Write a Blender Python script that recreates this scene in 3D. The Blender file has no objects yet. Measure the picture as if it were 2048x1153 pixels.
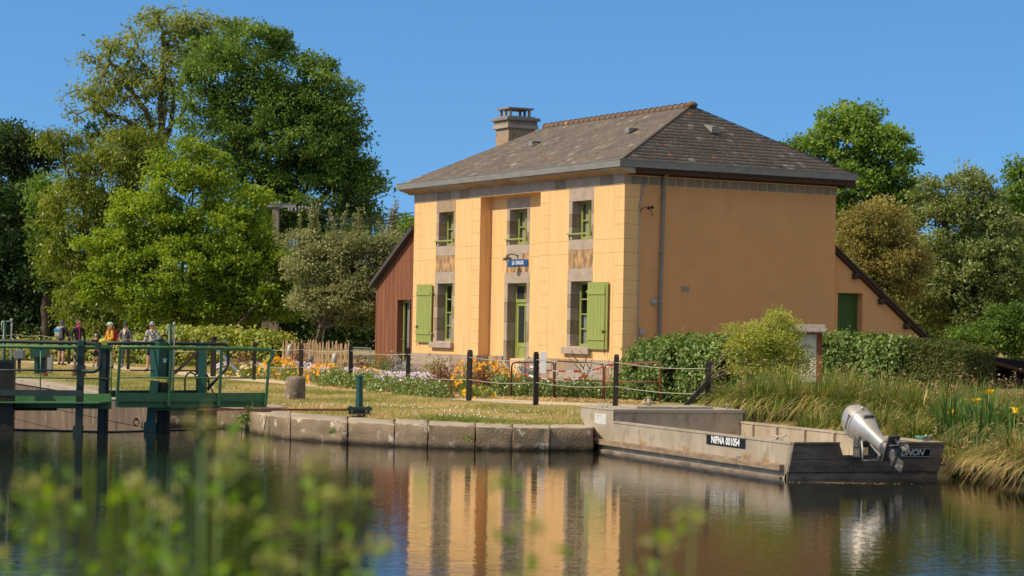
import bpy, bmesh, math, random
import numpy as np
from mathutils import Vector, Matrix

random.seed(7)
RNG = np.random.default_rng(11)
PI = math.pi
scene = bpy.context.scene
COL = scene.collection

# ------------------------------------------------------------------ camera
CAM_H = 2.1
FPX, PITCH, ROLL = 4320.0, 0.0189, 0.0176
_F = Vector((0, math.cos(PITCH), math.sin(PITCH)))
_R0 = Vector((1, 0, 0)); _U0 = Vector((0, -math.sin(PITCH), math.cos(PITCH)))
_R = _R0 * math.cos(ROLL) + _U0 * math.sin(ROLL)
_U = _U0 * math.cos(ROLL) - _R0 * math.sin(ROLL)
_O = Vector((0, 0, CAM_H))
def ray(px, py):
    return _F + _R * ((px - 1024) / FPX) + _U * ((576.5 - py) / FPX)
def at(px, py, Y):                       # surveyed point: photo measurement at a known distance
    d = ray(px, py); return _O + d * (Y / d.y)
def gz(px, py, z=0.45):
    d = ray(px, py); return _O + d * ((z - CAM_H) / d.z)
def xat(px, Y):
    return at(px, 660, Y).x
def zat(px, py, Y):
    return at(px, py, Y).z

cam = bpy.data.cameras.new('camera'); camo = bpy.data.objects.new('camera', cam); COL.objects.link(camo)
camo.matrix_world = Matrix(((_R.x, _U.x, -_F.x, _O.x), (_R.y, _U.y, -_F.y, _O.y), (_R.z, _U.z, -_F.z, _O.z), (0, 0, 0, 1)))
cam.sensor_width = 36; cam.lens = FPX / 2048 * 36; cam.clip_end = 3000; cam.clip_start = .1
cam.dof.use_dof = True; cam.dof.focus_distance = 47; cam.dof.aperture_fstop = 4.0
scene.camera = camo

# ------------------------------------------------------------------ light
SUN_EL = math.radians(44)
sh = Vector((-.943, -.332, 0)).normalized()          # horizontal direction towards the sun
sdir = Vector((sh.x * math.cos(SUN_EL), sh.y * math.cos(SUN_EL), math.sin(SUN_EL)))
w = bpy.data.worlds.new('World'); scene.world = w; w.use_nodes = True
nt = w.node_tree; bg = nt.nodes['Background']
sky = nt.nodes.new('ShaderNodeTexSky'); sky.sky_type = 'NISHITA'; sky.sun_disc = False
sky.sun_elevation = SUN_EL; sky.sun_rotation = math.atan2(sdir.x, sdir.y)
sky.air_density = 1.0; sky.dust_density = 0.0; sky.ozone_density = 4.0; sky.altitude = 0
tcw = nt.nodes.new('ShaderNodeTexCoord'); mpw = nt.nodes.new('ShaderNodeMapping'); mpw.inputs['Location'].default_value = (0, 0, .19); nmw = nt.nodes.new('ShaderNodeVectorMath'); nmw.operation = 'NORMALIZE'
nt.links.new(tcw.outputs['Generated'], mpw.inputs['Vector']); nt.links.new(mpw.outputs[0], nmw.inputs[0]); nt.links.new(nmw.outputs[0], sky.inputs['Vector'])
hs_ = nt.nodes.new('ShaderNodeHueSaturation'); hs_.inputs['Saturation'].default_value = 1.2; hs_.inputs['Hue'].default_value = .496; hs_.inputs['Value'].default_value = .93
nt.links.new(sky.outputs[0], hs_.inputs['Color']); 
# unseen upper sky turned warm white, added as warm fill for shaded walls
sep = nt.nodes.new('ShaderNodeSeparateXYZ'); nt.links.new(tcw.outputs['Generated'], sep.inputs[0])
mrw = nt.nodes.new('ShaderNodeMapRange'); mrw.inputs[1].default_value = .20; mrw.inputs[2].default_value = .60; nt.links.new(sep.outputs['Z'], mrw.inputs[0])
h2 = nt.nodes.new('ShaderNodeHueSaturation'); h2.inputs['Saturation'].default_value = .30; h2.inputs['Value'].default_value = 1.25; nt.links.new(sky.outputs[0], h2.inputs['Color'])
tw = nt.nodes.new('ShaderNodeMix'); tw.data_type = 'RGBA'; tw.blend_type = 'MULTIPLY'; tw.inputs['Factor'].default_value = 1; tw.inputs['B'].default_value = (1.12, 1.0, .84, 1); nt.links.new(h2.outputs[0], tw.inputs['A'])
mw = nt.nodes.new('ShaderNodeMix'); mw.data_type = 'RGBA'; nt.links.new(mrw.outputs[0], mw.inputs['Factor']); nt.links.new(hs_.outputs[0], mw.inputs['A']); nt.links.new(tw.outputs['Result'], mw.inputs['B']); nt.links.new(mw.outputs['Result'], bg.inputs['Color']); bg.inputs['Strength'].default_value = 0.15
sl = bpy.data.lights.new('sun', 'SUN'); sl.energy = 3.8; sl.angle = math.radians(.55); sl.color = (1, .885, .715)
so = bpy.data.objects.new('sun', sl); COL.objects.link(so)
so.rotation_euler = sdir.to_track_quat('Z', 'Y').to_euler(); so.location = (-60, -20, 60)
scene.view_settings.view_transform = 'Standard'; scene.view_settings.look = 'None'
scene.view_settings.exposure = 0.26; scene.view_settings.gamma = 1.0

# ------------------------------------------------------------------ object helpers
def tag(o, label=None, cat=None, group=None, kind=None):
    if label: o['label'] = label
    if cat: o['category'] = cat
    if group: o['group'] = group
    if kind: o['kind'] = kind
    return o
def thing(name, label, cat, loc=(0, 0, 0), rz=0, group=None):
    o = bpy.data.objects.new(name, None); COL.objects.link(o)
    o.location = loc; o.rotation_euler = (0, 0, rz); o.empty_display_size = .2
    return tag(o, label, cat, group)
def link(name, me, mats, parent=None, loc=None):
    o = bpy.data.objects.new(name, me); COL.objects.link(o)
    for m in (mats if isinstance(mats, (list, tuple)) else [mats]): me.materials.append(m)
    if parent is not None: o.parent = parent
    if loc is not None: o.location = loc
    return o
def copy_tree(o, parent=None):
    c = o.copy(); COL.objects.link(c)
    if parent is not None: c.parent = parent
    for ch in o.children: copy_tree(ch, c)
    return c

class MB:
    """collects simple shapes into one mesh"""
    def __init__(s): s.v = []; s.f = []; s.m = []; s.sm = []
    def add(s, vs, fs, mi=0, smooth=False):
        b = len(s.v); s.v += [tuple(p) for p in vs]
        for f in fs: s.f.append(tuple(b + i for i in f)); s.m.append(mi); s.sm.append(smooth)
    def poly(s, pts, mi=0): s.add(pts, [tuple(range(len(pts)))], mi)
    def box(s, x0, x1, y0, y1, z0, z1, mi=0, M=None):
        p = [Vector((x, y, z)) for z in (z0, z1) for y in (y0, y1) for x in (x0, x1)]
        if M is not None: p = [M @ q for q in p]
        s.add(p, [(0, 2, 3, 1), (4, 5, 7, 6), (0, 1, 5, 4), (2, 6, 7, 3), (0, 4, 6, 2), (1, 3, 7, 5)], mi)
    def bar(s, a, b, w, h=None, mi=0, up=(0, 0, 1)):
        """rectangular bar from a to b, w sideways, h along up"""
        a = Vector(a); b = Vector(b); h = w if h is None else h
        d = (b - a).normalized(); u = Vector(up)
        if abs(d.dot(u)) > .98: u = Vector((0, 1, 0))
        sd = d.cross(u).normalized(); u = sd.cross(d).normalized()
        p = []
        for q in (a, b):
            for i, j in ((-1, -1), (1, -1), (1, 1), (-1, 1)): p.append(q + sd * (w / 2 * i) + u * (h / 2 * j))
        s.add(p, [(0, 1, 2, 3), (7, 6, 5, 4), (0, 4, 5, 1), (1, 5, 6, 2), (2, 6, 7, 3), (3, 7, 4, 0)], mi)
    def tube(s, pts, r, n=8, mi=0, cap=True, smooth=True):
        pts = [Vector(p) for p in pts]; k = len(pts)
        rr = r if isinstance(r, (list, tuple)) else [r] * k
        V = []; prev = None
        for i, p in enumerate(pts):
            d = (pts[min(i + 1, k - 1)] - pts[max(i - 1, 0)])
            d = d.normalized() if d.length > 1e-9 else Vector((0, 0, 1))
            if prev is None:
                a = Vector((0, 0, 1)) if abs(d.z) < .9 else Vector((1, 0, 0)); u = d.cross(a).normalized()
            else:
                u = (prev - d * prev.dot(d)); u = u.normalized() if u.length > 1e-6 else d.orthogonal().normalized()
            prev = u; v = d.cross(u)
            for j in range(n):
                t = 2 * PI * j / n; V.append(p + (u * math.cos(t) + v * math.sin(t)) * rr[i])
        Fs = []
        for i in range(k - 1):
            for j in range(n):
                j2 = (j + 1) % n; Fs.append((i * n + j, i * n + j2, (i + 1) * n + j2, (i + 1) * n + j))
        s.add(V, Fs, mi, smooth)
        if cap:
            b = len(s.v) - len(V)
            s.f.append(tuple(b + j for j in reversed(range(n)))); s.m.append(mi); s.sm.append(False)
            s.f.append(tuple(b + (k - 1) * n + j for j in range(n))); s.m.append(mi); s.sm.append(False)
    def lathe(s, prof, n=16, M=None, mi=0, smooth=True):
        V = []
        for r, z in prof:
            for j in range(n):
                t = 2 * PI * j / n; q = Vector((r * math.cos(t), r * math.sin(t), z)); V.append(M @ q if M is not None else q)
        Fs = []
        for i in range(len(prof) - 1):
            for j in range(n):
                j2 = (j + 1) % n; Fs.append((i * n + j, i * n + j2, (i + 1) * n + j2, (i + 1) * n + j))
        s.add(V, Fs, mi, smooth)
        b = len(s.v) - len(V); k = len(prof)
        s.f.append(tuple(b + j for j in reversed(range(n)))); s.m.append(mi); s.sm.append(False)
        s.f.append(tuple(b + (k - 1) * n + j for j in range(n))); s.m.append(mi); s.sm.append(False)
    def ball(s, c, r, n=10, mi=0, M=None):
        c = Vector(c); r = (r, r, r) if not isinstance(r, (tuple, list)) else r
        V = []; Fs = []; m = max(4, n // 2 + 1)
        for i in range(1, m):
            a = PI * i / m
            for j in range(n):
                t = 2 * PI * j / n
                q = Vector((r[0] * math.sin(a) * math.cos(t), r[1] * math.sin(a) * math.sin(t), r[2] * math.cos(a)))
                V.append(c + (M @ q if M is not None else q))
        top = Vector((0, 0, r[2])); 
        V.append(c + (M @ top if M is not None else top)); V.append(c - (M @ top if M is not None else top))
        for i in range(m - 2):
            for j in range(n):
                j2 = (j + 1) % n; Fs.append((i * n + j, (i + 1) * n + j, (i + 1) * n + j2, i * n + j2))
        T = len(V) - 2
        for j in range(n):
            j2 = (j + 1) % n; Fs.append((T, j, j2)); Fs.append((T + 1, (m - 2) * n + j2, (m - 2) * n + j))
        s.add(V, Fs, mi, True)
    def prism(s, prof, a, b, M=None, mi=0):
        """profile (list of 2-D points in x,z) extruded from y=a to y=b"""
        n = len(prof)
        V = [Vector((x, a, z)) for x, z in prof] + [Vector((x, b, z)) for x, z in prof]
        if M is not None: V = [M @ q for q in V]
        s.add(V, [tuple(range(n)), tuple(reversed(range(n, 2 * n)))] + [(i, i + n, (i + 1) % n + n, (i + 1) % n) for i in range(n)], mi)
    def build(s, name, mats, parent=None, org=None, bevel=0, loc=None):
        me = bpy.data.meshes.new(name)
        vs = s.v if org is None else [(p[0] - org[0], p[1] - org[1], p[2] - org[2]) for p in s.v]
        me.from_pydata(vs, [], s.f)
        me.polygons.foreach_set('material_index', s.m); me.polygons.foreach_set('use_smooth', s.sm)
        bm = bmesh.new(); bm.from_mesh(me); bmesh.ops.recalc_face_normals(bm, faces=bm.faces)
        bm.to_mesh(me); bm.free()
        me.update()
        o = link(name, me, mats, parent, loc)
        if bevel:
            md = o.modifiers.new('bevel', 'BEVEL'); md.width = bevel; md.segments = 2; md.limit_method = 'ANGLE'; md.angle_limit = .6
        return o

def np_mesh(name, V, Q, mats, parent=None, rnd=None, mi=None, smooth=False):
    """fast mesh from arrays: Q is (m,k) faces; rnd is a per-face value used for colour variety"""
    me = bpy.data.meshes.new(name); n = len(V); m, k = Q.shape
    me.vertices.add(n); me.vertices.foreach_set('co', np.asarray(V, np.float32).ravel())
    me.loops.add(m * k); me.loops.foreach_set('vertex_index', np.asarray(Q, np.int32).ravel())
    me.polygons.add(m); me.polygons.foreach_set('loop_start', np.arange(0, m * k, k, dtype=np.int32))
    me.polygons.foreach_set('loop_total', np.full(m, k, np.int32))
    if mi is not None: me.polygons.foreach_set('material_index', np.asarray(mi, np.int32))
    if smooth: me.polygons.foreach_set('use_smooth', np.ones(m, bool))
    me.update(calc_edges=True)
    if rnd is not None:
        a = me.attributes.new('rnd', 'FLOAT', 'FACE'); a.data.foreach_set('value', np.asarray(rnd, np.float32))
    return link(name, me, mats, parent)

# ------------------------------------------------------------------ materials
def _lin(c): return (c[0], c[1], c[2], 1)
def mat(name, col, rough=.8, metal=0, col2=None, scale=3, stretch=(1, 1, 1), lo=.35, hi=.65, col3=None, scale3=20, amt3=(.55, .7),
        bump=0, bscale=40, spec=.3, detail=5):
    m = bpy.data.materials.new(name); m.use_nodes = True; n = m.node_tree; p = n.nodes['Principled BSDF']
    p.inputs['Roughness'].default_value = rough; p.inputs['Metallic'].default_value = metal
    p.inputs['Specular IOR Level'].default_value = spec
    p.inputs['Base Color'].default_value = _lin(col)
    tc = n.nodes.new('ShaderNodeTexCoord'); mp = n.nodes.new('ShaderNodeMapping'); mp.inputs['Scale'].default_value = stretch
    n.links.new(tc.outputs['Object'], mp.inputs['Vector'])
    out = None
    if col2 is not None:
        nz = n.nodes.new('ShaderNodeTexNoise'); nz.inputs['Scale'].default_value = scale; nz.inputs['Detail'].default_value = detail
        n.links.new(mp.outputs[0], nz.inputs['Vector'])
        r = n.nodes.new('ShaderNodeValToRGB'); r.color_ramp.elements[0].position = lo; r.color_ramp.elements[1].position = hi
        r.color_ramp.elements[0].color = _lin(col); r.color_ramp.elements[1].color = _lin(col2)
        n.links.new(nz.outputs['Fac'], r.inputs[0]); out = r.outputs[0]
        if col3 is not None:
            n2 = n.nodes.new('ShaderNodeTexNoise'); n2.inputs['Scale'].default_value = scale3; n2.inputs['Detail'].default_value = 4
            n.links.new(mp.outputs[0], n2.inputs['Vector'])
            r2 = n.nodes.new('ShaderNodeMapRange'); r2.inputs[1].default_value = amt3[0]; r2.inputs[2].default_value = amt3[1]
            n.links.new(n2.outputs['Fac'], r2.inputs[0])
            mx = n.nodes.new('ShaderNodeMix'); mx.data_type = 'RGBA'; n.links.new(r2.outputs[0], mx.inputs['Factor'])
            n.links.new(out, mx.inputs['A']); mx.inputs['B'].default_value = _lin(col3); out = mx.outputs['Result']
        n.links.new(out, p.inputs['Base Color'])
    if bump:
        nb = n.nodes.new('ShaderNodeTexNoise'); nb.inputs['Scale'].default_value = bscale; nb.inputs['Detail'].default_value = 6
        n.links.new(mp.outputs[0], nb.inputs['Vector'])
        b = n.nodes.new('ShaderNodeBump'); b.inputs['Strength'].default_value = bump; b.inputs['Distance'].default_value = .02
        n.links.new(nb.outputs['Fac'], b.inputs['Height']); n.links.new(b.outputs[0], p.inputs['Normal'])
    return m
def leafmat(name, c0, c1, c2, trans=.35, rough=.55, clump=.35, cscale=.6, spec=.25, gain=1.75):
    c0, c1, c2 = (tuple(min(.9, v * gain) for v in c) for c in (c0, c1, c2))
    """leaf: per-leaf tone from the face attribute plus broad patches of young and old growth"""
    m = bpy.data.materials.new(name); m.use_nodes = True; n = m.node_tree; p = n.nodes['Principled BSDF']
    at_ = n.nodes.new('ShaderNodeAttribute'); at_.attribute_name = 'rnd'
    tc = n.nodes.new('ShaderNodeTexCoord'); nz = n.nodes.new('ShaderNodeTexNoise'); nz.inputs['Scale'].default_value = cscale
    nz.inputs['Detail'].default_value = 2; n.links.new(tc.outputs['Object'], nz.inputs['Vector'])
    ma = n.nodes.new('ShaderNodeMath'); ma.operation = 'SUBTRACT'; ma.inputs[1].default_value = .5; n.links.new(nz.outputs['Fac'], ma.inputs[0])
    mb = n.nodes.new('ShaderNodeMath'); mb.operation = 'MULTIPLY_ADD'; mb.inputs[1].default_value = clump * 4
    n.links.new(ma.outputs[0], mb.inputs[0]); n.links.new(at_.outputs['Fac'], mb.inputs[2])
    r = n.nodes.new('ShaderNodeValToRGB'); e = r.color_ramp.elements; e[0].color = _lin(c0); e[0].position = .08
    e[1].color = _lin(c2); e[1].position = .95; k = e.new(.5); k.color = _lin(c1)
    n.links.new(mb.outputs[0], r.inputs[0]); n.links.new(r.outputs[0], p.inputs['Base Color'])
    p.inputs['Roughness'].default_value = rough; p.inputs['Specular IOR Level'].default_value = spec
    tr = n.nodes.new('ShaderNodeBsdfTranslucent'); hs = n.nodes.new('ShaderNodeHueSaturation')
    hs.inputs['Value'].default_value = 1.5; hs.inputs['Saturation'].default_value = 1.1; hs.inputs['Hue'].default_value = .487
    n.links.new(r.outputs[0], hs.inputs['Color']); n.links.new(hs.outputs[0], tr.inputs['Color'])
    mx = n.nodes.new('ShaderNodeMixShader'); mx.inputs[0].default_value = trans
    n.links.new(p.outputs[0], mx.inputs[1]); n.links.new(tr.outputs[0], mx.inputs[2])
    n.links.new(mx.outputs[0], n.nodes['Material Output'].inputs['Surface'])
    return m
def glassmat(name, tint=(.03, .035, .035)):
    m = bpy.data.materials.new(name); m.use_nodes = True; p = m.node_tree.nodes['Principled BSDF']
    p.inputs['Base Color'].default_value = _lin(tint); p.inputs['Roughness'].default_value = .04; p.inputs['Specular IOR Level'].default_value = .5
    return m
def clearglass(name):
    m = bpy.data.materials.new(name); m.use_nodes = True; n = m.node_tree
    g = n.nodes.new('ShaderNodeBsdfGlossy'); g.inputs['Roughness'].default_value = .03
    t = n.nodes.new('ShaderNodeBsdfTransparent'); t.inputs['Color'].default_value = (.72, .76, .74, 1)
    lw = n.nodes.new('ShaderNodeLayerWeight'); pw = n.nodes.new('ShaderNodeMath'); pw.operation = 'POWER'; pw.inputs[1].default_value = 4; n.links.new(lw.outputs['Facing'], pw.inputs[0])
    fr = n.nodes.new('ShaderNodeMath'); fr.operation = 'MULTIPLY_ADD'; fr.inputs[1].default_value = .9; fr.inputs[2].default_value = .045; n.links.new(pw.outputs[0], fr.inputs[0])
    mx = n.nodes.new('ShaderNodeMixShader'); n.links.new(fr.outputs[0], mx.inputs[0]); n.links.new(t.outputs[0], mx.inputs[1]); n.links.new(g.outputs[0], mx.inputs[2])
    n.links.new(mx.outputs[0], n.nodes['Material Output'].inputs['Surface']); return m

M = {}
M['plaster'] = mat('plaster', (.80, .49, .205), .9, col2=(.73, .425, .17), scale=2.2, stretch=(2.2, 2.2, .35), lo=.35, hi=.75, col3=(.40, .25, .12), scale3=1.3, amt3=(.60, .86), bump=.25, bscale=90)
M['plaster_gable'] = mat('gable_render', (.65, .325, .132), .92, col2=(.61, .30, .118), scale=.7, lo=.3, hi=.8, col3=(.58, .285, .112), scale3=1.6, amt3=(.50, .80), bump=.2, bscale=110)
M['plaster_stain'] = mat('stained_plaster', (.56, .32, .13), .9, col2=(.20, .135, .08), scale=3.2, stretch=(2, 2, .8), lo=.36, hi=.62, bump=.3, bscale=60)
M['plaster_joint'] = mat('plaster_joint', (.50, .29, .125), .95)
M['granite'] = mat('granite', (.37, .29, .21), .85, col2=(.46, .36, .265), scale=3, col3=(.17, .135, .10), scale3=55, amt3=(.52, .72), bump=.3, bscale=70)
M['granite_rust'] = mat('granite_rusty', (.30, .235, .17), .85, col2=(.40, .26, .14), scale=1.7, lo=.4, hi=.6, col3=(.15, .12, .09), scale3=4.2, amt3=(.56, .74), bump=.4, bscale=40)
M['granite_dark'] = mat('granite_weathered', (.31, .235, .16), .9, col2=(.23, .175, .115), scale=2.0, stretch=(1.5, 1.5, .8), lo=.35, hi=.65, col3=(.30, .24, .17), scale3=9, amt3=(.55, .72), bump=.4, bscale=40)
M['mortar'] = mat('mortar', (.66, .46, .25), .95)
M['green'] = mat('shutter_green', (.30, .335, .080), .55, col2=(.255, .29, .068), scale=4, stretch=(3, 3, .6), spec=.4)
M['green_dark'] = mat('door_green', (.055, .115, .014), .5, col2=(.042, .09, .012), scale=3, stretch=(6, 6, .4))
M['zinc'] = mat('zinc', (.235, .22, .19), .55, .1, col2=(.19, .18, .155), scale=2.5, stretch=(1, 1, 3))
M['slate'] = None
M['brownwood'] = mat('brown_wood', (.045, .022, .014), .8, col2=(.07, .035, .02), scale=4, stretch=(.5, 6, 6))
M['black'] = mat('black_timber', (.020, .014, .011), .75, col2=(.035, .026, .02), scale=6, stretch=(5, 5, .5), bump=.3, bscale=30)
M['redwood'] = mat('red_wood', (.27, .105, .046), .8, col2=(.15, .055, .026), scale=2.2, stretch=(7, 7, .35), lo=.3, hi=.7)
M['glass'] = glassmat('window_glass')
M['clear'] = clearglass('clear_glass')
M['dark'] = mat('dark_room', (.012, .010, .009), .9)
M['roomwall'] = mat('room_wall', (.30, .23, .18), .9)
M['lace'] = mat('lace_curtain', (.72, .70, .66), .9, col2=(.30, .28, .26), scale=38, lo=.45, hi=.55)
M['curtain'] = mat('curtain', (.55, .55, .50), .9, col2=(.42, .42, .38), scale=5, stretch=(8, 8, .3))
M['blue'] = mat('enamel_blue', (.010, .075, .21), .35, spec=.5)
M['white'] = mat('white_paint', (.78, .76, .72), .5)
M['iron'] = mat('dark_iron', (.03, .028, .026), .55, .6)
M['rust'] = mat('rusty_steel', (.20, .075, .035), .85, .2, col2=(.10, .042, .024), scale=9)
M['steel'] = mat('bare_steel', (.40, .37, .32), .5, .3)
M['gategreen'] = mat('gate_green', (.050, .145, .045), .42, col2=(.070, .175, .055), scale=5, spec=.45, col3=(.03, .07, .03), scale3=18, amt3=(.6, .75))
M['gateteal'] = mat('gate_teal', (.012, .075, .045), .42, col2=(.016, .058, .038), scale=4, spec=.5)
M['gatedark'] = mat('gate_dark', (.010, .022, .020), .5, col2=(.016, .032, .028), scale=5, spec=.4)
M['wet'] = mat('wet_timber', (.018, .015, .011), .5, col2=(.03, .026, .016), scale=3, stretch=(2, 2, .6))
M['alu'] = mat('aluminium', (.38, .305, .21), .6, .2, col2=(.47, .385, .275), scale=2.2, stretch=(1, 1, .7), col3=(.26, .20, .13), scale3=6, amt3=(.52, .8))
M['alu_deck'] = mat('aluminium_deck', (.46, .39, .295), .55, .25, col2=(.40, .335, .25), scale=14, bump=.5, bscale=60)
M['plank'] = mat('boat_plank', (.20, .135, .085), .85, col2=(.33, .23, .14), scale=2.5, stretch=(1.5, 1.5, 6), bump=.4, bscale=20)
M['blackboat'] = mat('black_planks', (.155, .117, .086), .75, col2=(.33, .25, .18), scale=2.6, stretch=(1, 1, 3), lo=.35, hi=.7, col3=(.07, .06, .05), scale3=5, amt3=(.58, .8), spec=.2)
M['motor'] = mat('motor_silver', (.52, .47, .40), .34, .5, col2=(.44, .40, .34), scale=4)
M['motorgrey'] = mat('motor_grey', (.10, .095, .09), .55, .3, col2=(.30, .27, .22), scale=16, lo=.5, hi=.7)
M['plate'] = mat('plate_black', (.012, .012, .013), .4)
M['bark'] = mat('bark', (.10, .075, .05), .95, col2=(.06, .045, .03), scale=6, stretch=(2, 2, .4), bump=.6, bscale=14)
M['bark_pale'] = mat('bark_pale', (.19, .145, .09), .95, col2=(.10, .075, .045), scale=6, stretch=(2, 2, .5))
M['stem'] = mat('green_stem', (.12, .19, .04), .6)
M['paling'] = mat('chestnut_paling', (.62, .42, .22), .85, col2=(.46, .29, .145), scale=5, stretch=(6, 6, .6))
M['concrete'] = mat('concrete', (.33, .28, .20), .9, col2=(.25, .21, .15), scale=4, bump=.2, bscale=30)
M['log'] = mat('round_timber', (.30, .20, .11), .9, col2=(.20, .13, .07), scale=5, stretch=(3, 3, .4))
M['redtape'] = mat('tape_red', (.50, .06, .035), .5)
M['whitetape'] = mat('tape_white', (.75, .72, .68), .5)
M['barrier'] = mat('barrier_paint', (.30, .065, .038), .7, col2=(.17, .07, .038), scale=3, lo=.4, hi=.6)
M['grey'] = mat('grey_plastic', (.35, .34, .32), .5)
M['cabinet'] = mat('grey_cabinet', (.16, .18, .19), .6)
# ------------------------------------------------------------------ ground, water, paths
def gh(x, y): return .45 + .0025 * (y - 40)
def gnd(px, py):                         # photo pixel on the bank plane
    p = gz(px, py, .45)
    for _ in range(4): p = gz(px, py, gh(p.x, p.y))
    return p
M['lawn'] = mat('lawn_soil', (.31, .225, .085), .95, col2=(.20, .19, .05), scale=.55, lo=.36, hi=.62, col3=(.42, .30, .15), scale3=2.2, amt3=(.5, .75), bump=.4, bscale=25)
M['soil'] = mat('bed_soil', (.22, .14, .075), .95, col2=(.11, .07, .04), scale=7, col3=(.33, .22, .13), scale3=19, amt3=(.5, .7), bump=.6, bscale=30)
M['gravel'] = mat('gravel_path', (.62, .48, .31), .95, col2=(.52, .40, .25), scale=2.5, col3=(.26, .20, .125), scale3=45, amt3=(.55, .75), bump=.3, bscale=60)
M['quay'] = mat('quay_granite', (.31, .225, .14), .9, col2=(.19, .135, .08), scale=1.6, lo=.32, hi=.66, col3=(.58, .48, .36), scale3=4.6, amt3=(.58, .70), bump=.7, bscale=26)
M['coping'] = mat('coping_top', (.42, .34, .25), .9, col2=(.33, .265, .19), scale=2, bump=.3, bscale=40)
M['lockstone'] = mat('lock_masonry', (.19, .13, .085), .9, col2=(.115, .08, .052), scale=1.1, stretch=(1, 1, .5), lo=.3, hi=.66, col3=(.32, .25, .17), scale3=2.6, amt3=(.62, .76), bump=.5, bscale=22)

def lowband(m, z0, z1, col):
    """wet, algae covered stone or mud close to the water level"""
    n = m.node_tree; p = n.nodes['Principled BSDF']; src = p.inputs['Base Color'].links[0].from_socket
    tc = n.nodes.new('ShaderNodeTexCoord'); sx = n.nodes.new('ShaderNodeSeparateXYZ'); n.links.new(tc.outputs['Object'], sx.inputs[0])
    nz = n.nodes.new('ShaderNodeTexNoise'); nz.inputs['Scale'].default_value = 4; n.links.new(tc.outputs['Object'], nz.inputs['Vector'])
    ad = n.nodes.new('ShaderNodeMath'); ad.operation = 'MULTIPLY_ADD'; ad.inputs[1].default_value = -.10; n.links.new(nz.outputs['Fac'], ad.inputs[0]); n.links.new(sx.outputs['Z'], ad.inputs[2])
    mr = n.nodes.new('ShaderNodeMapRange'); mr.inputs[1].default_value = z0 - .05; mr.inputs[2].default_value = z1 - .05; n.links.new(ad.outputs[0], mr.inputs[0])
    mx = n.nodes.new('ShaderNodeMix'); mx.data_type = 'RGBA'; n.links.new(mr.outputs[0], mx.inputs['Factor']); mx.inputs['A'].default_value = _lin(col); n.links.new(src, mx.inputs['B']); n.links.new(mx.outputs['Result'], p.inputs['Base Color'])
lowband(M['quay'], .02, .11, (.035, .026, .016)); lowband(M['lawn'], .18, .36, (.05, .042, .02))
wm = bpy.data.materials.new('water'); wm.use_nodes = True
n_ = wm.node_tree; p_ = n_.nodes['Principled BSDF']
p_.inputs['Base Color'].default_value = (.012, .014, .006, 1); p_.inputs['Roughness'].default_value = .015; p_.inputs['IOR'].default_value = 1.48
p_.inputs['Specular IOR Level'].default_value = .5
tc_ = n_.nodes.new('ShaderNodeTexCoord')
def _wave(sx, sy, scale, dist, detail, prev, strength=1.0):
    mp = n_.nodes.new('ShaderNodeMapping'); mp.inputs['Scale'].default_value = (sx, sy, 1); mp.inputs['Rotation'].default_value = (0, 0, .12)
    n_.links.new(tc_.outputs['Object'], mp.inputs['Vector'])
    z = n_.nodes.new('ShaderNodeTexNoise'); z.inputs['Scale'].default_value = scale; z.inputs['Detail'].default_value = detail
    n_.links.new(mp.outputs[0], z.inputs['Vector'])
    b = n_.nodes.new('ShaderNodeBump'); b.inputs['Strength'].default_value = strength; b.inputs['Distance'].default_value = dist
    n_.links.new(z.outputs['Fac'], b.inputs['Height'])
    if prev: n_.links.new(prev.outputs[0], b.inputs['Normal'])
    return b
b_ = _wave(.6, 1.0, 0.9, .0026, 2, None)
b_ = _wave(1.2, 2.8, 2.4, .0019, 2, b_)
b_ = _wave(2.2, 6.0, 4.6, .0009, 1, b_)
n_.links.new(b_.outputs[0], p_.inputs['Normal'])
M['water'] = wm

LK_R = [(-55, 157), (-24, 83.6), (-17.5, 68.3), (-13.66, 59.2), (-9.36, 49.06), (-7.15, 43.85)]       # right lock wall, far to near
def shift(p, dx, dy): return (p[0] + dx, p[1] + dy)
MIT = (-7.6, 41.0); HR = (-5.75, 43.2); HL = (-10.9, 41.6)
me = bpy.data.meshes.new('water')
pts = [(-260, -30), (260, -30), (260, 60), (0, 60), (-5.2, 44.2), HR, MIT, HL, (-14, 44), (-260, 60)]
me.from_pydata([(x, y, 0) for x, y in pts], [], [tuple(range(len(pts)))])
tag(link('water', me, M['water']), kind='structure')
cw = MB(); cw.poly([(-7.5, 41.6, -1.6), (-4.5, 44.6, -1.6), (-52, 162, -1.6), (-75, 160, -1.6), (-12.5, 41.6, -1.6)])
tag(cw.build('lock_chamber_water', M['water']), kind='structure')
cb = MB(); cb.poly([(-400, -200, -3.2), (400, -200, -3.2), (400, 400, -3.2), (-400, 400, -3.2)])
tag(cb.build('canal_bed', mat('mud', (.03, .028, .018), 1)), kind='structure')

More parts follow.
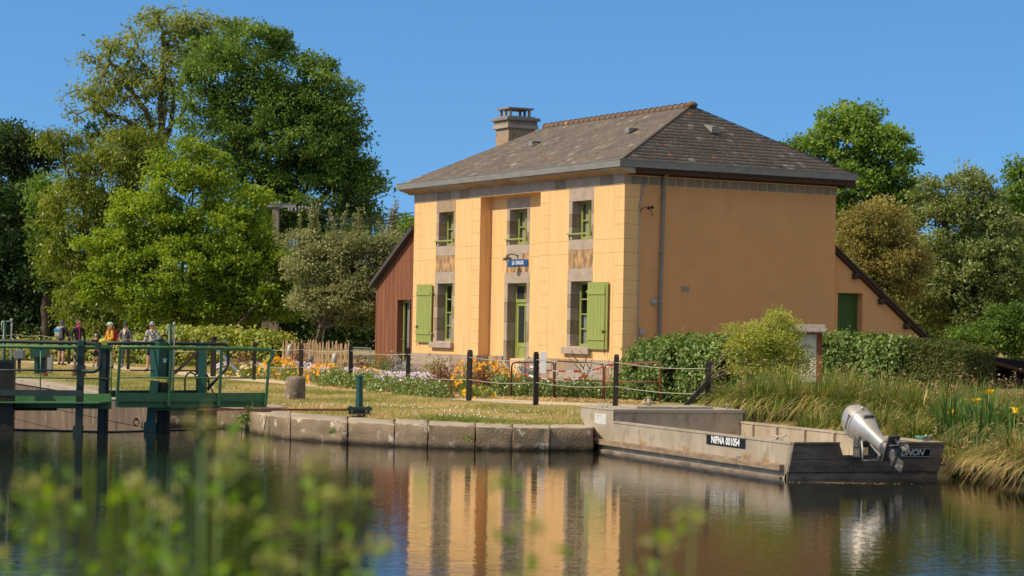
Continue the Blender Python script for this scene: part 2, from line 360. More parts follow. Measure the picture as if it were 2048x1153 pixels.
# right bank: radial sheet from its edge out to the horizon
QUAY = [(-4.46, 40.32), (-3.75, 39.2), (-2.99, 38.53), (-2.25, 38.05), (-1.62, 37.72), (-.59, 37.40), (.08, 37.33), (.75, 37.42), (1.50, 37.62)]
edge = [(*p, 0) for p in LK_R] + [(-5.6, 44.0, 0), (-4.9, 42.2, 0)]
for x, y in QUAY:
    r = math.hypot(x, y); k = float(np.interp(x, [-4.5, -3.0, -1.6, .2, 1.5], [2.5, 2.2, 1.6, 1.25, 1.05])); edge.append((x * (r + k) / r, y * (r + k) / r, 0))
edge += [(1.60, 39.25, 0), (2.6, 39.75, 1), (3.75, 40.1, 1), (4.5, 38.9, 1), (5.45, 36.3, 1), (6.3, 33.9, 1), (6.75, 32.75, 1), (7.3, 31.7, 1), (8.2, 30.2, 1), (9.6, 28.6, 1), (12, 26.6, 1), (17, 23.5, 1), (40, 17, 1), (120, 5, 1)]
V = []; Fc = []; R_ = 46
for x, y, nat in edge:
    r = math.hypot(x, y)
    for j in range(R_):
        t = j / (R_ - 1); rr = r + (1100 - r) * t ** 4.2 + (0 if j == 0 else .02 * j)
        X, Y = x * rr / r, y * rr / r
        z = gh(X, Y)
        if not nat: z -= .052 * max(0, 1 - (rr - r) / 1.5)
        if nat: z = -.35 + (z + .35) * min(1, (rr - r) / 1.6)
        V.append((X, Y, z))
ne = len(edge)
for i in range(ne - 1):
    for j in range(R_ - 1): Fc.append((i * R_ + j, (i + 1) * R_ + j, (i + 1) * R_ + j + 1, i * R_ + j + 1))
o = np_mesh('lawn', np.array(V), np.array(Fc), M['lawn']); tag(o, kind='structure')
lb = MB(); lb.poly([(-12.2, 41.2, .45), (-58, 150, .72), (-700, 300, 1.0), (-700, 41.2, .45)])
tag(lb.build('left_bank', M['lawn']), kind='structure')
nb = MB()
for i in range(24):
    x0 = -30 + i * 2.5; x1 = x0 + 2.5
    nb.add([(x0, -20, .75), (x1, -20, .75), (x1, 2.6, .7), (x0, 2.6, .7), (x1, 4.6, .25), (x0, 4.6, .25), (x1, 5.6, -.4), (x0, 5.6, -.4)], [(0, 1, 2, 3), (3, 2, 4, 5), (5, 4, 6, 7)])
tag(nb.build('near_bank', M['lawn']), kind='structure')

def strip(name, px, hw, m, dz):
    c = [gnd(x, y) for x, y in px]; V = []; Fc = []
    for i, p in enumerate(c):
        d = (c[min(i + 1, len(c) - 1)] - c[max(0, i - 1)]); d.z = 0; d.normalize(); s_ = Vector((-d.y, d.x, 0)) * (hw + random.uniform(-.06, .06))
        for q in (p + s_, p - s_): V.append((q.x, q.y, gh(q.x, q.y) + dz))
    for i in range(len(c) - 1): Fc.append((2 * i, 2 * i + 1, 2 * i + 3, 2 * i + 2))
    me = bpy.data.meshes.new(name); me.from_pydata(V, [], Fc); return tag(link(name, me, m), kind='structure')
# densify the measured path centre line
pc = [(60, 724), (170, 730), (273, 739), (360, 747), (455, 756), (540, 763), (630, 770), (720, 779), (810, 788), (910, 797), (980, 802), (1050, 806), (1170, 811), (1300, 815), (1420, 819)]
pcd = []
for a, b in zip(pc[:-1], pc[1:]):
    for k in range(4): pcd.append((a[0] + (b[0] - a[0]) * k / 4, a[1] + (b[1] - a[1]) * k / 4))
PATH = [gnd(*q) for q in pcd]
strip('gravel_path', pcd, .85, M['gravel'], .010)
bed = [gnd(x, y) for x, y in [(440, 747), (560, 757), (640, 765), (720, 775), (800, 783), (900, 791), (1050, 799), (1170, 804), (1290, 807)]]
back = [(-9.5, 73), (-6.5, 74.5), (-3.4, 72.4), (-2.2, 70.4), (-1.0, 68.4), (.2, 66.2), (1.4, 64.0), (3.0, 61.2), (5, 60)]
V = []; Fc = []
for a, b in zip(bed, back):
    for t in (0, 1): 
        x = a.x + (b[0] - a.x) * t; y = a.y + (b[1] - a.y) * t; V.append((x, y, gh(x, y) + .005))
for i in range(len(bed) - 1): Fc.append((2 * i, 2 * i + 1, 2 * i + 3, 2 * i + 2))
me = bpy.data.meshes.new('flower_bed_soil'); me.from_pydata(V, [], Fc); tag(link('flower_bed_soil', me, M['soil']), kind='structure')

# ------------------------------------------------------------------ quay of big granite blocks
def rough_block(name, plan, z0, z1, mats, parent, jit=.012, cuts=5, bev=.022):
    """block over a 4-point plan (front-left, front-right, back-right, back-left); top face gets the second material"""
    bm = bmesh.new()
    vs = [bm.verts.new((x, y, z)) for z in (z0, z1) for x, y in plan]
    for f in ((3, 2, 1, 0), (4, 5, 6, 7), (0, 1, 5, 4), (1, 2, 6, 5), (2, 3, 7, 6), (3, 0, 4, 7)): bm.faces.new([vs[i] for i in f])
    bmesh.ops.recalc_face_normals(bm, faces=bm.faces)
    bmesh.ops.bevel(bm, geom=list(bm.edges), offset=bev, segments=2, affect='EDGES', profile=.5)
    bmesh.ops.subdivide_edges(bm, edges=[e for e in bm.edges if e.calc_length() > .15], cuts=cuts, use_grid_fill=True)
    for v in bm.verts: v.co += Vector((random.gauss(0, 1), random.gauss(0, 1), random.gauss(0, .7))) * jit * .6
    bm.normal_update()
    for f in bm.faces:
        f.smooth = True; f.material_index = 1 if (f.normal.z > .75 and len(mats) > 1) else 0
    me = bpy.data.meshes.new(name); bm.to_mesh(me); bm.free()
    return link(name, me, mats, parent)
quay = thing('granite_quay', 'low quay of large worn granite blocks along the lawn edge', 'quay', (-1.5, 38, 0))
def plan_at(px):                          # point of the quay line that shows at photo column px
    for a, b in zip(QUAY[:-1], QUAY[1:]):
        pa = 1024 + FPX * a[0] / a[1]; pb = 1024 + FPX * b[0] / b[1]
        if pa <= px <= pb:
            t = (px - pa) / (pb - pa); return (a[0] + (b[0] - a[0]) * t, a[1] + (b[1] - a[1]) * t)
    return QUAY[0] if px < 600 else QUAY[-1]
jp = [546, 587, 701, 795, 862, 956, 1030, 1105, 1192]
org = Vector((-1.5, 38, 0))
for i in range(len(jp) - 1):
    a = plan_at(jp[i]); b = plan_at(jp[i + 1]); dp = float(np.interp((a[0] + b[0]) / 2, [-4.5, -3.0, -1.6, .2, 1.5], [2.75, 2.45, 1.8, 1.42, 1.25]))
    ra, rb = math.hypot(*a), math.hypot(*b); g = .005
    dx, dy = b[0] - a[0], b[1] - a[1]; L = math.hypot(dx, dy); dx *= g / L; dy *= g / L
    a = (a[0] + dx, a[1] + dy); b = (b[0] - dx, b[1] - dy); j = random.uniform(-.03, .03)
    pl = [(p[0] * (r + j) / r - org.x, p[1] * (r + j) / r - org.y) for p, r in ((a, ra), (b, rb))]
    pl += [(p[0] * (r + dp) / r - org.x, p[1] * (r + dp) / r - org.y) for p, r in ((b, rb), (a, ra))]
    rough_block('coping_block', pl, -.6, .405 + random.uniform(-.012, .012), [M['quay'], M['coping']], quay)
# return face of the quay towards the lock
rough_block('coping_block', [(-5.05 - org.x, 41.9 - org.y), (-4.50 - org.x, 40.40 - org.y), (-3.3 - org.x, 40.7 - org.y), (-3.9 - org.x, 42.2 - org.y)], -.6, .40, [M['quay'], M['coping']], quay)

# ------------------------------------------------------------------ lock chamber walls
def wall_courses(name, label, line, z0, z1, courses, inward, m, top):
    root = thing(name, label, 'lock wall', (line[-1][0], line[-1][1], 0)); og = (line[-1][0], line[-1][1], 0)
    b = MB(); h = (z1 - z0) / courses
    for c in range(courses):
        za = z0 + c * h + .008; zb = z0 + (c + 1) * h - .008
        for (x0, y0), (x1, y1) in zip(line[:-1], line[1:]):
            L = math.hypot(x1 - x0, y1 - y0); n = max(1, int(L / 1.25)); o_ = (c % 2) * .5
            cuts_ = [0] + [min(1, max(0, (k + o_ + random.uniform(-.12, .12)) / n)) for k in range(1, n)] + [1]
            for t0, t1 in zip(cuts_[:-1], cuts_[1:]):
                if (t1 - t0) * L < .05: continue
                e = .008 / L; ta, tb = t0 + e, t1 - e; j = random.uniform(0, .025)
                pa = Vector((x0 + (x1 - x0) * ta, y0 + (y1 - y0) * ta, 0)); pb = Vector((x0 + (x1 - x0) * tb, y0 + (y1 - y0) * tb, 0))
                nn = Vector((inward[0], inward[1], 0)); pa += nn * j; pb += nn * j; qa = pa - nn * .5; qb = pb - nn * .5
                b.add([(pa.x, pa.y, za), (pb.x, pb.y, za), (qb.x, qb.y, za), (qa.x, qa.y, za), (pa.x, pa.y, zb), (pb.x, pb.y, zb), (qb.x, qb.y, zb), (qa.x, qa.y, zb)],
                      [(0, 1, 2, 3), (4, 5, 6, 7), (0, 1, 5, 4), (1, 2, 6, 5), (2, 3, 7, 6), (3, 0, 4, 7)])
    b.build('masonry', m, root, og)
    k = MB()
    nn = Vector((inward[0], inward[1], 0))
    for (x0, y0), (x1, y1) in zip(line[:-1], line[1:]):
        k.poly([Vector((x0, y0, z0)) - nn * .03, Vector((x1, y1, z0)) - nn * .03, Vector((x1, y1, z1)) - nn * .03, Vector((x0, y0, z1)) - nn * .03])
    k.build('joint_backing', M['granite_dark'], root, og)
    c = MB()
    for (x0, y0), (x1, y1) in zip(line[:-1], line[1:]):
        L = math.hypot(x1 - x0, y1 - y0); n = max(1, int(L / 1.6))
        for q in range(n):
            t0 = q / n + .006 / L; t1 = (q + 1) / n - .006 / L
            A = Vector((x0 + (x1 - x0) * t0, y0 + (y1 - y0) * t0, 0)); B = Vector((x0 + (x1 - x0) * t1, y0 + (y1 - y0) * t1, 0))
            za, zb = gh(A.x, A.y) + .014, gh(B.x, B.y) + .014; f = nn * .05; bk = nn * -1.1
            P = [A + f, B + f, B + bk, A + bk]
            zz = [za, zb, zb, za]
            c.add([(p.x, p.y, z1 + .002) for p in P] + [(p.x, p.y, z) for p, z in zip(P, zz)], [(4, 5, 6, 7), (0, 1, 5, 4), (1, 2, 6, 5), (2, 3, 7, 6), (3, 0, 4, 7)])
    c.build('coping', top, root, og)
    return root
wall_courses('lock_wall', 'brown granite lock chamber wall below the grassy bank behind the gate', LK_R, -3.0, .40, 7, (-.92, -.39), M['lockstone'], M['coping'])
wall_courses('lock_abutment', 'pale patched granite abutment where the lock gate hinges beside the quay', [(-7.15, 43.85), (-5.95, 44.0), (-5.35, 43.3), (-4.95, 41.95)], -1.0, .40, 3, (-.5, -.86), M['quay'], M['coping'])
wall_courses('far_lock_wall', 'granite lock wall on the far left side of the chamber', [(-12.2, 41.4), (-58, 150)], -3.0, .44, 7, (.92, .39), M['lockstone'], M['coping'])
# mooring ring on the lock wall
t = thing('mooring_ring', 'small iron mooring ring on the lock wall near the water', 'mooring ring', (-7.75, 44.9, .02))
k = MB(); k.tube([(math.cos(a) * .06, -.02, math.sin(a) * .06) for a in np.linspace(0, 2 * PI, 13)], .013, 6, cap=False); k.build('ring', M['iron'], t)
k = MB(); k.box(-.03, .03, -.04, .06, .04, .09); k.build('staple', M['iron'], t)

# ------------------------------------------------------------------ lock gate with walkways
def vplane(P, Q):
    P = Vector((P[0], P[1], 0)); d = Vector((Q[0], Q[1], 0)) - P; n = Vector((-d.y, d.x, 0)).normalized()
    def hit(px, py, off=0):
        r = ray(px, py); P2 = P + n * off; return _O + r * ((P2 - _O).dot(n) / r.dot(n))
    return hit, d.normalized(), n
def Z1(x, y): return (x * .27344, 600 + y * .27344)      # 560-pixel crop to photo pixels
gate = None
def gate_leaf(name, label, P, Q, org, build):
    root = thing(name, label, 'lock gate', org); hit, d, n = vplane(P, Q)
    build(root, hit, d, n, org); return root
def pipe(root, nm, pts, r, m, org, n=8):
    b = MB(); b.tube(pts, r, n); return b.build(nm, m, root, org)
def right_leaf(root, hit, d, n, org):
    h = lambda x, y, o=0: hit(*Z1(x, y), o)
    # timber leaf just under the surface
    b = MB(); a0, a1 = Vector((MIT[0], MIT[1], 0)), Vector((HR[0], HR[1], 0))
    b.bar(a0 + Vector((0, .1, -1.0)), a1 + Vector((0, .1, -1.0)), .18, 2.04, up=(0, 0, 1)); b.build('leaf', M['wet'], root, org)
    top = [h(885, 347), h(1300, 352), h(1700, 358), h(1960, 363), h(1990, 376), h(1998, 400), h(1985, 430), h(1968, 460)]
    pipe(root, 'top_rail', top, .036, M['gategreen'], org, 10)
    pipe(root, 'mid_rail', [h(868, 570), h(1955, 573)], .015, M['gategreen'], org)
    for a, b_ in (((882, 345), (852, 782)), ((1256, 355), (1236, 778)), ((1622, 362), (1603, 775)), ((1966, 455), (1944, 772))):
        bb = MB(); bb.bar(h(*a, -.01), h(*b_, -.06), .055, .018, up=n); bb.build('stanchion', M['gategreen'], root, org)
    bb = MB(); A, B = h(862, 713), h(1950, 711); bb.bar(A, B, .012, .165); bb.build('toe_board', M['gategreen'], root, org)
    bb = MB(); A, B = h(862, 741), h(1950, 740); off = n * .33; bb.bar(A + off, B + off, .72, .02); bb.build('walkway_deck', M['gategreen'], root, org)
    bb = MB(); A, B = h(856, 762, .05), h(1946, 760, .05); bb.bar(A, B, .03, .125); bb.bar(A - Vector((0, 0, .06)) , B - Vector((0, 0, .06)), .09, .015)
    bb.build('deck_beam', M['gategreen'], root, org)
    # rails of the other side of the walkway
    F_ = .75
    pipe(root, 'back_rail', [h(785, 318, F_), h(1100, 318, F_), h(1640, 325, F_), h(1668, 345, F_), h(1668, 480, F_), h(1640, 520, F_), h(1515, 655, F_)], .033, M['gatedark'], org)
    pipe(root, 'back_mid_rail', [h(950, 515, F_), h(1480, 520, F_), h(1560, 680, F_)], .015, M['gatedark'], org)
    bb = MB(); bb.bar(h(790, 688, F_), h(1512, 685, F_), .05, .13); bb.build('back_beam', M['gatedark'], root, org)
    for x0 in (1352, 1440):
        pipe(root, 'foot_hoop', [h(x0, 665, .5), h(x0 + 2, 570, .5), h(x0 + 20, 540, .5), h(x0 + 45, 532, .5), h(x0 + 70, 545, .5), h(x0 + 88, 575, .5), h(x0 + 88, 665, .5)], .017, M['gatedark'], org)
    bb = MB(); bb.bar(h(1486, 335, .55), h(1478, 700, .5), .15, .15); bb.bar(h(1478, 690, .5), h(1462, 905, .5), .13, .13); bb.box(*[c for c in (h(1462, 905, .5).x - .1, h(1462, 905, .5).x + .1, h(1462, 905, .5).y - .1, h(1462, 905, .5).y + .1, -.3, .16)])
    bb.build('heel_post', M['gateteal'], root, org)
    for xx, zt, mm in ((1183, 600, 'wet'), (1223, 600, 'wet')):
        bb = MB(); p = h(xx, 640, .45); bb.bar((p.x, p.y, .95), (p.x - .01, p.y, -1.2), .13, .13); bb.build('timber_post', M[mm], root, org)
    bb = MB(); p = h(1132, 650, .42); bb.bar((p.x, p.y, .98), (p.x - .07, p.y, .1), .16, .13); bb.box(p.x - .18, p.x + .05, p.y - .1, p.y + .1, -.2, .18); bb.build('gear_leg', M['gateteal'], root, org)
    for x in (753, 786):
        bb = MB(); p = h(x, 640, .25); bb.bar((p.x, p.y, zat(*Z1(x, 330), p.y)), (p.x - .03, p.y, -1.4), .13 if x == 753 else .07, .12); bb.build('mitre_post', M['gatedark'], root, org)
    pipe(root, 'stay_rod', [h(1125, 800, .1), h(1640, 806, .1)], .022, M['gategreen'], org)
gate_leaf('lock_gate', 'green steel lock gate leaf and walkway with open end rail beside the stone bollard', (-7.62, 40.75), (-4.72, 42.55), (-6.4, 42, .5), right_leaf)
def left_leaf(root, hit, d, n, org):
    h = lambda x, y, o=0: hit(*Z1(x, y), o)
    b = MB(); b.bar(Vector((MIT[0], MIT[1] + .1, -1.0)), Vector((HL[0], HL[1] + .1, -1.0)), .18, 2.04); b.build('leaf', M['wet'], root, org)
    pipe(root, 'top_rail', [h(-420, 334), h(0, 340), h(400, 346), h(820, 352)], .038, M['gategreen'], org, 10)
    pipe(root, 'mid_rail', [h(-420, 560), h(0, 567), h(812, 578)], .014, M['gategreen'], org)
    for a, b_ in (((816, 352), (810, 798)), ((299, 345), (292, 790)), ((-250, 338), (-256, 784))):
        pipe(root, 'stanchion', [h(*a, -.01), h(*b_, -.03)], .013, M['gategreen'], org)
    bb = MB(); bb.bar(h(-420, 712), h(812, 718), .012, .16); bb.build('toe_board', M['gategreen'], root, org)
    bb = MB(); bb.bar(h(-420, 740) + n * .33, h(812, 746) + n * .33, .72, .02); bb.build('walkway_deck', M['gategreen'], root, org)
    bb = MB(); bb.bar(h(-420, 766, .05), h(810, 772, .05), .03, .13); bb.bar(h(-420, 786, .02), h(810, 794, .02), .1, .018)
    bb.bar(h(255, 752), h(250, 792), .06, .03); bb.build('deck_beam', M['gategreen'], root, org)
    pipe(root, 'stay_rod', [h(-420, 800, .1), h(415, 802, .1)], .024, M['gatedark'], org)
    F_ = .72
    pipe(root, 'back_rail', [h(-420, 296, F_), h(100, 305, F_), h(590, 315, F_), h(690, 320, F_), h(725, 338, F_), h(736, 370, F_), h(736, 470, F_), h(725, 508, F_), h(690, 524, F_), h(600, 524, F_)], .036, M['gatedark'], org)
    pipe(root, 'back_mid_rail', [h(-420, 510, F_), h(95, 515, F_), h(600, 518, F_)], .018, M['gatedark'], org)
    bb = MB(); bb.bar(h(-420, 676, F_), h(603, 684, F_), .05, .11); bb.build('back_beam', M['gatedark'], root, org)
    bb = MB(); p = h(590, 640, .5); bb.bar((p.x, p.y, zat(*Z1(597, 312), p.y)), (p.x - .02, p.y, .12), .12, .12); bb.bar((p.x - .03, p.y, .14), (p.x - .05, p.y, -1.4), .17, .14); bb.build('gate_post', M['gatedark'], root, org)
    bb = MB(); q = h(597, 316, F_); bb.box(q.x - .06, q.x + .06, q.y - .07, q.y + .07, q.z - .06, q.z + .06); bb.build('rail_clamp', M['gateteal'], root, org, .01)
    for x in (20, 66):
        bb = MB(); p = h(x, 640, .4); bb.bar((p.x, p.y, zat(*Z1(x, 440), p.y)), (p.x, p.y, -1.4), .2, .18); bb.build('timber_post', M['wet'], root, org)
gate_leaf('lock_gate', 'green steel lock gate leaf and walkway running out of the left edge of the photo', (-7.62, 40.9), (-10.9, 41.4), (-9.2, 41.5, .5), left_leaf)

def paddle_gear(name, label, px, Y, full):
    """teal gear column with its lifting rod"""
    x = xat(px, Y); root = thing(name, label, 'paddle gear', (x, Y, .9))
    sc = Y / FPX
    if full:
        b = MB(); z0, z1 = zat(322, 758, Y) - .9, zat(322, 684, Y) - .9
        R0 = Matrix.Rotation(math.radians(-38), 4, 'Z')
        b.add([R0 @ Vector(v) for v in ((-.11, -.13, z0), (.13, -.13, z0), (.13, .13, z0), (-.11, .13, z0), (-.13, -.15, z1), (.15, -.15, z1), (.15, .15, z1), (-.13, .15, z1))],
              [(0, 3, 2, 1), (4, 5, 6, 7), (0, 1, 5, 4), (1, 2, 6, 5), (2, 3, 7, 6), (3, 0, 4, 7)]); b.build('gear_box', M['gateteal'], root, None, .012)
        b = MB(); b.lathe([(.085, z1), (.085, z1 + .06), (.06, z1 + .075)], 12); b.build('gear_cap', M['gateteal'], root)
        b = MB(); b.tube([Vector((.09 + math.cos(a) * .06, 0, z1 + .08 + math.sin(a) * .06)) for a in np.linspace(0, 2 * PI, 13)], .012, 6, cap=False); b.build('hand_ring', M['iron'], root)
        # pictogram plate: white rounded mark like a little telephone
        b = MB(); fx = R0 @ Vector((0, -1, 0)); rx = R0 @ Vector((1, 0, 0)); zc = (z0 + z1) / 2 + .0
        def fp(u, v): return rx * (.14) * 0 + R0 @ Vector((.141 + .004, u, v))
        for u0, u1, v0, v1 in ((-.05, .05, .02, .034), (-.05, -.03, .005, .022), (.03, .05, .005, .022), (-.035, .035, -.03, .006), (-.045, .045, -.038, -.028)):
            b.add([fp(u0 + .01, v0 + zc), fp(u1 + .01, v0 + zc), fp(u1 + .01, v1 + zc), fp(u0 + .01, v1 + zc)], [(0, 1, 2, 3)])
        b.build('white_mark', M['white'], root)
        top = zat(340, 648, Y) - .9; ox = xat(340, Y) - x; o2 = xat(348, Y) - x; zlow = -.2
    else:
        top = zat(9, 641, Y) - .9; ox = 0; o2 = xat(22, Y) - xat(9, Y); zlow = -.6
        b = MB(); b.box(-.2, .14, -.12, .2, -.35, .32); b.build('gear_box', M['gatedark'], root, None, .015)
    b = MB(); b.tube([(ox, .0, zlow), (ox, .0, top)], .033, 10); b.build('lifting_tube', M['gateteal'], root)
    b = MB(); b.tube([(o2, .03, zlow - .1), (o2, .03, top - .02)], .018, 8); b.ball((o2, .03, top), (.03, .03, .04), 8); b.build('lifting_rod', M['steel'], root)
    b = MB(); b.tube([(ox - .06, .0, top - .03), (o2 + .01, .02, top - .02)], .016, 6); b.tube([(ox - .055, 0, top - .03), (ox - .055, 0, top - .22)], .01, 6); b.build('rod_bracket', M['steel'], root)
    return root
paddle_gear('paddle_gear', 'tapered teal gear box with white mark and tall rods behind the railing', 320, 42.15, True)
paddle_gear('paddle_gear', 'tall teal and steel rods rising over a dark gear column at the left edge', 9, 41.7, False)

# green capstan with its rack bar
p = gnd(718, 829); t = thing('gate_capstan', 'dark green cast iron column with base frame standing on the lawn edge', 'capstan', (p.x, p.y, p.z)); s_ = p.y / FPX
b = MB(); b.lathe([(.072, .12), (.062, .5), (.058, .68), (.07, .69), (.07, .715), (.045, .73), (.02, .75)], 8, smooth=False); b.build('column', M['gateteal'], t)
b = MB(); b.lathe([(.13, .02), (.13, .09), (.1, .13), (.075, .15)], 8, smooth=False); b.box(-.2, .2, -.16, .16, .005, .03); b.bar((-.2, -.14, .11), (.22, -.14, .11), .03, .05); b.bar((-.2, .14, .11), (.22, .14, .11), .03, .05)
b.bar((.22, -.15, .1), (.22, .15, .1), .03, .05); b.bar((-.2, -.15, .1), (-.2, .15, .1), .03, .05)
for sx in (-.17, .17):
    for sy in (-.13, .13): b.bar((sx, sy, .02), (sx, sy, .15), .04, .04)
b.build('base_frame', M['gatedark'], t, None, .005)
e = gnd(390, 824); b = MB(); b.bar((-.2, 0, .08), (e.x - p.x, e.y - p.y + .3, e.z - p.z + .03), .05, .04); b.build('rack_bar', M['rust'], t)

# stone bollard
p = gnd(590, 803); t = MB(); r_ = 20.5 * p.y / FPX
t.lathe([(r_ * .98, -.05), (r_, .1), (r_ * 1.0, .3), (r_ * .97, .47), (r_ * .9, .50), (r_ * .6, .535), (r_ * .2, .545)], 28)
o = t.build('stone_bollard', mat('bollard_stone', (.24, .17, .115), .95, col2=(.14, .10, .07), scale=3, col3=(.46, .40, .32), scale3=9, amt3=(.58, .72), bump=.7, bscale=28), loc=(p.x, p.y, p.z)); tag(o, 'squat round granite bollard on the lawn near the gate end', 'bollard')
# ------------------------------------------------------------------ lock keeper's house (local frame: x along the front, y into the house)
ZB = .5
HO = (0, 0, ZB)
house = thing('lock_house', 'two storey ochre rendered lock keeper house with hipped slate roof and green shutters', 'house', (3.143, 61.098, ZB), -1.05979)
HM = Matrix.Translation((3.143, 61.098, 0)) @ Matrix.Rotation(-1.05979, 4, 'Z')
def HB(b, name, m, parent=house, bevel=0): return b.build(name, m, parent, HO, bevel)
L_, D_ = 13.23, 7.49
RX0, RX1, RD = -8.56, -4.75, .40                  # central recess
ZP, ZT = 1.24, 6.26                               # top of plinth, underside of stone band

def wall_rect(b, x0, x1, z0, z1, holes, y, special=()):
    xs = sorted({x0, x1, *[h for q in holes for h in q[:2]], *[h for q in special for h in q[:2]]})
    zs = sorted({z0, z1, *[h for q in holes for h in q[2:]], *[h for q in special for h in q[2:4]]})
    xs = [x for x in xs if x0 <= x <= x1]; zs = [z for z in zs if z0 <= z <= z1]
    for a, c in zip(xs[:-1], xs[1:]):
        for d, e in zip(zs[:-1], zs[1:]):
            mx, mz = (a + c) / 2, (d + e) / 2
            if any(q[0] < mx < q[1] and q[2] < mz < q[3] for q in holes): continue
            mi = 1 if any(q[0] < mx < q[1] and q[2] < mz < q[3] for q in special) else 0
            b.add([(a, y, d), (c, y, d), (c, y, e), (a, y, e)], [(0, 1, 2, 3)], mi)
# surrounds (outer x0, x1), openings (x0, x1, z0, z1), wall plane
WIN = [dict(o=(-11.60, -10.24), w=(-11.42, -10.37), z=(4.77, 5.88), zt=6.25, zb=4.45, y=0, up=True),
       dict(o=(-7.54, -6.08), w=(-7.36, -6.26), z=(4.73, 5.83), zt=6.20, zb=4.43, y=RD, up=True),
       dict(o=(-3.06, -1.66), w=(-2.87, -1.79), z=(4.75, 5.88), zt=6.25, zb=4.44, y=0, up=True),
       dict(o=(-11.65, -10.22), w=(-11.43, -10.37), z=(1.64, 3.54), zt=3.92, zb=1.44, y=0, up=False),
       dict(o=(-3.08, -1.66), w=(-2.88, -1.79), z=(1.60, 3.52), zt=3.90, zb=1.40, y=0, up=False)]
DOOR = dict(o=(-7.63, -6.02), w=(-7.42, -6.22), z=(.72, 3.52), zt=3.86, y=RD)
holes = [(*q['o'], q['zb'] if q['up'] else q['z'][0], q['zt']) for q in WIN if q['y'] == 0]
stain = [(-11.6, -10.24, 3.92, 4.45), (-3.06, -1.66, 3.90, 4.44)]
b = MB()
wall_rect(b, -L_, RX0, ZP, ZT, holes, 0, stain); wall_rect(b, RX1, 0, ZP, ZT, holes, 0, stain)
wall_rect(b, RX0, RX1, ZP, ZT, [(*WIN[1]['o'], WIN[1]['zb'], WIN[1]['zt']), (*DOOR['o'], ZP, DOOR['zt'])], RD, [(-7.54, -6.08, 3.86, 4.43)])
for x in (RX0, RX1): b.poly([(x, 0, ZP), (x, RD, ZP), (x, RD, ZT), (x, 0, ZT)])
b.poly([(RX0, 0, ZT), (RX1, 0, ZT), (RX1, RD, ZT), (RX0, RD, ZT)])
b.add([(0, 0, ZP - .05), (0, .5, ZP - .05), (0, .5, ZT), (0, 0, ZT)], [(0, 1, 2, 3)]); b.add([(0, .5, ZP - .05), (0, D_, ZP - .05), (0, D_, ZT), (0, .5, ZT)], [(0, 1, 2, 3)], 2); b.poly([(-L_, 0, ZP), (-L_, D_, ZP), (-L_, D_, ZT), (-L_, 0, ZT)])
b.poly([(0, D_, .4), (-L_, D_, .4), (-L_, D_, ZT), (0, D_, ZT)])
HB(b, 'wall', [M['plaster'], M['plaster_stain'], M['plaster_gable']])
# scored joints of the imitation ashlar
b = MB()
def jh(x0, x1, z, y=0): b.box(x0, x1, y - .002, y + .01, z - .0065, z + .0065)
def jv(x, z0, z1, y=0): b.box(x - .006, x + .006, y - .002, y + .01, z0, z1)
zj = [1.62, 2.0, 2.38, 2.76, 3.14, 3.54, 3.95, 4.33, 4.72, 5.13, 5.52, 5.90]
for a, c, y in ((-L_, -12.71, 0), (-9.11, RX0, 0), (RX1, -4.2, 0), (-.54, 0, 0), (RX0, -8.36, RD), (-4.95, RX1, RD)):
    for z in zj:
        if z > ZP: jh(a, c, z, y)
for x, y in ((-12.71, 0), (-9.11, 0), (-4.2, 0), (-.54, 0), (-8.36, RD)): jv(x, ZP, ZT, y)
for z in (4.33, 4.72):
    for a, c, y in ((-12.71, -11.6, 0), (-10.24, -9.11, 0), (-4.2, -3.06, 0), (-1.66, -.54, 0), (-8.36, -7.54, RD), (-6.08, -4.95, RD)): jh(a, c, z, y)
for z in zj: b.box(-.01, .002, 0, .5, z - .0065, z + .0065)
HB(b, 'scored_joints', M['plaster_joint'])
# plinth of two granite courses, built up of single stones
b = MB()
def stones(x0, x1, y, z0, z1, prj):
    x = x0
    while x < x1 - .02:
        w_ = min(random.uniform(.5, .95), x1 - x)
        if x1 - x - w_ < .3: w_ = x1 - x
        b.box(x + .005, x + w_ - .005, y - prj, y + .15, z0 + .004, z1 - .004, random.choice((0, 0, 1))); x += w_
for z0, z1 in ((.3, .86), (.86, ZP)):
    stones(-L_ - .03, RX0 + .0, 0, z0, z1, .05); stones(RX0 + .01, DOOR['o'][0], RD, z0, z1, .05); b.box(RX0 - .2, RX0 + .04, .1, RD, z0, z1)
HB(b, 'plinth', [M['granite'], M['granite_rust']])
b = MB()
for z0, z1 in ((.3, .86), (.86, ZP)):
    stones(RX1, .05, 0, z0, z1, .05); stones(DOOR['o'][1], RX1 - .01, RD, z0, z1, .05)
    y = .1
    while y < D_:
        w_ = random.uniform(.5, .9); b.box(-.15, .045, y + .155, min(y + w_ + .15, D_), z0 + .004, z1 - .004, random.choice((0, 0, 1))); y += w_
for z0, z1 in ((.3, .86), (.86, ZP)):
    b.box(RX1 - .04, RX1 + .2, .1, RD, z0, z1)
HB(b, 'plinth', [M['granite'], M['granite_rust']])
b = MB(); b.box(-L_ + .02, -.02, .12 + RD, D_ - .02, .2, ZP - .06); b.box(-L_ + .02, RX0 - .06, .06, .6, .2, ZP - .01); b.box(RX1 + .06, -.02, .06, .6, .2, ZP - .01); HB(b, 'plinth_mortar', M['mortar'])
# door step
b = MB(); b.box(-7.75, -5.9, RD - .75, RD - .06, .3, .60); b.box(-7.6, -6.05, RD - .4, RD + .3, .6, .72); HB(b, 'door_step', M['granite'], bevel=.01)
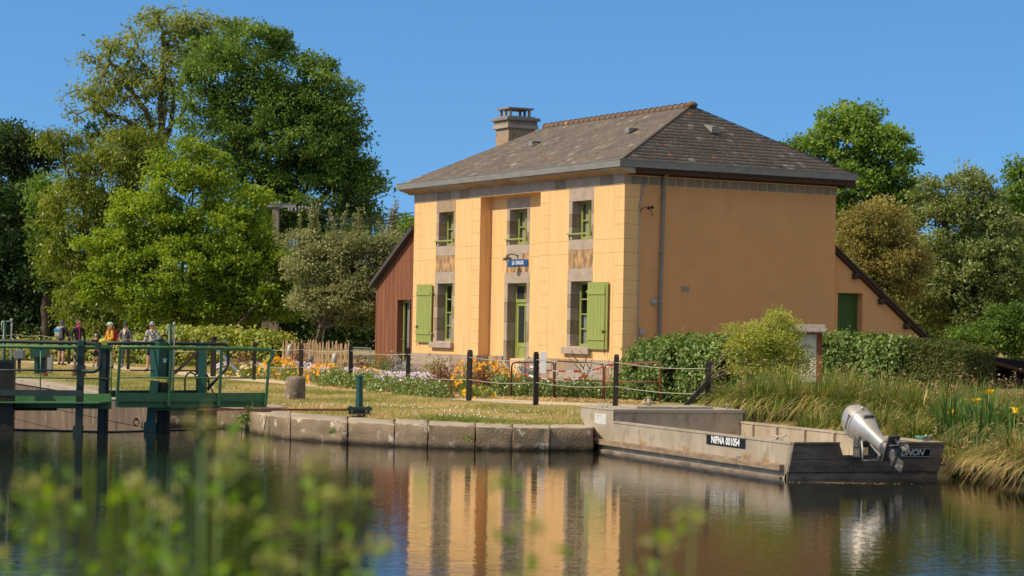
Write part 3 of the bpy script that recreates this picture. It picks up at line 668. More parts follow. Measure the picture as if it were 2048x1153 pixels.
# stone band under the eaves, cornice along the front, timber eaves at the gable
b = MB()
x = -L_ - .012
while x < .01:
    w_ = random.uniform(.55, 1.0)
    if .012 - x - w_ < .35: w_ = .012 - x
    b.box(x + .006, x + w_ - .006, -.014, .2 if not (RX0 - .5 < x < RX1) else RD + .1, ZT + .004, 6.55, random.choice((0, 0, 0, 0, 1))); x += w_
y = .02
k = 0
while y < D_ - .05:
    w_ = .78 if k == 0 else random.uniform(.29, .37)
    w_ = min(w_, D_ - y); b.box(-.2, .012, y + (.19 if k == 0 else .014), y + w_ - .014, ZT + .012, 6.50, 1); y += w_; k += 1
b.box(-L_ - .012, -L_ + .2, .21, D_, ZT, 6.55)
HB(b, 'stone_band', [M['granite'], M['granite_dark']])
b = MB(); b.box(-L_ + .02, .005, .02, D_ - .01, ZT + .001, 6.56); HB(b, 'band_mortar', M['mortar'])
b = MB(); prof = [(.1, 6.55), (.0, 6.552), (-.07, 6.56), (-.10, 6.59), (-.10, 6.60), (-.22, 6.615), (-.27, 6.65), (-.40, 6.66), (-.41, 6.712), (.1, 6.712)]
x0 = -L_ - .36
while x0 < .36:
    x1 = min(x0 + random.uniform(.9, 1.3), .40)
    if .40 - x1 < .3: x1 = .40
    V_ = [(x0 + .003, y, z) for y, z in prof] + [(x1 - .003, y, z) for y, z in prof]; n = len(prof)
    b.add(V_, [tuple(range(n)), tuple(reversed(range(n, 2 * n)))] + [(i, i + n, (i + 1) % n + n, (i + 1) % n) for i in range(n)], random.choice((0, 0, 1))); x0 = x1
HB(b, 'cornice', [M['granite'], M['granite_rust']])
b = MB(); b.box(.015, .42, .102, D_ + .40, 6.66, 6.715); b.box(.36, .40, .102, D_ + .40, 6.56, 6.66); b.box(.014, .06, .102, D_ + .0, 6.53, 6.66); b.box(.0, .42, D_ + .04, D_ + .40, 6.50, 6.656)
b.box(-L_ - .4, 0, D_ + .01, D_ + .4, 6.6, 6.71); b.box(-L_ - .4, -L_ - .015, .1, D_ + .4, 6.6, 6.71)
HB(b, 'eaves_board', M['brownwood'])
# box gutter all round
b = MB(); ov = .46
gx0, gx1, gy0, gy1 = -L_ - ov, ov, -ov, D_ + ov
for z0, z1, o_ in ((6.715, 6.92, 0), (6.905, 6.93, .012)):
    b.box(gx0 - o_, gx1 + o_, gy0 - o_, gy0 + .025, z0, z1); b.box(gx0 - o_, gx1 + o_, gy1 - .025, gy1 + o_, z0, z1)
    b.box(gx0 - o_, gx0 + .025, gy0 + .026, gy1 - .026, z0 + .001, z1 - .001); b.box(gx1 - .025, gx1 + o_, gy0 + .026, gy1 - .026, z0 + .001, z1 - .001)
b.box(gx0 + .026, gx1 - .026, gy0 + .026, gy1 - .026, 6.718, 6.74)
for x in (-11, -8.1, -5.2, -2.3): b.box(x, x + .02, gy0 - .006, gy0, 6.72, 6.90)
for y in (1.6, 3.9, 6.2): b.box(gx1, gx1 + .006, y, y + .02, 6.72, 6.90)
HB(b, 'gutter', M['zinc'])
M['hipslate'] = mat('hip_slate', (.10, .08, .062), .9)
M['reflection_sheet'] = mat('reflection_tan', (.66, .50, .37), .9, col2=(.55, .41, .30), scale=3, stretch=(6, 6, .4))
# hipped roof, every slate a small tile
ex, ey, ez = ov - .04, ov - .04, 6.88
AR = (-2.3, D_ / 2, 8.90); AL = (-10.93, D_ / 2, 8.90)
c00 = (-L_ - ex, -ey, ez); c10 = (ex, -ey, ez); c11 = (ex, D_ + ey, ez); c01 = (-L_ - ex, D_ + ey, ez)
b = MB(); dz = Vector((0, 0, -.03))
vv = [Vector(q) + dz for q in (c00, c10, c11, c01, AL, AR)]
b.add(vv, [(0, 1, 5, 4), (1, 2, 5), (2, 3, 4, 5), (3, 0, 4)])
roof = HB(b, 'roof', mat('roof_base', (.05, .042, .036), .9))
def slates(name, A, B, Tb, Ta, row=.175, wid=.21):
    A, B, Tb, Ta = map(Vector, (A, B, Tb, Ta)); ev = (B - A).normalized()
    mid = (Ta + Tb) / 2; up = (mid - A) - ev * (mid - A).dot(ev); S = up.length; up.normalize(); nn = ev.cross(up).normalized()
    if nn.z < 0: nn = -nn
    V = []; Q = []; C_ = []
    nr = int(S / row)
    for r in range(nr + 1):
        s0 = r * row; t = min(s0 / S, 1); a0 = A + (Ta - A) * t; b0 = B + (Tb - B) * t
        t2 = min((s0 + row * 1.25) / S, 1); a1 = A + (Ta - A) * t2; b1 = B + (Tb - B) * t2
        w0 = (b0 - a0).length; n = max(1, int(w0 / wid)); of = (r % 2) * .5
        P = A + up * s0; ua, ub = (a0 - A).dot(ev), (b0 - A).dot(ev); ua1, ub1 = (a1 - A).dot(ev), (b1 - A).dot(ev)
        u = ua - wid * of + random.uniform(-.02, .02)
        while u < ub:
            u1 = u + wid * random.uniform(.9, 1.1)
            x0, x1 = max(u, ua), min(u1, ub); y0, y1 = min(max(u, ua1), ub1), max(min(u1, ub1), ua1)
            if x1 - x0 > .02:
                lift = .013 + random.uniform(-.003, .005); sag = random.uniform(-.008, .008)
                k = len(V)
                lo0 = A + up * (s0 + sag) + nn * lift; hi = A + up * min(s0 + row * 1.25, S) + nn * .004
                g = .004
                V += [lo0 + ev * (x0 + g), lo0 + ev * (x1 - g), hi + ev * max(y1 - g, y0), hi + ev * y0, lo0 + ev * (x0 + g) - nn * (lift + .004), lo0 + ev * (x1 - g) - nn * (lift + .004)]
                Q += [(k, k + 1, k + 2, k + 3), (k + 4, k + 5, k + 1, k)]; c = random.random(); C_ += [c, c]
            u = u1
    return np_mesh(name, np.array([(v.x, v.y, v.z - ZB) for v in V]), np.array(Q), M['slate'], roof, C_)
m = bpy.data.materials.new('slate'); m.use_nodes = True; n = m.node_tree; p = n.nodes['Principled BSDF']
a_ = n.nodes.new('ShaderNodeAttribute'); a_.attribute_name = 'rnd'; r = n.nodes.new('ShaderNodeValToRGB'); e = r.color_ramp.elements
e[0].color = (.12, .097, .077, 1); e[0].position = 0; e[1].color = (.40, .34, .28, 1); e[1].position = 1
for ps, c in ((.4, (.128, .102, .080)), (.75, (.142, .113, .089)), (.95, (.158, .126, .10)), (.985, (.26, .22, .18))): k = e.new(ps); k.color = _lin(c)
n.links.new(a_.outputs['Fac'], r.inputs[0])
tc = n.nodes.new('ShaderNodeTexCoord')
def _nz(sc, lo, hi, col, prev, det=4):
    z = n.nodes.new('ShaderNodeTexNoise'); z.inputs['Scale'].default_value = sc; z.inputs['Detail'].default_value = det; n.links.new(tc.outputs['Object'], z.inputs['Vector'])
    mr = n.nodes.new('ShaderNodeMapRange'); mr.inputs[1].default_value = lo; mr.inputs[2].default_value = hi; n.links.new(z.outputs['Fac'], mr.inputs[0])
    mx = n.nodes.new('ShaderNodeMix'); mx.data_type = 'RGBA'; n.links.new(mr.outputs[0], mx.inputs['Factor']); n.links.new(prev, mx.inputs['A']); mx.inputs['B'].default_value = _lin(col); return mx.outputs['Result']
q = _nz(1.2, .42, .80, (.088, .070, .056), r.outputs[0]); q = _nz(14, .60, .68, (.27, .22, .17), q); q = _nz(3.1, .668, .71, (.40, .16, .04), q, 6)
n.links.new(q, p.inputs['Base Color']); p.inputs['Roughness'].default_value = .8; p.inputs['Specular IOR Level'].default_value = .25
M['slate'] = m
slates('slates', c00, c10, AR, AL); slates('slates', c10, c11, AR, AR); slates('slates', c01, c00, AL, AL)
M['ridge'] = mat('ridge_tile', (.17, .105, .065), .9, col2=(.12, .085, .062), scale=5, col3=(.46, .18, .04), scale3=3.5, amt3=(.58, .70), bump=.3, bscale=20)
b = MB(); x = AL[0]
while x < AR[0]:
    prof = [(.15 * math.cos(a), .13 * math.sin(a)) for a in np.linspace(-.15, PI + .15, 9)]
    e1 = min(x + .34, AR[0] + .12)
    V_ = [(x, D_ / 2 + u, 8.88 + v) for u, v in prof] + [(e1, D_ / 2 + u * .86, 8.865 + v * .9) for u, v in prof]
    b.add(V_, [(i, i + 1, i + 10, i + 9) for i in range(8)] + [tuple(range(9))], 0, False)
    V_ = [(x - .02, D_ / 2 + u * 1.12, 8.88 + v * 1.16) for u, v in prof] + [(x + .05, D_ / 2 + u * 1.12, 8.88 + v * 1.16) for u, v in prof]
    b.add(V_, [(i, i + 1, i + 10, i + 9) for i in range(8)] + [tuple(range(9)), tuple(range(9, 18))], 0, False)
    x += .325
b.ball((AR[0] + .05, D_ / 2, 8.93), (.20, .18, .11), 12)
HB(b, 'ridge_tiles', M['ridge'], roof)
for a, q_ in ((c10, AR), (c11, AR)):                     # hip capping slates
    b = MB(); a = Vector(a); q_ = Vector(q_); n_h = 26
    for i in range(n_h):
        s0 = a + (q_ - a) * (i / n_h); s1 = a + (q_ - a) * ((i + 1.25) / n_h if i < n_h - 1 else 1)
        b.bar(s0 + Vector((0, 0, .028)), s1 + Vector((0, 0, .018)), .07, .012)
    HB(b, 'hip_capping', M['hipslate'], roof)
def roof_pt(x, y):                        # height of the front slope / right hip
    zf = ez + (8.90 - ez) * (y + ey) / (D_ / 2 + ey); zr = ez + (8.90 - ez) * (ex - x) / (ex - AR[0]); return min(zf, zr)
for x, y, ax in ((-8.55, 2.0, 'f'), (-2.75, 2.0, 'f'), (-1.25, 3.75, 'r')):
    z = roof_pt(x, y); b = MB()
    if ax == 'f': P = [(-.13, -.24, -.09), (.13, -.24, -.09), (.10, .16, .08), (-.10, .16, .08), (-.11, -.23, .06), (.11, -.23, .06)]
    else: P = [(.28, -.16, -.17), (.28, .16, -.17), (-.2, .13, .12), (-.2, -.13, .12), (.28, -.12, .03), (.28, .12, .03)]
    b.add([(x + u, y + v, z + w_ + .04) for u, v, w_ in P], [(0, 1, 2, 3), (0, 4, 5, 1), (1, 5, 2), (0, 3, 4), (4, 3, 2, 5)])
    HB(b, 'roof_vent', M['zinc'], roof, .012)
# chimney
ch = MB()
for z0, z1, m_ in ((7.0, 8.05, 0), (8.05, 8.5, 0), (8.5, 8.93, 0)): ch.box(-13.20, -12.30, 3.05, 4.10, z0, z1, 0)
chim = HB(ch, 'chimney', [M['granite_rust']], bevel=.008)
b = MB(); b.box(-13.28, -12.22, 2.97, 4.18, 8.93, 9.06); HB(b, 'chimney_collar', M['granite'], chim, .015)
b = MB(); b.box(-13.25, -12.25, 3.0, 4.15, 9.06, 9.20); HB(b, 'chimney_band', M['granite_dark'], chim, .01)
b = MB(); b.box(-13.33, -12.17, 2.92, 4.23, 9.20, 9.31); b.box(-13.2, -12.3, 3.05, 4.1, 9.31, 9.36); HB(b, 'chimney_slab', M['zinc'], chim, .012)
b = MB()
for x in (-13.1, -12.78, -12.46):
    for y in (3.2, 3.94): b.box(x - .035, x + .035, y - .035, y + .035, 9.36, 9.60)
b.box(-13.22, -12.34, 3.08, 4.06, 9.60, 9.655); HB(b, 'chimney_cowl', M['granite_dark'], chim)

# windows: granite surround, green frame, panes, inside, curtains
def window(q):
    (o0, o1), (x0, x1), (z0, z1), y = q['o'], q['w'], q['z'], q['y']
    b = MB(); pr = .006; dpt = .46
    b.box(o0, o1, y - pr, y + dpt, z1, q['zt'], 1 if q['up'] and o0 < -11 else 0)                      # lintel
    nj = 3 if q['up'] else 5; zz = np.linspace(z0, z1, nj + 1)
    for i in range(nj):
        b.box(o0 + (.0 if i % 2 else .0), x0, y - pr, y + dpt, zz[i] + .003, zz[i + 1] - .003, i % 2); b.box(x1, o1, y - pr, y + dpt, zz[i] + .003, zz[i + 1] - .003, (i + 1) % 2)
    if q['up']: b.box(o0, o1, y - pr, y + dpt, q['zb'], z0)
    su = HB(b, 'window_surround', [M['granite'], M['granite_rust'] if q['up'] and o0 < -11 else M['granite_dark']], bevel=.012)
    if not q['up']:
        b = MB(); b.box(o0 - .12, o1 + .0, y - .13, y + dpt, q['zb'], z0 - .012); b.box(x0 + .003, x1 - .003, y - .02, y + dpt, z0 - .02, z0 + .025); HB(b, 'window_sill', M['granite'], bevel=.012)
    yf = y + .285; b = MB(); f = .075; xm = (x0 + x1) / 2
    b.box(x0, x0 + f, yf, yf + .07, z0 + .03, z1); b.box(x1 - f, x1, yf, yf + .07, z0 + .03, z1); b.box(x0 + f, x1 - f, yf + .001, yf + .069, z1 - f, z1); b.box(x0 + f, x1 - f, yf - .02, yf + .069, z0 + .03, z0 + .1)
    b.box(xm - .05, xm + .05, yf - .012, yf + .06, z0 + .1, z1 - f); b.box(xm - .018, xm + .018, yf - .03, yf - .012, z0 + .1, z1 - f)
    for xa in (x0 + f, xm + .05): b.box(xa, xa + .04, yf + .006, yf + .058, z0 + .1, z1 - f)
    for xa in (xm - .05, x1 - f): b.box(xa - .04, xa, yf + .006, yf + .058, z0 + .1, z1 - f)
    nr = 2 if q['up'] else 4; zc = np.linspace(z0 + .1, z1 - f, nr + 1)
    for z in zc[1:-1]:
        b.box(x0 + f + .04, xm - .09, yf + .012, yf + .05, z - .018, z + .018); b.box(xm + .09, x1 - f - .04, yf + .012, yf + .05, z - .018, z + .018)
    fr = HB(b, 'window', M['green'])
    b = MB(); b.poly([(x0 + f, yf + .03, z0 + .1), (x1 - f, yf + .03, z0 + .1), (x1 - f, yf + .03, z1 - f), (x0 + f, yf + .03, z1 - f)]); HB(b, 'pane', M['clear'], fr)
    if q['up']:
        b = MB(); n = 18; xs = np.linspace(x0 + f, x1 - f, n); V_ = [(x, yf + .09 + .012 * math.sin(i * 1.7), z) for z in (z0 + .06, z1 - .02) for i, x in enumerate(xs)]; b.add(V_, [(i, i + 1, n + i + 1, n + i) for i in range(n - 1)]); HB(b, 'reflection_sheet', M['reflection_sheet'], fr)  # added tan sheet; its colour stands in for warm reflections in the glass
    b = MB(); yb = yf + .9; b.poly([(x0 - .2, yb, z0 - .1), (x1 + .2, yb, z0 - .1), (x1 + .2, yb, z1 + .1), (x0 - .2, yb, z1 + .1)])
    for xx in (x0 - .2, x1 + .2): b.poly([(xx, yf + .2, z0 - .1), (xx, yb, z0 - .1), (xx, yb, z1 + .1), (xx, yf + .2, z1 + .1)])
    for zz_ in (z0 - .1, z1 + .1): b.poly([(x0 - .2, yf + .2, zz_), (x1 + .2, yf + .2, zz_), (x1 + .2, yb, zz_), (x0 - .2, yb, zz_)])
    HB(b, 'room_behind', M['roomwall'], fr)
    if not q['up']:
        b = MB(); zt = z0 + .1 + (z1 - f - z0 - .1) * .5
        for xa, xb in ((x0 + f + .03, xm - .05), (xm + .05, x1 - f - .03)):
            n = 14; xs = np.linspace(xa, xb, n); V_ = [(x, yf + .10 + .018 * math.sin(i * 1.9), z) for z in (z0 + .08, zt) for i, x in enumerate(xs)]
            b.add(V_, [(i, i + 1, n + i + 1, n + i) for i in range(n - 1)])
        HB(b, 'lace_curtain', M['lace'], fr)
    else:
        b = MB(); zr = z0 + .17; ya = y - .05
        b.bar((o0 - .02, ya, zr), (x1 + .05, ya, zr), .03, .045); b.bar((x0 - .04, ya, zr), (x0 - .04, ya + .1, zr), .02, .03); b.bar((x1 + .03, ya, zr), (x1 + .03, ya + .1, zr), .02, .03)
        b.bar((x1 + .03, ya, zr - .03), (x1 + .03, ya, zr + .09), .025, .03)
        HB(b, 'window_bar', M['green'])
        b = MB(); b.tube([(o0 + .05, ya + .02, zr), (o0 + .06, y - .015, zr - .16)], .012, 6); HB(b, 'bar_bracket', M['iron'])
for q in WIN: window(q)
# front door
q = DOOR; (o0, o1), (x0, x1), (z0, z1), y = q['o'], q['w'], q['z'], q['y']
b = MB(); pr = .006; b.box(o0, o1, y - pr, y + .5, z1, q['zt'])
zz = np.linspace(z0 - .2, z1, 6)
for i in range(5): b.box(o0, x0, y - pr - (.05 if zz[i] < 1.1 else 0), y + .5, zz[i] + .003, zz[i + 1] - .003, i % 2); b.box(x1, o1, y - pr - (.05 if zz[i] < 1.1 else 0), y + .5, zz[i] + .003, zz[i + 1] - .003, (i + 1) % 2)
HB(b, 'door_surround', [M['granite'], M['granite_dark']], bevel=.012)
yf = y + .285; b = MB(); f = .08; zt = 2.98
b.box(x0, x0 + f, yf, yf + .08, z0, z1); b.box(x1 - f, x1, yf, yf + .08, z0, z1); b.box(x0 + f, x1 - f, yf + .001, yf + .079, z1 - f, z1); b.box(x0 + f, x1 - f, yf - .015, yf + .079, zt - .05, zt + .05)
b.box((x0 + x1) / 2 - .025, (x0 + x1) / 2 + .025, yf + .01, yf + .06, zt + .05, z1 - f)
dr = HB(b, 'door_frame', M['green'])
b = MB(); a, c = x0 + f + .005, x1 - f - .005; yd = yf + .02
for xa, xb in ((a, a + .1), (c - .1, c), ((a + c) / 2 - .03, (a + c) / 2 + .03)): b.box(xa, xb, yd, yd + .045, z0 + .01, zt - .06)
for za, zb in ((z0 + .012, z0 + .2), (z0 + .82, z0 + .95), (zt - .16, zt - .062)): b.box(a + .1, c - .1, yd + .002, yd + .043, za, zb)
b.box(a + .1, c - .1, yd + .02, yd + .035, z0 + .2, z0 + .82)
door = HB(b, 'door', M['green'])
b = MB(); b.box(a + .1, c - .1, yd + .02, yd + .026, z0 + .95, zt - .16); b.box(x0 + f, x1 - f, yd + .02, yd + .026, zt + .05, z1 - f); HB(b, 'pane', M['glass'], door)
b = MB(); b.bar((c - .05, yd, z0 + 1.05), (c - .05, yd - .05, z0 + 1.05), .03); b.bar((c - .05, yd - .05, z0 + 1.05), (c - .17, yd - .05, z0 + 1.06), .022); HB(b, 'handle', M['steel'], door)
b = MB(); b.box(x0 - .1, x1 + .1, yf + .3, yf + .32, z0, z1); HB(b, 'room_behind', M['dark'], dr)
# shutters standing open against the wall
def shutter(x0, x1, z0, z1, latch_x, right):
    b = MB(); n = 6; w_ = (x1 - x0) / n; y1 = -.05; y0 = -.085
    for i in range(n): b.box(x0 + i * w_ + .004, x0 + (i + 1) * w_ - .004, y0, y1, z0, z1)
    b.box(x0 + .01, x1 - .01, y0 + .008, y1 - .001, z0 + .01, z1 - .01)
    s_ = HB(b, 'shutter', M['green'], bevel=.003)
    b = MB(); xa, xb = (x0 + .02, x1 - .12) if right else (x0 + .02, x1 - .1)
    for z in (z1 - .36, z0 + .26):
        b = MB(); b.box(xa, xb, y0 - .024, y0 - .001, z, z + .13); HB(b, 'shutter_batten', M['green'], s_, .004)
    b = MB(); xr = x1 - .1 if right else x0 + .1
    if right: b.tube([(xr, y0 - .02, z0 - .12), (xr, y0 - .02, z1 - .08)], .009, 6)
    b.ball((xr - .1 if right else xr, y0 - .02, z0 + .52), (.05, .025, .05), 8); b.bar((xr - .17, y0 - .02, z0 + .50), (xr + .06, y0 - .02, z0 + .54), .02)
    b.tube([(xr, y0 - .02, z0 + .05), (xr + .005, y0 - .015, z0 - .14)], .008, 6)
    HB(b, 'shutter_latch', M['rust'], s_)
    b = MB(); xh = x0 if right else x1
    for z in (z1 - .27, z0 + .3): b.box(xh - .03, xh + .06, y0 - .012, y1, z - .03, z + .03) if not right else b.box(xh - .06, xh + .03, y0 - .012, y1, z - .03, z + .03)
    HB(b, 'hinge', M['green'], s_)
shutter(-12.80, -11.69, 1.60, 3.52, -12.7, False); shutter(-1.79, -.69, 1.55, 3.49, -.8, True)
# lettering helper: filled text turned into a mesh
def lettering(name, text, size, m, parent, mtx, sx=1, depth=.002, spacing=1.0, bold=0.0):
    cu = bpy.data.curves.new(name, 'FONT'); cu.body = text; cu.size = size; cu.align_x = 'CENTER'; cu.align_y = 'CENTER'; cu.extrude = depth; cu.space_character = spacing; cu.offset = bold
    to = bpy.data.objects.new(name, cu); COL.objects.link(to)
    me = bpy.data.meshes.new_from_object(to.evaluated_get(bpy.context.evaluated_depsgraph_get())); bpy.data.objects.remove(to)
    me.transform(mtx @ Matrix.Diagonal((sx, 1, 1, 1))); me.materials.clear()
    me.name = name; return link(name, me, m, parent)
UP = Matrix.Rotation(PI / 2, 4, 'X')                       # text plane x,y -> x,z facing -y
b = MB(); b.box(-7.43, -6.13, RD - .03, RD - .004, 4.06, 4.255); sg = HB(b, 'name_sign', M['blue'], bevel=.004)
lettering('name_lettering', 'LA  DIALAIS', .165, M['white'], sg, Matrix.Translation((-6.75, RD - .032, 4.155 - ZB)) @ UP, .74, spacing=1.10, bold=.004)
b = MB(); b.box(-7.22, -6.45, RD - .03, RD - .004, 4.265, 4.43); b.box(-7.0, -6.6, RD - .034, RD - .03, 4.30, 4.40); HB(b, 'small_plaque', M['granite'], bevel=.004)
# gooseneck lamp
lm = MB(); lm.tube([(-6.75, RD, 4.36), (-6.76, RD - .12, 4.40), (-6.77, RD - .25, 4.42), (-6.78, RD - .34, 4.40), (-6.78, RD - .37, 4.34)], .014, 8); lm.lathe([(.05, 0), (.05, .03), (.02, .035)], 10, Matrix.Translation((-6.75, RD - .004, 4.36)) @ Matrix.Rotation(PI / 2, 4, 'X'))
lmo = HB(lm, 'wall_lamp', M['iron'])
T_ = Matrix.Translation((-6.78, RD - .39, 4.28)) @ Matrix.Rotation(math.radians(-14), 4, 'Y')
lm = MB(); lm.lathe([(.145, -.025), (.14, -.012), (.07, .04), (.04, .06), (.03, .1), (.012, .105)], 18, T_); HB(lm, 'lamp_shade', mat('lamp_enamel', (.10, .095, .085), .5), lmo)
lm = MB(); lm.ball(T_ @ Vector((0, 0, -.07)), (.05, .05, .075), 10); HB(lm, 'lamp_bulb', mat('bulb_glass', (.7, .68, .62), .15), lmo)
# gable: down pipe, cable duct, insulator bracket, junction box, bulkhead lamp, vent
b = MB(); xg = .07; pp = [(.30, 1.36, 6.72), (.22, 1.33, 6.62), (xg, 1.28, 6.50), (xg, 1.26, 5.0), (xg, 1.22, 3.2), (xg, 1.20, .45)]; b.tube(pp, .05, 12)
for z in (5.9, 4.35, 2.7, 1.4): b.lathe([(.058, z - .03), (.058, z + .03)], 12, Matrix.Translation((xg, 1.255 - (6.5 - z) * .011, 0)))
HB(b, 'drain_pipe', M['zinc'])
b = MB(); b.tube([(.025, .66, 6.44), (.025, .58, 5.95), (.025, .47, 5.57)], .02, 8); b.tube([(.03, .50, 5.50), (.03, .505, 3.4), (.03, .50, .7)], .016, 8); HB(b, 'cable_duct', M['grey'])
b = MB(); b.tube([(.03, .50, 5.45), (.06, .54, 5.58), (.14, .62, 5.62), (.16, .70, 5.60)], .012, 6); b.ball((.17, .70, 5.60), (.05, .05, .05), 8); b.ball((.17, .82, 5.62), (.04, .06, .05), 8); b.tube([(.15, .75, 5.56), (.16, .85, 5.45), (.15, .87, 5.36)], .01, 6); HB(b, 'cable_bracket', M['iron'])
b = MB(); b.box(.0, .07, .56, .70, 1.98, 2.17); HB(b, 'junction_box', M['grey'], bevel=.012); b = MB(); b.tube([(.035, .6, 1.98), (.035, .57, 1.9), (.03, .51, 1.86)], .01, 6); HB(b, 'box_cable', M['grey'])
b = MB(); b.lathe([(.10, 0), (.10, .04), (.085, .06), (.05, .07), (.05, .13), (.03, .15)], 16, Matrix.Translation((.0, 1.03, 2.94)) @ Matrix.Rotation(PI / 2, 4, 'Y')); HB(b, 'bulkhead_lamp', M['grey'])
b = MB(); b.box(-.01, .012, 1.97, 2.25, 3.25, 3.42)
for i in range(7): b.bar((.016, 1.99, 3.268 + i * .022), (.016, 2.23, 3.268 + i * .022), .012, .012)
HB(b, 'wall_vent', mat('vent_beige', (.42, .30, .19), .7))

# ------------------------------------------------------------------ timber clad annex on the far end
an = thing('timber_annex', 'red brown board clad annex with sloping roof at the far end of the house', 'annex', HM @ Vector((-14.8, 0, ZB)), -1.05979)
AO = (-14.8, 0, ZB)
def AB(b, name, m, parent=an, bevel=0): return b.build(name, m, parent, AO, bevel)
x0, x1, y0 = -16.28, -13.24, .10
zr = lambda x: 5.36 + (x + 13.24) * .60
b = MB(); x = x0
dx0, dx1, dz0, dz1 = -14.56, -13.62, .62, 3.02
while x < x1 - .01:
    xe = min(x + .105, x1); o_ = .0 if int((x - x0) / .105) % 3 else .008
    segs = [(.35, None)] if (xe <= dx0 or x >= dx1) else [(dz1 + .02, None)]
    for za, _ in segs: 
        V_ = [(x + .004, y0 - o_, za), (xe - .004, y0 - o_, za), (xe - .004, y0 + .04, za), (x + .004, y0 + .04, za), (x + .004, y0 - o_, zr(x)), (xe - .004, y0 - o_, zr(xe)), (xe - .004, y0 + .04, zr(xe)), (x + .004, y0 + .04, zr(x))]
        b.add(V_, [(0, 1, 2, 3), (4, 5, 6, 7), (0, 1, 5, 4), (1, 2, 6, 5), (2, 3, 7, 6), (3, 0, 4, 7)])
    x = xe
AB(b, 'board_cladding', M['redwood'])
b = MB(); b.poly([(x0, y0 + .05, .3), (dx0, y0 + .05, .3), (dx0, y0 + .05, zr(dx0)), (x0, y0 + .05, zr(x0))]); b.poly([(dx0, y0 + .05, dz1), (x1, y0 + .05, dz1), (x1, y0 + .05, zr(x1)), (dx0, y0 + .05, zr(dx0))]); b.poly([(dx1, y0 + .05, .3), (x1, y0 + .05, .3), (x1, y0 + .05, dz1), (dx1, y0 + .05, dz1)])
b.poly([(x0, y0 + .03, .3), (x0, 6.5, .3), (x0, 6.5, zr(x0)), (x0, y0 + .03, zr(x0))]); b.poly([(x0, 6.5, .3), (x1, 6.5, .3), (x1, 6.5, zr(x1)), (x0, 6.5, zr(x0))])
b.box(dx0 - .02, dx0, y0 - .02, y0 + .25, .5, dz1); b.box(dx1, dx1 + .02, y0 - .02, y0 + .25, .5, dz1); b.box(dx0, dx1, y0 - .02, y0 + .25, dz1, dz1 + .02)
AB(b, 'wall', M['redwood'])
b = MB(); b.add([(x0 - .14, -.12, zr(x0 - .14)), (x1, -.12, zr(x1)), (x1, 6.7, zr(x1)), (x0 - .14, 6.7, zr(x0 - .14)), (x0 - .14, -.12, zr(x0 - .14) + .15), (x1, -.12, zr(x1) + .15), (x1, 6.7, zr(x1) + .15), (x0 - .14, 6.7, zr(x0 - .14) + .15)], [(0, 1, 2, 3), (4, 5, 6, 7), (0, 1, 5, 4), (1, 2, 6, 5), (2, 3, 7, 6), (3, 0, 4, 7)])
AB(b, 'roof', mat('annex_roof', (.07, .06, .055), .7))
b = MB(); yd = y0 + .2; f = .09
b.box(dx0, dx0 + f, yd, yd + .06, dz0, dz1); b.box(dx1 - f, dx1, yd, yd + .06, dz0, dz1); b.box(dx0 + f, dx1 - f, yd, yd + .06, dz1 - f, dz1); b.box(dx0 + f, dx1 - f, yd, yd + .06, dz0, dz0 + .18)
d_ = AB(b, 'door', M['green'])
b = MB(); b.poly([(dx0 + f, yd + .03, dz0 + .18), (dx1 - f, yd + .03, dz0 + .18), (dx1 - f, yd + .03, dz1 - f), (dx0 + f, yd + .03, dz1 - f)]); AB(b, 'pane', M['clear'], d_)
b = MB(); n = 40; xs = np.linspace(dx0 + f, dx1 - f, n); V_ = [(x, yd + .12 + .025 * math.sin(i * 1.3), z) for z in (dz0 + .1, dz1) for i, x in enumerate(xs)]; b.add(V_, [(i, i + 1, n + i + 1, n + i) for i in range(n - 1)], 0, True); AB(b, 'curtain', M['curtain'], d_)
b = MB(); b.bar((dx0 + .06, yd, dz0 + 1.05), (dx0 + .06, yd - .05, dz0 + 1.05), .03); b.bar((dx0 + .06, yd - .05, dz0 + 1.05), (dx0 + .2, yd - .05, dz0 + 1.05), .02); AB(b, 'handle', M['steel'], d_)
# ------------------------------------------------------------------ rear lean-to
le = thing('lean_to', 'low rendered lean-to with sloping roof and dark green plank door behind the house', 'outbuilding', HM @ Vector((-2, 9.4, ZB)), -1.05979)
LO = (-2, 9.4, ZB)
def LB(b, name, m, parent=le, bevel=0): return b.build(name, m, parent, LO, bevel)
xe = -.16; zy = lambda y: 4.72 - (y - 7.49) * .742
b = MB()
y_0, y_1, dy0, dy1, dzt = 7.5, 11.25, 7.74, 8.68, 3.36
def side_poly(pts, x=xe): b.poly([(x, y, z) for y, z in pts])
side_poly([(y_0, .3), (dy0, .3), (dy0, zy(dy0) - .12), (y_0, zy(y_0) - .12)]); side_poly([(dy0, dzt), (dy1, dzt), (dy1, zy(dy1) - .12), (dy0, zy(dy0) - .12)]); side_poly([(dy1, .3), (y_1, .3), (y_1, zy(y_1) - .12), (dy1, zy(dy1) - .12)])
for y in (dy0, dy1): b.poly([(xe, y, .3), (xe - .3, y, .3), (xe - .3, y, dzt), (xe, y, dzt)])
b.poly([(xe, dy0, dzt), (xe, dy1, dzt), (xe - .3, dy1, dzt), (xe - .3, dy0, dzt)]); b.poly([(xe, y_1, .3), (-8, y_1, .3), (-8, y_1, zy(y_1) - .12), (xe, y_1, zy(y_1) - .12)])
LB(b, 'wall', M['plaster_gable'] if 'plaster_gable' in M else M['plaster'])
b = MB(); n = 9; w_ = (dy1 - dy0) / n
for i in range(n): b.box(xe - .28, xe - .25, dy0 + i * w_ + .006, dy0 + (i + 1) * w_ - .006, .5, dzt - .003)
b.box(xe - .29, xe - .282, dy0, dy1, .5, dzt - .003); LB(b, 'door', M['green_dark'])
b = MB()
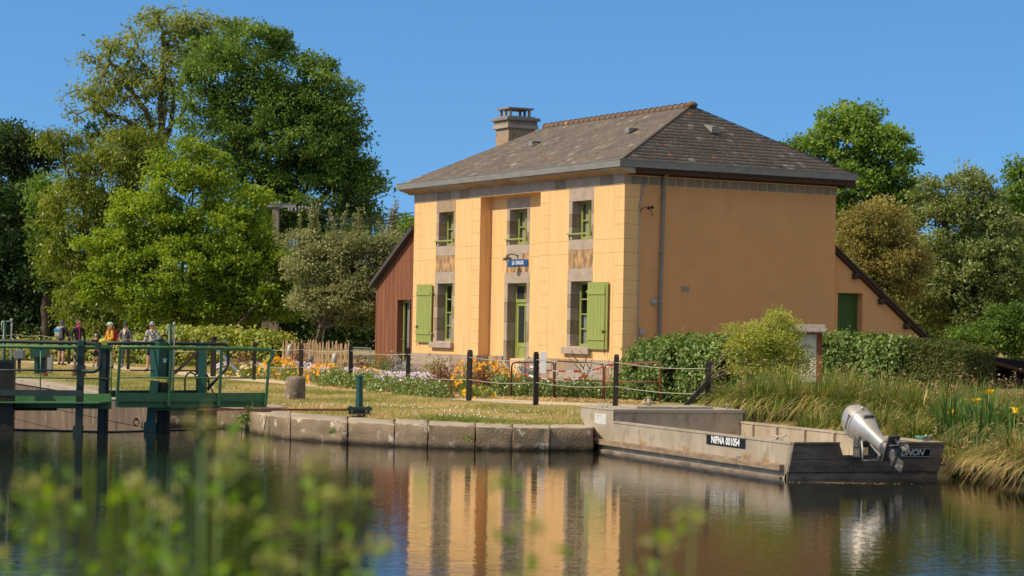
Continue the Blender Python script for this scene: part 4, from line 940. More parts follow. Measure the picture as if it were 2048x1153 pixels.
ys = [7.49, 8.5, 9.5, 10.5, 11.2, 11.8, 12.5, 13.4]; zs = [4.72, 3.97, 3.23, 2.49, 1.98, 1.66, 1.44, 1.22]
for (ya, za), (yb, zb) in zip(list(zip(ys, zs))[:-1], list(zip(ys, zs))[1:]):
    for t0, t1, xo, mi in ((-.10, .02, .12, 0), (.022, .075, .18, 1)):
        V_ = [(x, y, z + t) for t in (t0, t1) for (x, y, z) in ((xe + xo, ya, za), (xe + xo, yb, zb), (-8, yb, zb), (-8, ya, za))]
        b.add(V_, [(0, 1, 2, 3), (4, 5, 6, 7), (0, 1, 5, 4), (1, 2, 6, 5), (2, 3, 7, 6), (3, 0, 4, 7)], mi)
LB(b, 'roof', [M['brownwood'], mat('shed_slate', (.055, .045, .038), .9, col2=(.09, .07, .055), scale=4)])
for y in (8.35, 9.35, 10.35, 11.28):
    b = MB(); z = zy(y) - .20; b.box(xe - .3, xe + .15, y - .09, y + .09, z - .10, z + .08); LB(b, 'purlin_end', M['brownwood'], bevel=.01)
# open dark timber shed further right
sd_ = thing('open_shed', 'low dark open timber shed at the right edge behind the clipped hedge', 'shed', HM @ Vector((-2, 14.5, ZB)), -1.05979)
SO = (-2, 14.5, ZB)
b = MB()
for (ya, za), (yb, zb) in (((12.2, 1.60), (13.4, 1.30)), ((13.4, 1.30), (15.2, .93)), ((15.2, .93), (19, .42))):
    V_ = [(x, y, z + t) for t in (-.06, .05) for (x, y, z) in ((.6, ya, za), (.6, yb, zb), (-7, yb, zb + .3), (-7, ya, za + .6))]
    b.add(V_, [(0, 1, 2, 3), (4, 5, 6, 7), (0, 1, 5, 4), (1, 2, 6, 5), (2, 3, 7, 6), (3, 0, 4, 7)])
b.build('roof', M['brownwood'], sd_, SO)
b = MB()
for y in (12.4, 14.2, 16.2): b.box(.3, .45, y, y + .15, -.2, 1.5 - (y - 12.2) * .24)
b.box(.28, .30, 12.2, 18, .62, .80); b.build('timber_frame', M['brownwood'], sd_, SO)
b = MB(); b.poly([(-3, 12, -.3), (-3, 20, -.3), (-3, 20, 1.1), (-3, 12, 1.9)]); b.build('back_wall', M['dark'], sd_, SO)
# ------------------------------------------------------------------ vegetation
def unit(a): return a / np.maximum(np.linalg.norm(a, axis=1, keepdims=True), 1e-9)
def leaf_quads(P, N, D, L, W, fold=.25):
    """diamond leaves: base point P, facing N, pointing along D"""
    S = unit(np.cross(D, N)); L = np.asarray(L).reshape(-1, 1); W = np.asarray(W).reshape(-1, 1)
    mid = P + D * L * .45 + N * (W * fold); n = len(P)
    V = np.empty((n, 4, 3)); V[:, 0] = P; V[:, 1] = mid + S * W * .5; V[:, 2] = P + D * L; V[:, 3] = mid - S * W * .5
    return V.reshape(-1, 3), np.arange(4 * n).reshape(n, 4)
def rand_dirs(n, zb=0.0):
    d = RNG.normal(size=(n, 3)); d[:, 2] += zb; return unit(d)
def seg_tubes(A, B, ra, rb, n=5):
    d = unit(B - A); up = np.where(np.abs(d[:, 2:3]) < .9, np.array([[0, 0, 1.]]), np.array([[1., 0, 0]]))
    u = unit(np.cross(d, up)); v = np.cross(d, u); m = len(A)
    V = np.empty((m, 2 * n, 3)); F = np.empty((m, n, 4), int); base = (np.arange(m) * 2 * n)[:, None]
    for j in range(n):
        t = 2 * PI * j / n; o = u * math.cos(t) + v * math.sin(t)
        V[:, j] = A + o * ra[:, None]; V[:, n + j] = B + o * rb[:, None]
    for j in range(n):
        j2 = (j + 1) % n; F[:, j] = np.concatenate([base + j, base + j2, base + n + j2, base + n + j], 1)
    return V.reshape(-1, 3), F.reshape(-1, 4)
def LB_(px, py, rx, ry, Y, dY=0, dep=.85):
    """crown lobe measured on the photo (centre and half-axes in pixels) at distance Y"""
    c = at(px, py, Y + dY); k = (Y + dY) / FPX
    return (c.x, c.y, c.z, rx * k, max(rx, ry) * k * dep, ry * k)

def make_tree(name, label, base, lobes, leaf, bark, ncl=300, per=90, size=.17, rc=.55, trunk_r=.25, stems=1, droop=0.0, tip_r=.012, flat=.6,
              shell=.45, fork=.35, cat='tree', group=None, limb=True, extra=None, wl=.55, jit=.5, leafup=.35, crown_name='crown'):
    base = np.array(base, float); root = thing(name, label, cat, tuple(base), 0, group)
    Lb = np.array(lobes, float); Lb[:, :3] -= base
    vol = (Lb[:, 3] * Lb[:, 4] * Lb[:, 5]) ** .75; cnt = np.maximum(4, (ncl * vol / vol.sum()).astype(int))
    C = []
    for l, k in zip(Lb, cnt):
        d = rand_dirs(k, .25); r = (shell + (1 - shell) * RNG.random((k, 1)) ** .6)
        C.append(l[:3] + d * r * l[3:6])
    C = np.concatenate(C); C = C[C[:, 2] > .3]
    # skeleton
    N = [np.zeros(3)]; Pn = [-1]
    cen = (Lb[:, :3] * vol[:, None]).sum(0) / vol.sum(); lowz = (Lb[:, 2] - Lb[:, 5]).min(); ft = max(.25, lowz + (cen[2] - lowz) * fork)
    tops = []
    for s in range(stems):
        last = 0; off = np.array([random.uniform(-.25, .25), random.uniform(-.2, .2), 0]) * stems if stems > 1 else np.zeros(3)
        tgt = np.array([cen[0] * .55, cen[1] * .5, ft]) + off * 2.2; k = max(3, int(ft / .6))
        for i in range(1, k + 1):
            t = i / k; p = tgt * np.array([t ** 1.4, t ** 1.4, t]) + (off * .5 * (1 - t)) + RNG.normal(size=3) * .05; N.append(p); Pn.append(last); last = len(N) - 1
        tops.append(last)
    if limb:
        for l in Lb[np.argsort(Lb[:, 2])]:
            src = min(tops, key=lambda i: np.linalg.norm(N[i][:2] - l[:2])); a = N[src]; tgt = l[:3] + np.array([0, 0, -.15 * l[5]])
            L = np.linalg.norm(tgt - a); k = max(3, int(L / .7)); last = src; bow = np.array([0, 0, .12 * L])
            for i in range(1, k + 1):
                t = i / k; p = a + (tgt - a) * t + bow * math.sin(PI * t) * (.6 if l[2] > a[2] else 1.2) + RNG.normal(size=3) * .10; N.append(p); Pn.append(last); last = len(N) - 1
    base_nodes = np.array(N); dd = np.array([np.linalg.norm(base_nodes[2:] - c, axis=1).min() for c in C]); tips = []
    for ci in np.argsort(dd):
        c = C[ci]; A = np.array(N); dist = np.linalg.norm(A - c, axis=1) + np.maximum(0, A[:, 2] - c[2]) * (.5 if droop < .2 else 0); dist[0] += 3
        j = int(dist.argmin()); a = N[j]; L = np.linalg.norm(c - a); k = max(2, int(L / .55)); last = j
        for i in range(1, k + 1):
            t = i / k; N.append(a + (c - a) * t + np.array([0, 0, .10 * L * math.sin(PI * t)]) + RNG.normal(size=3) * .035 * min(1, L)); Pn.append(last); last = len(N) - 1
        tips.append(last)
    N = np.array(N); Pn = np.array(Pn); w_ = np.zeros(len(N)); w_[tips] = 1
    for i in range(len(N) - 1, 0, -1): w_[Pn[i]] += w_[i]
    w_ = np.maximum(w_, 1); ex_ = math.log(max(trunk_r / tip_r, 1.5)) / math.log(max(w_[1:].max(), 2)); rad = tip_r * w_ ** min(ex_, .75)
    a, b = Pn[1:], np.arange(1, len(N)); ra = np.minimum(rad[a], rad[b] * 1.6); ra[a == 0] = rad[b][a == 0] * 1.3
    V, F = seg_tubes(N[a], N[b], ra, rad[b], 6); np_mesh('trunk', V, F, bark, root, smooth=True)
    # leaves round every twig end
    T = N[tips]; PT = N[Pn[tips]]; n = len(T) * per; idx = np.repeat(np.arange(len(T)), per)
    g = np.clip(RNG.normal(size=(n, 3)), -1.7, 1.7) * rc * .44; g[:, 2] *= flat; csz = (.55 + .8 * RNG.random(len(T)))[idx][:, None]
    P = T[idx] + (PT[idx] - T[idx]) * (RNG.random((n, 1)) * .6) + g * csz
    if droop: P[:, 2] -= RNG.random(n) ** 2 * droop * np.linalg.norm(g[:, :2], axis=1) * 2
    D = unit(g * .7 + rand_dirs(n) * .6 * rc + np.array([0, 0, -droop * rc])); Nn = rand_dirs(n, leafup * 3)
    Nn = unit(Nn - D * (Nn * D).sum(1, keepdims=True)); sz = size * (.6 + .8 * RNG.random(n))
    V, Q = leaf_quads(P, Nn, D, sz, sz * wl); rn = np.clip(.5 + RNG.normal(size=n) * .16 + (RNG.normal(size=len(T)) * .10)[idx], 0, 1)
    np_mesh(crown_name, V, Q, leaf, root, rn)
    if extra: extra(root, T, P)
    return root
def gp_(px, Y): x = xat(px, Y); return (x, Y, gh(x, Y))
LM = {
 'oak': leafmat('oak_leaf', (0.038, 0.07, 0.013), (0.078, 0.128, 0.021), (0.135, 0.195, 0.038), cscale=.45),
 'oak2': leafmat('oak_leaf_light', (0.05, 0.092, 0.014), (0.105, 0.168, 0.026), (0.17, 0.23, 0.046), cscale=.5),
 'acacia': leafmat('acacia_leaf', (0.095, 0.118, 0.026), (0.145, 0.17, 0.038), (0.2, 0.22, 0.06), trans=.45, cscale=.5),
 'bloom': leafmat('acacia_bloom_leaf', (0.06, 0.082, 0.01), (0.1, 0.13, 0.016), (0.165, 0.185, 0.03), trans=.45, cscale=.5),
 'mid': leafmat('fresh_leaf', (0.066, 0.108, 0.01), (0.122, 0.175, 0.016), (0.195, 0.25, 0.034), trans=.4, cscale=.5),
 'apple': leafmat('apple_leaf', (0.1, 0.112, 0.04), (0.17, 0.176, 0.068), (0.255, 0.245, 0.115), trans=.3, cscale=.8),
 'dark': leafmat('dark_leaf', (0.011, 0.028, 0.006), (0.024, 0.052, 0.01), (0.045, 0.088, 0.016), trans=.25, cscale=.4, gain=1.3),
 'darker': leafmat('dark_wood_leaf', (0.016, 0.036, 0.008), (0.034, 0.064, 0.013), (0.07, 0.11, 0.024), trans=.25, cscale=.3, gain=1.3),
 'yellow': leafmat('yellowing_leaf', (0.1, 0.095, 0.024), (0.17, 0.15, 0.04), (0.235, 0.2, 0.06), trans=.35, cscale=.5),
 'alder': leafmat('alder_leaf', (0.065, 0.085, 0.019), (0.122, 0.148, 0.038), (0.185, 0.205, 0.066), trans=.3, cscale=.5, spec=.5),
 'laurel': leafmat('laurel_leaf', (0.07, 0.1, 0.01), (0.17, 0.2, 0.022), (0.3, 0.27, 0.055), trans=.3, cscale=1.2, spec=.5),
 'ivy': leafmat('ivy_leaf', (0.035, 0.065, 0.01), (0.085, 0.13, 0.024), (0.15, 0.19, 0.05), trans=.2, cscale=1.5, spec=.35, rough=.5),
 'conifer': leafmat('conifer_needle', (0.03, 0.042, 0.008), (0.052, 0.064, 0.013), (0.09, 0.092, 0.022), trans=.15, cscale=1.0),
 'willow': leafmat('willow_leaf', (.11, .14, .022), (.20, .22, .04), (.31, .31, .075), trans=.4, cscale=1.2),
 'rose': leafmat('rose_leaf', (0.055, 0.09, 0.018), (0.13, 0.17, 0.036), (0.24, 0.265, 0.085), trans=.2, cscale=2, spec=.6, rough=.36),
 'bedgreen': leafmat('bed_leaf', (0.07, 0.1, 0.018), (0.13, 0.16, 0.034), (0.21, 0.22, 0.06), trans=.3, cscale=2),
 'redleaf': leafmat('red_leaf', (.07, .025, .015), (.13, .05, .028), (.17, .12, .04), trans=.3, cscale=2),
 'silver': leafmat('silver_leaf', (.26, .26, .21), (.40, .39, .33), (.55, .53, .46), trans=.2, cscale=2, gain=1.0),
 'sedge': leafmat('sedge_blade', (0.04, 0.075, 0.009), (0.115, 0.142, 0.024), (0.31, 0.24, 0.085), trans=.3, cscale=.9, clump=.5),
 'straw': leafmat('dry_sedge', (0.17, 0.115, 0.045), (0.31, 0.215, 0.09), (0.5, 0.37, 0.18), trans=.3, cscale=2),
 'seed': leafmat('seed_head', (0.13, 0.08, 0.035), (0.22, 0.14, 0.06), (0.34, 0.23, 0.115), trans=.2, cscale=2),
 'iris': leafmat('iris_leaf', (0.025, 0.06, 0.012), (0.05, 0.1, 0.02), (0.09, 0.15, 0.035), trans=.3, cscale=2),
 'grass': leafmat('grass_blade', (0.095, 0.125, 0.022), (0.21, 0.195, 0.055), (0.4, 0.3, 0.14), trans=.3, cscale=.5, clump=.55),
 'fore': leafmat('near_leaf', (.07, .16, .008), (.13, .26, .012), (.24, .36, .035), trans=.5, cscale=3, gain=1.0),
 'umbel': leafmat('umbel_bud', (.24, .27, .05), (.36, .36, .09), (.5, .48, .18), trans=.4, cscale=6, gain=1.0),
 'orange': leafmat('poppy_petal', (0.8, 0.34, 0.01), (0.88, 0.43, 0.015), (0.92, 0.54, 0.04), trans=.3, cscale=2, gain=1.0),
 'lilac': leafmat('daisy_petal', (0.62, 0.42, 0.58), (0.8, 0.66, 0.76), (0.92, 0.86, 0.88), trans=.3, cscale=3, gain=1.0),
 'cream': leafmat('cream_petal', (.70, .55, .25), (.78, .66, .36), (.85, .78, .55), trans=.3, cscale=3, gain=1.0),
 'yellowflower': leafmat('yellow_petal', (.75, .50, .01), (.85, .60, .02), (.9, .70, .05), trans=.3, cscale=3, gain=1.0),
}
Y = 104
make_tree('tall_tree', 'tall thin crowned yellow green tree with bare looking branches against the sky', gp_(335, Y), [LB_(330, 62, 95, 50, Y), LB_(225, 115, 70, 50, Y), LB_(185, 205, 62, 55, Y), LB_(415, 70, 80, 50, Y), LB_(270, 190, 95, 70, Y), LB_(345, 150, 80, 80, Y), LB_(240, 290, 80, 50, Y), LB_(470, 60, 45, 30, Y)],
          LM['acacia'], M['bark_pale'], ncl=420, per=34, size=.20, rc=.60, trunk_r=.26, droop=.35, tip_r=.020, fork=.25, wl=.45, shell=.3)
Y = 99
def blooms(root, T, P):
    n = 900; k = RNG.integers(0, len(P), n); p = P[k] + RNG.normal(size=(n, 3)) * .06; d = unit(RNG.normal(size=(n, 3)) * .3 + np.array([0, 0, -1.]))
    nn = rand_dirs(n); nn = unit(nn - d * (nn * d).sum(1, keepdims=True)); V, Q = leaf_quads(p, nn, d, np.full(n, .17), np.full(n, .08)); np_mesh('white_blossom', V, Q, LM['cream'], root, RNG.random(n))
make_tree('acacia_tree', 'drooping yellow green acacia in white bloom left of the round bright tree', gp_(215, Y), [LB_(210, 345, 90, 65, Y), LB_(150, 420, 70, 70, Y), LB_(130, 520, 50, 70, Y), LB_(165, 610, 60, 55, Y), LB_(115, 275, 45, 30, Y), LB_(270, 300, 80, 50, Y), LB_(240, 450, 80, 90, Y), LB_(220, 590, 80, 70, Y), LB_(190, 660, 80, 30, Y)],
          LM['bloom'], M['bark'], ncl=480, per=100, size=.17, rc=.62, trunk_r=.28, droop=.7, extra=blooms, wl=.4)
Y = 98
make_tree('oak_tree', 'big round dark green oak standing behind the power pole', gp_(540, Y), [LB_(500, 110, 100, 70, Y), LB_(425, 165, 75, 95, Y), LB_(600, 170, 90, 80, Y), LB_(560, 270, 130, 110, Y), LB_(672, 290, 70, 100, Y), LB_(640, 390, 120, 85, Y), LB_(430, 270, 85, 90, Y), LB_(725, 400, 45, 75, Y), LB_(500, 400, 110, 80, Y), LB_(690, 470, 90, 60, Y), LB_(560, 500, 110, 70, Y), LB_(655, 205, 62, 62, Y), LB_(610, 255, 85, 80, Y), LB_(500, 245, 95, 95, Y), LB_(700, 350, 55, 70, Y)],
          LM['oak'], M['bark'], ncl=980, per=100, size=.165, rc=.62, trunk_r=.42, shell=.5, tip_r=.014)
Y = 85
make_tree('bright_tree', 'broad bright green tree with several stems behind the hedge and the walkers', gp_(400, Y), [LB_(375, 385, 84, 74, Y), LB_(295, 460, 88, 70, Y), LB_(455, 468, 92, 66, Y), LB_(240, 545, 75, 75, Y), LB_(370, 545, 135, 90, Y), LB_(505, 560, 95, 80, Y), LB_(430, 615, 110, 50, Y), LB_(300, 610, 90, 45, Y), LB_(545, 610, 55, 45, Y), LB_(320, 335, 34, 34, Y), LB_(425, 318, 30, 26, Y), LB_(198, 480, 40, 30, Y), LB_(180, 575, 34, 34, Y), LB_(540, 495, 34, 26, Y), LB_(575, 560, 30, 30, Y), LB_(262, 405, 32, 26, Y), LB_(505, 400, 32, 28, Y), LB_(390, 296, 22, 16, Y)],
          LM['mid'], M['bark'], ncl=760, per=105, size=.15, rc=.50, trunk_r=.13, stems=4, shell=.5, fork=.12, tip_r=.010)
Y = 80
def shoots(root, T, P):
    nS = 46; V = []; Q = []; b = MB()
    for i in range(nS):
        j = T[RNG.integers(0, len(T))]; top = T[np.linalg.norm(T[:, :2] - j[:2], axis=1) < .8]; p = top[top[:, 2].argmax()]; L = random.uniform(.5, 1.2)
        e = p + np.array([random.uniform(-.18, .18), random.uniform(-.1, .1), L]); b.tube([p, e], [.014, .005], 4)
        n = 40; t = RNG.random((n, 1)); V.append(p + (e - p) * t + RNG.normal(size=(n, 3)) * .045)
    b.build('water_shoots', M['bark_pale'], root)
    P_ = np.concatenate(V); n = len(P_); d = rand_dirs(n, .5); nn = rand_dirs(n); nn = unit(nn - d * (nn * d).sum(1, keepdims=True)); v, q = leaf_quads(P_, nn, d, np.full(n, .10), np.full(n, .055)); np_mesh('shoot_leaves', v, q, LM['apple'], root, RNG.random(n))
make_tree('apple_tree', 'greyish apple tree with upright shoots beside the timber annex', gp_(632, Y), [LB_(690, 520, 85, 55, Y), LB_(630, 550, 65, 75, Y), LB_(740, 545, 70, 70, Y), LB_(610, 490, 35, 35, Y), LB_(690, 600, 100, 55, Y), LB_(765, 600, 45, 70, Y), LB_(780, 500, 35, 45, Y)],
          LM['apple'], M['bark_pale'], ncl=560, per=95, size=.11, rc=.42, trunk_r=.09, stems=3, fork=.1, extra=shoots, tip_r=.009)
for lab, px, Y, lobes, mt, ncl in [
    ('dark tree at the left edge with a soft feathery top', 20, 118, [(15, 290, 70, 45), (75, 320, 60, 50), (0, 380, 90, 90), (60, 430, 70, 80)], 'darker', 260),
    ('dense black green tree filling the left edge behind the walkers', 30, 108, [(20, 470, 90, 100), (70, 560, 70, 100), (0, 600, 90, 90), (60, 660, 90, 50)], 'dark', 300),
    ('brighter green young tree between the dark wood and the acacia', 90, 106, [(90, 400, 30, 50), (100, 470, 30, 60), (110, 560, 26, 50)], 'oak', 90),
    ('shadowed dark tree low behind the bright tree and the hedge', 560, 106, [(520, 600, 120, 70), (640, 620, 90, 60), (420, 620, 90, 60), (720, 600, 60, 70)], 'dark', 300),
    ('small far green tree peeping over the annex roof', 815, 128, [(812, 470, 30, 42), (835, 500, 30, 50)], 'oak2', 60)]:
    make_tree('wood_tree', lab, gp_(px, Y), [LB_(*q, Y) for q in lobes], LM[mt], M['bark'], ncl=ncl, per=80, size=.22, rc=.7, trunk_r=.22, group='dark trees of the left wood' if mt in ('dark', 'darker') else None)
Y = 97
make_tree('oak_tree', 'fresh green oak rising behind the right end of the roof', gp_(1690, Y), [LB_(1695, 275, 75, 65, Y), LB_(1622, 310, 65, 55, Y), LB_(1768, 335, 70, 85, Y), LB_(1690, 380, 100, 80, Y), LB_(1790, 420, 70, 70, Y), LB_(1580, 330, 35, 35, Y), LB_(1700, 470, 100, 60, Y), LB_(1650, 420, 60, 60, Y), LB_(1735, 250, 35, 35, Y)],
          LM['oak2'], M['bark'], ncl=520, per=95, size=.18, rc=.55, trunk_r=.33, shell=.45, tip_r=.014)
Y = 84
make_tree('yellowing_tree', 'olive brown bushy tree against the gable wall behind the lean-to', gp_(1765, Y), [LB_(1755, 450, 70, 50, Y), LB_(1715, 520, 50, 70, Y), LB_(1790, 540, 75, 80, Y), LB_(1740, 600, 70, 70, Y), LB_(1700, 470, 30, 40, Y)], LM['yellow'], M['bark'], ncl=360, per=95, size=.12, rc=.46, trunk_r=.13, stems=2, fork=.12)
Y = 92
make_tree('alder_tree', 'grey green alder with a domed top to the right of the lean-to roof', gp_(1930, Y), [LB_(1935, 400, 62, 65, Y), LB_(1880, 470, 80, 80, Y), LB_(1985, 470, 60, 80, Y), LB_(1930, 560, 110, 90, Y), LB_(1850, 590, 70, 70, Y), LB_(2010, 580, 70, 80, Y), LB_(1960, 640, 100, 50, Y), LB_(1860, 400, 35, 45, Y)], LM['alder'], M['bark'], ncl=620, per=95, size=.15, rc=.55, trunk_r=.25)
Y = 99
make_tree('oak_tree', 'dark green oak cut off by the right edge of the photo', gp_(2070, Y), [LB_(2065, 340, 45, 45, Y), LB_(2075, 420, 80, 70, Y), LB_(2020, 430, 40, 50, Y), LB_(2080, 520, 80, 80, Y), LB_(2070, 620, 90, 70, Y)], LM['oak'], M['bark'], ncl=260, per=75, size=.19, rc=.6, trunk_r=.3)
Y = 82
make_tree('low_tree', 'low bushy green shrub tree just above the dark shed at the right edge', gp_(2010, Y), [LB_(2010, 640, 45, 35, Y), LB_(1980, 680, 60, 35, Y), LB_(2045, 670, 40, 45, Y), LB_(1930, 680, 40, 25, Y)], LM['oak'], M['bark'], ncl=130, per=70, size=.14, rc=.45, trunk_r=.1, stems=2, fork=.1)
Y = 108
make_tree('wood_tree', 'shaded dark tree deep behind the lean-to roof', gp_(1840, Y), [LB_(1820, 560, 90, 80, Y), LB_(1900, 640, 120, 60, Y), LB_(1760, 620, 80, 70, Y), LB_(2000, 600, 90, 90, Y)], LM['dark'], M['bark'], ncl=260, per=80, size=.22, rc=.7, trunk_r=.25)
# far wood closing the view: one leafy mass no one could count
def far_wood():
    P = []
    prof = [(-500, 300), (-60, 300), (60, 380), (160, 480), (300, 520), (560, 560), (830, 590), (1100, 600), (1500, 600), (1660, 560), (1750, 500), (1900, 480), (2100, 430), (2500, 430)]
    pxs = [q[0] for q in prof]; pys = [q[1] for q in prof]
    for i in range(2300):
        px = random.uniform(-500, 2500); Yf = random.uniform(128, 150); top = np.interp(px, pxs, pys) + random.gauss(0, 14) + 22 * math.sin(px * .021); zt = zat(px, top, 128) ; z = random.uniform(0.2, 1) ** .8 * zt
        P.append((xat(px, Yf), Yf, z + random.uniform(-.5, .3)))
    P = np.array(P); per = 42; n = len(P) * per; idx = np.repeat(np.arange(len(P)), per); g = RNG.normal(size=(n, 3)) * np.array([.75, .75, .5]); p = P[idx] + g
    d = unit(g + rand_dirs(n) * .5); nn = rand_dirs(n, 1); nn = unit(nn - d * (nn * d).sum(1, keepdims=True)); sz = .42 * (.6 + .8 * RNG.random(n)); V, Q = leaf_quads(p, nn, d, sz, sz * .6)
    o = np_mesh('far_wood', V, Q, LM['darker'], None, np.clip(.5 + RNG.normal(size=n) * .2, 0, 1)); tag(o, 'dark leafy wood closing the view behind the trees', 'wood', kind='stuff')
far_wood()
# mistletoe balls in the tall tree
for lab, px, py, r in (('round dark mistletoe ball low in the left of the thin crowned tree', 183, 262, 15), ('small dark twig nest high in the thin crowned tree near the oak', 388, 70, 10)):
    c = at(px, py, 102); k = r * 102 / FPX; n = 420; d = rand_dirs(n); P = d * k * (RNG.random((n, 1)) ** .4); nn = rand_dirs(n); nn = unit(nn - d * (nn * d).sum(1, keepdims=True)); V, Q = leaf_quads(P, nn, d, np.full(n, .16), np.full(n, .05)); o = np_mesh('mistletoe' if r > 12 else 'nest', V, Q, LM['dark'], None, RNG.random(n)); o.location = c; tag(o, lab, 'mistletoe' if r > 12 else 'nest')

# ---- hedges: leafy skin over a dark twig body
def hedge(name, label, line, width, leaf, size, dens, up=.6, rnd=.08, cat='hedge', bulge=.10, dirz=0, wl=.7):
    """line: (x, y, z_base, height) points"""
    org = np.array(line[0][:3]); root = thing(name, label, cat, tuple(org)); core = MB(); P = []; N = []
    for (xa, ya, za, ha), (xb, yb, zb, hb) in zip(line[:-1], line[1:]):
        a = np.array([xa, ya]); b = np.array([xb, yb]); L = np.linalg.norm(b - a); t = (b - a) / L; nn = np.array([t[1], -t[0]]); nn = nn if nn[1] < 0 else -nn; w2 = width / 2
        q = []
        for p_, z_, h_ in ((a, za, ha), (b, zb, hb)):
            for s_ in (1, -1):
                e = p_ + nn * s_ * w2 * .72; q += [(e[0], e[1], z_ - .1), (e[0], e[1], z_ + h_ * .88)]
        core.add([tuple(np.array(v) - org) for v in q], [(0, 1, 5, 4), (2, 6, 7, 3), (1, 3, 7, 5), (0, 2, 3, 1), (4, 5, 7, 6)])
        for face, area in (('f', L * (ha + hb) / 2), ('b', L * .5), ('t', L * width), ('e0', width * ha), ('e1', width * hb)):
            n = int(area * dens); u = RNG.random(n); v = RNG.random(n); h = ha + (hb - ha) * u; z = za + (zb - za) * u; c = a + (b - a) * u[:, None]
            if face in 'fb':
                s_ = 1 if face == 'f' else -1; wob = bulge * np.sin(v * PI) + .05 * np.sin(u * L * 3 + v * 5); p = c + nn * s_ * (w2 + wob)[:, None]; pz = z + v * h; no = np.tile(np.array([nn[0] * s_, nn[1] * s_, .25]), (n, 1))
            elif face == 't':
                p = c + nn * ((v - .5) * width)[:, None]; pz = z + h - .10 * (np.abs(v - .5) * 2) ** 3 + .05 * np.sin(u * L * 2.3) + RNG.normal(size=n) * rnd * .5; no = np.tile(np.array([0, 0, 1.]), (n, 1))
            else:
                e = a if face == 'e0' else b; s_ = -1 if face == 'e0' else 1; p = np.tile(e, (n, 1)) + nn * ((u - .5) * width)[:, None] + t * s_ * .05; hh = ha if face == 'e0' else hb; pz = (za if face == 'e0' else zb) + v * hh; no = np.tile(np.array([t[0] * s_, t[1] * s_, .2]), (n, 1))
            P.append(np.column_stack([p, pz]) + RNG.normal(size=(n, 3)) * rnd); N.append(no)
    P = np.concatenate(P) - org; N = np.concatenate(N); n = len(P); N = unit(unit(N) + RNG.normal(size=(n, 3)) * up)
    d = RNG.normal(size=(n, 3)); d[:, 2] += dirz; d = unit(d - N * (d * N).sum(1, keepdims=True)); sz = size * (.6 + .8 * RNG.random(n)); V, Q = leaf_quads(P, N, d, sz, sz * wl)
    np_mesh('foliage', V, Q, leaf, root, np.clip(.5 + RNG.normal(size=n) * .2, 0, 1)); core.build('twigs', M['hedgecore'], root)
    return root
M['hedgecore'] = mat('hedge_inside', (.018, .018, .008), 1)
def hl(pts):                              # (px, Y, top_py)
    r = []
    for px, Y, ty in pts: x = xat(px, Y); z = gh(x, Y); r.append((x, Y, z, zat(px, ty, Y) - z))
    return r
hedge('laurel_hedge', 'yellow green leafy hedge between the bright tree and the paling fence', hl([(318, 79, 664), (400, 78.5, 666), (480, 78, 668), (572, 77.5, 674)]), 1.5, LM['laurel'], .13, 420, bulge=.15, rnd=.09)
hedge('low_hedge', 'low loose green hedge behind the group of walkers', hl([(20, 84, 690), (150, 83, 688), (250, 81.5, 686), (325, 80.5, 680)]), 1.3, LM['laurel'], .12, 330, bulge=.2, rnd=.12)
hedge('ivy_hedge', 'ivy covered hedge beside the barriers in front of the gable', hl([(1322, 52.5, 712), (1345, 51, 690), (1400, 50, 688), (1470, 49.5, 690), (1560, 49.5, 692)]), 1.4, LM['ivy'], .088, 1200, bulge=.25, rnd=.09, dirz=-.8)
hedge('ivy_hedge', 'dark glossy ivy hedge right of the information board', hl([(1632, 59, 682), (1700, 59, 682), (1770, 58.5, 685), (1822, 58, 690)]), 1.3, LM['ivy'], .095, 1150, bulge=.18, rnd=.10, dirz=-.8)
hedge('clipped_hedge', 'neatly clipped dark conifer hedge in front of the lean-to', hl([(1815, 58.2, 684), (1880, 57.5, 688), (1930, 57, 694), (1958, 56.7, 702)]), 1.4, LM['conifer'], .065, 3000, bulge=.05, rnd=.025, up=.9, wl=.4)

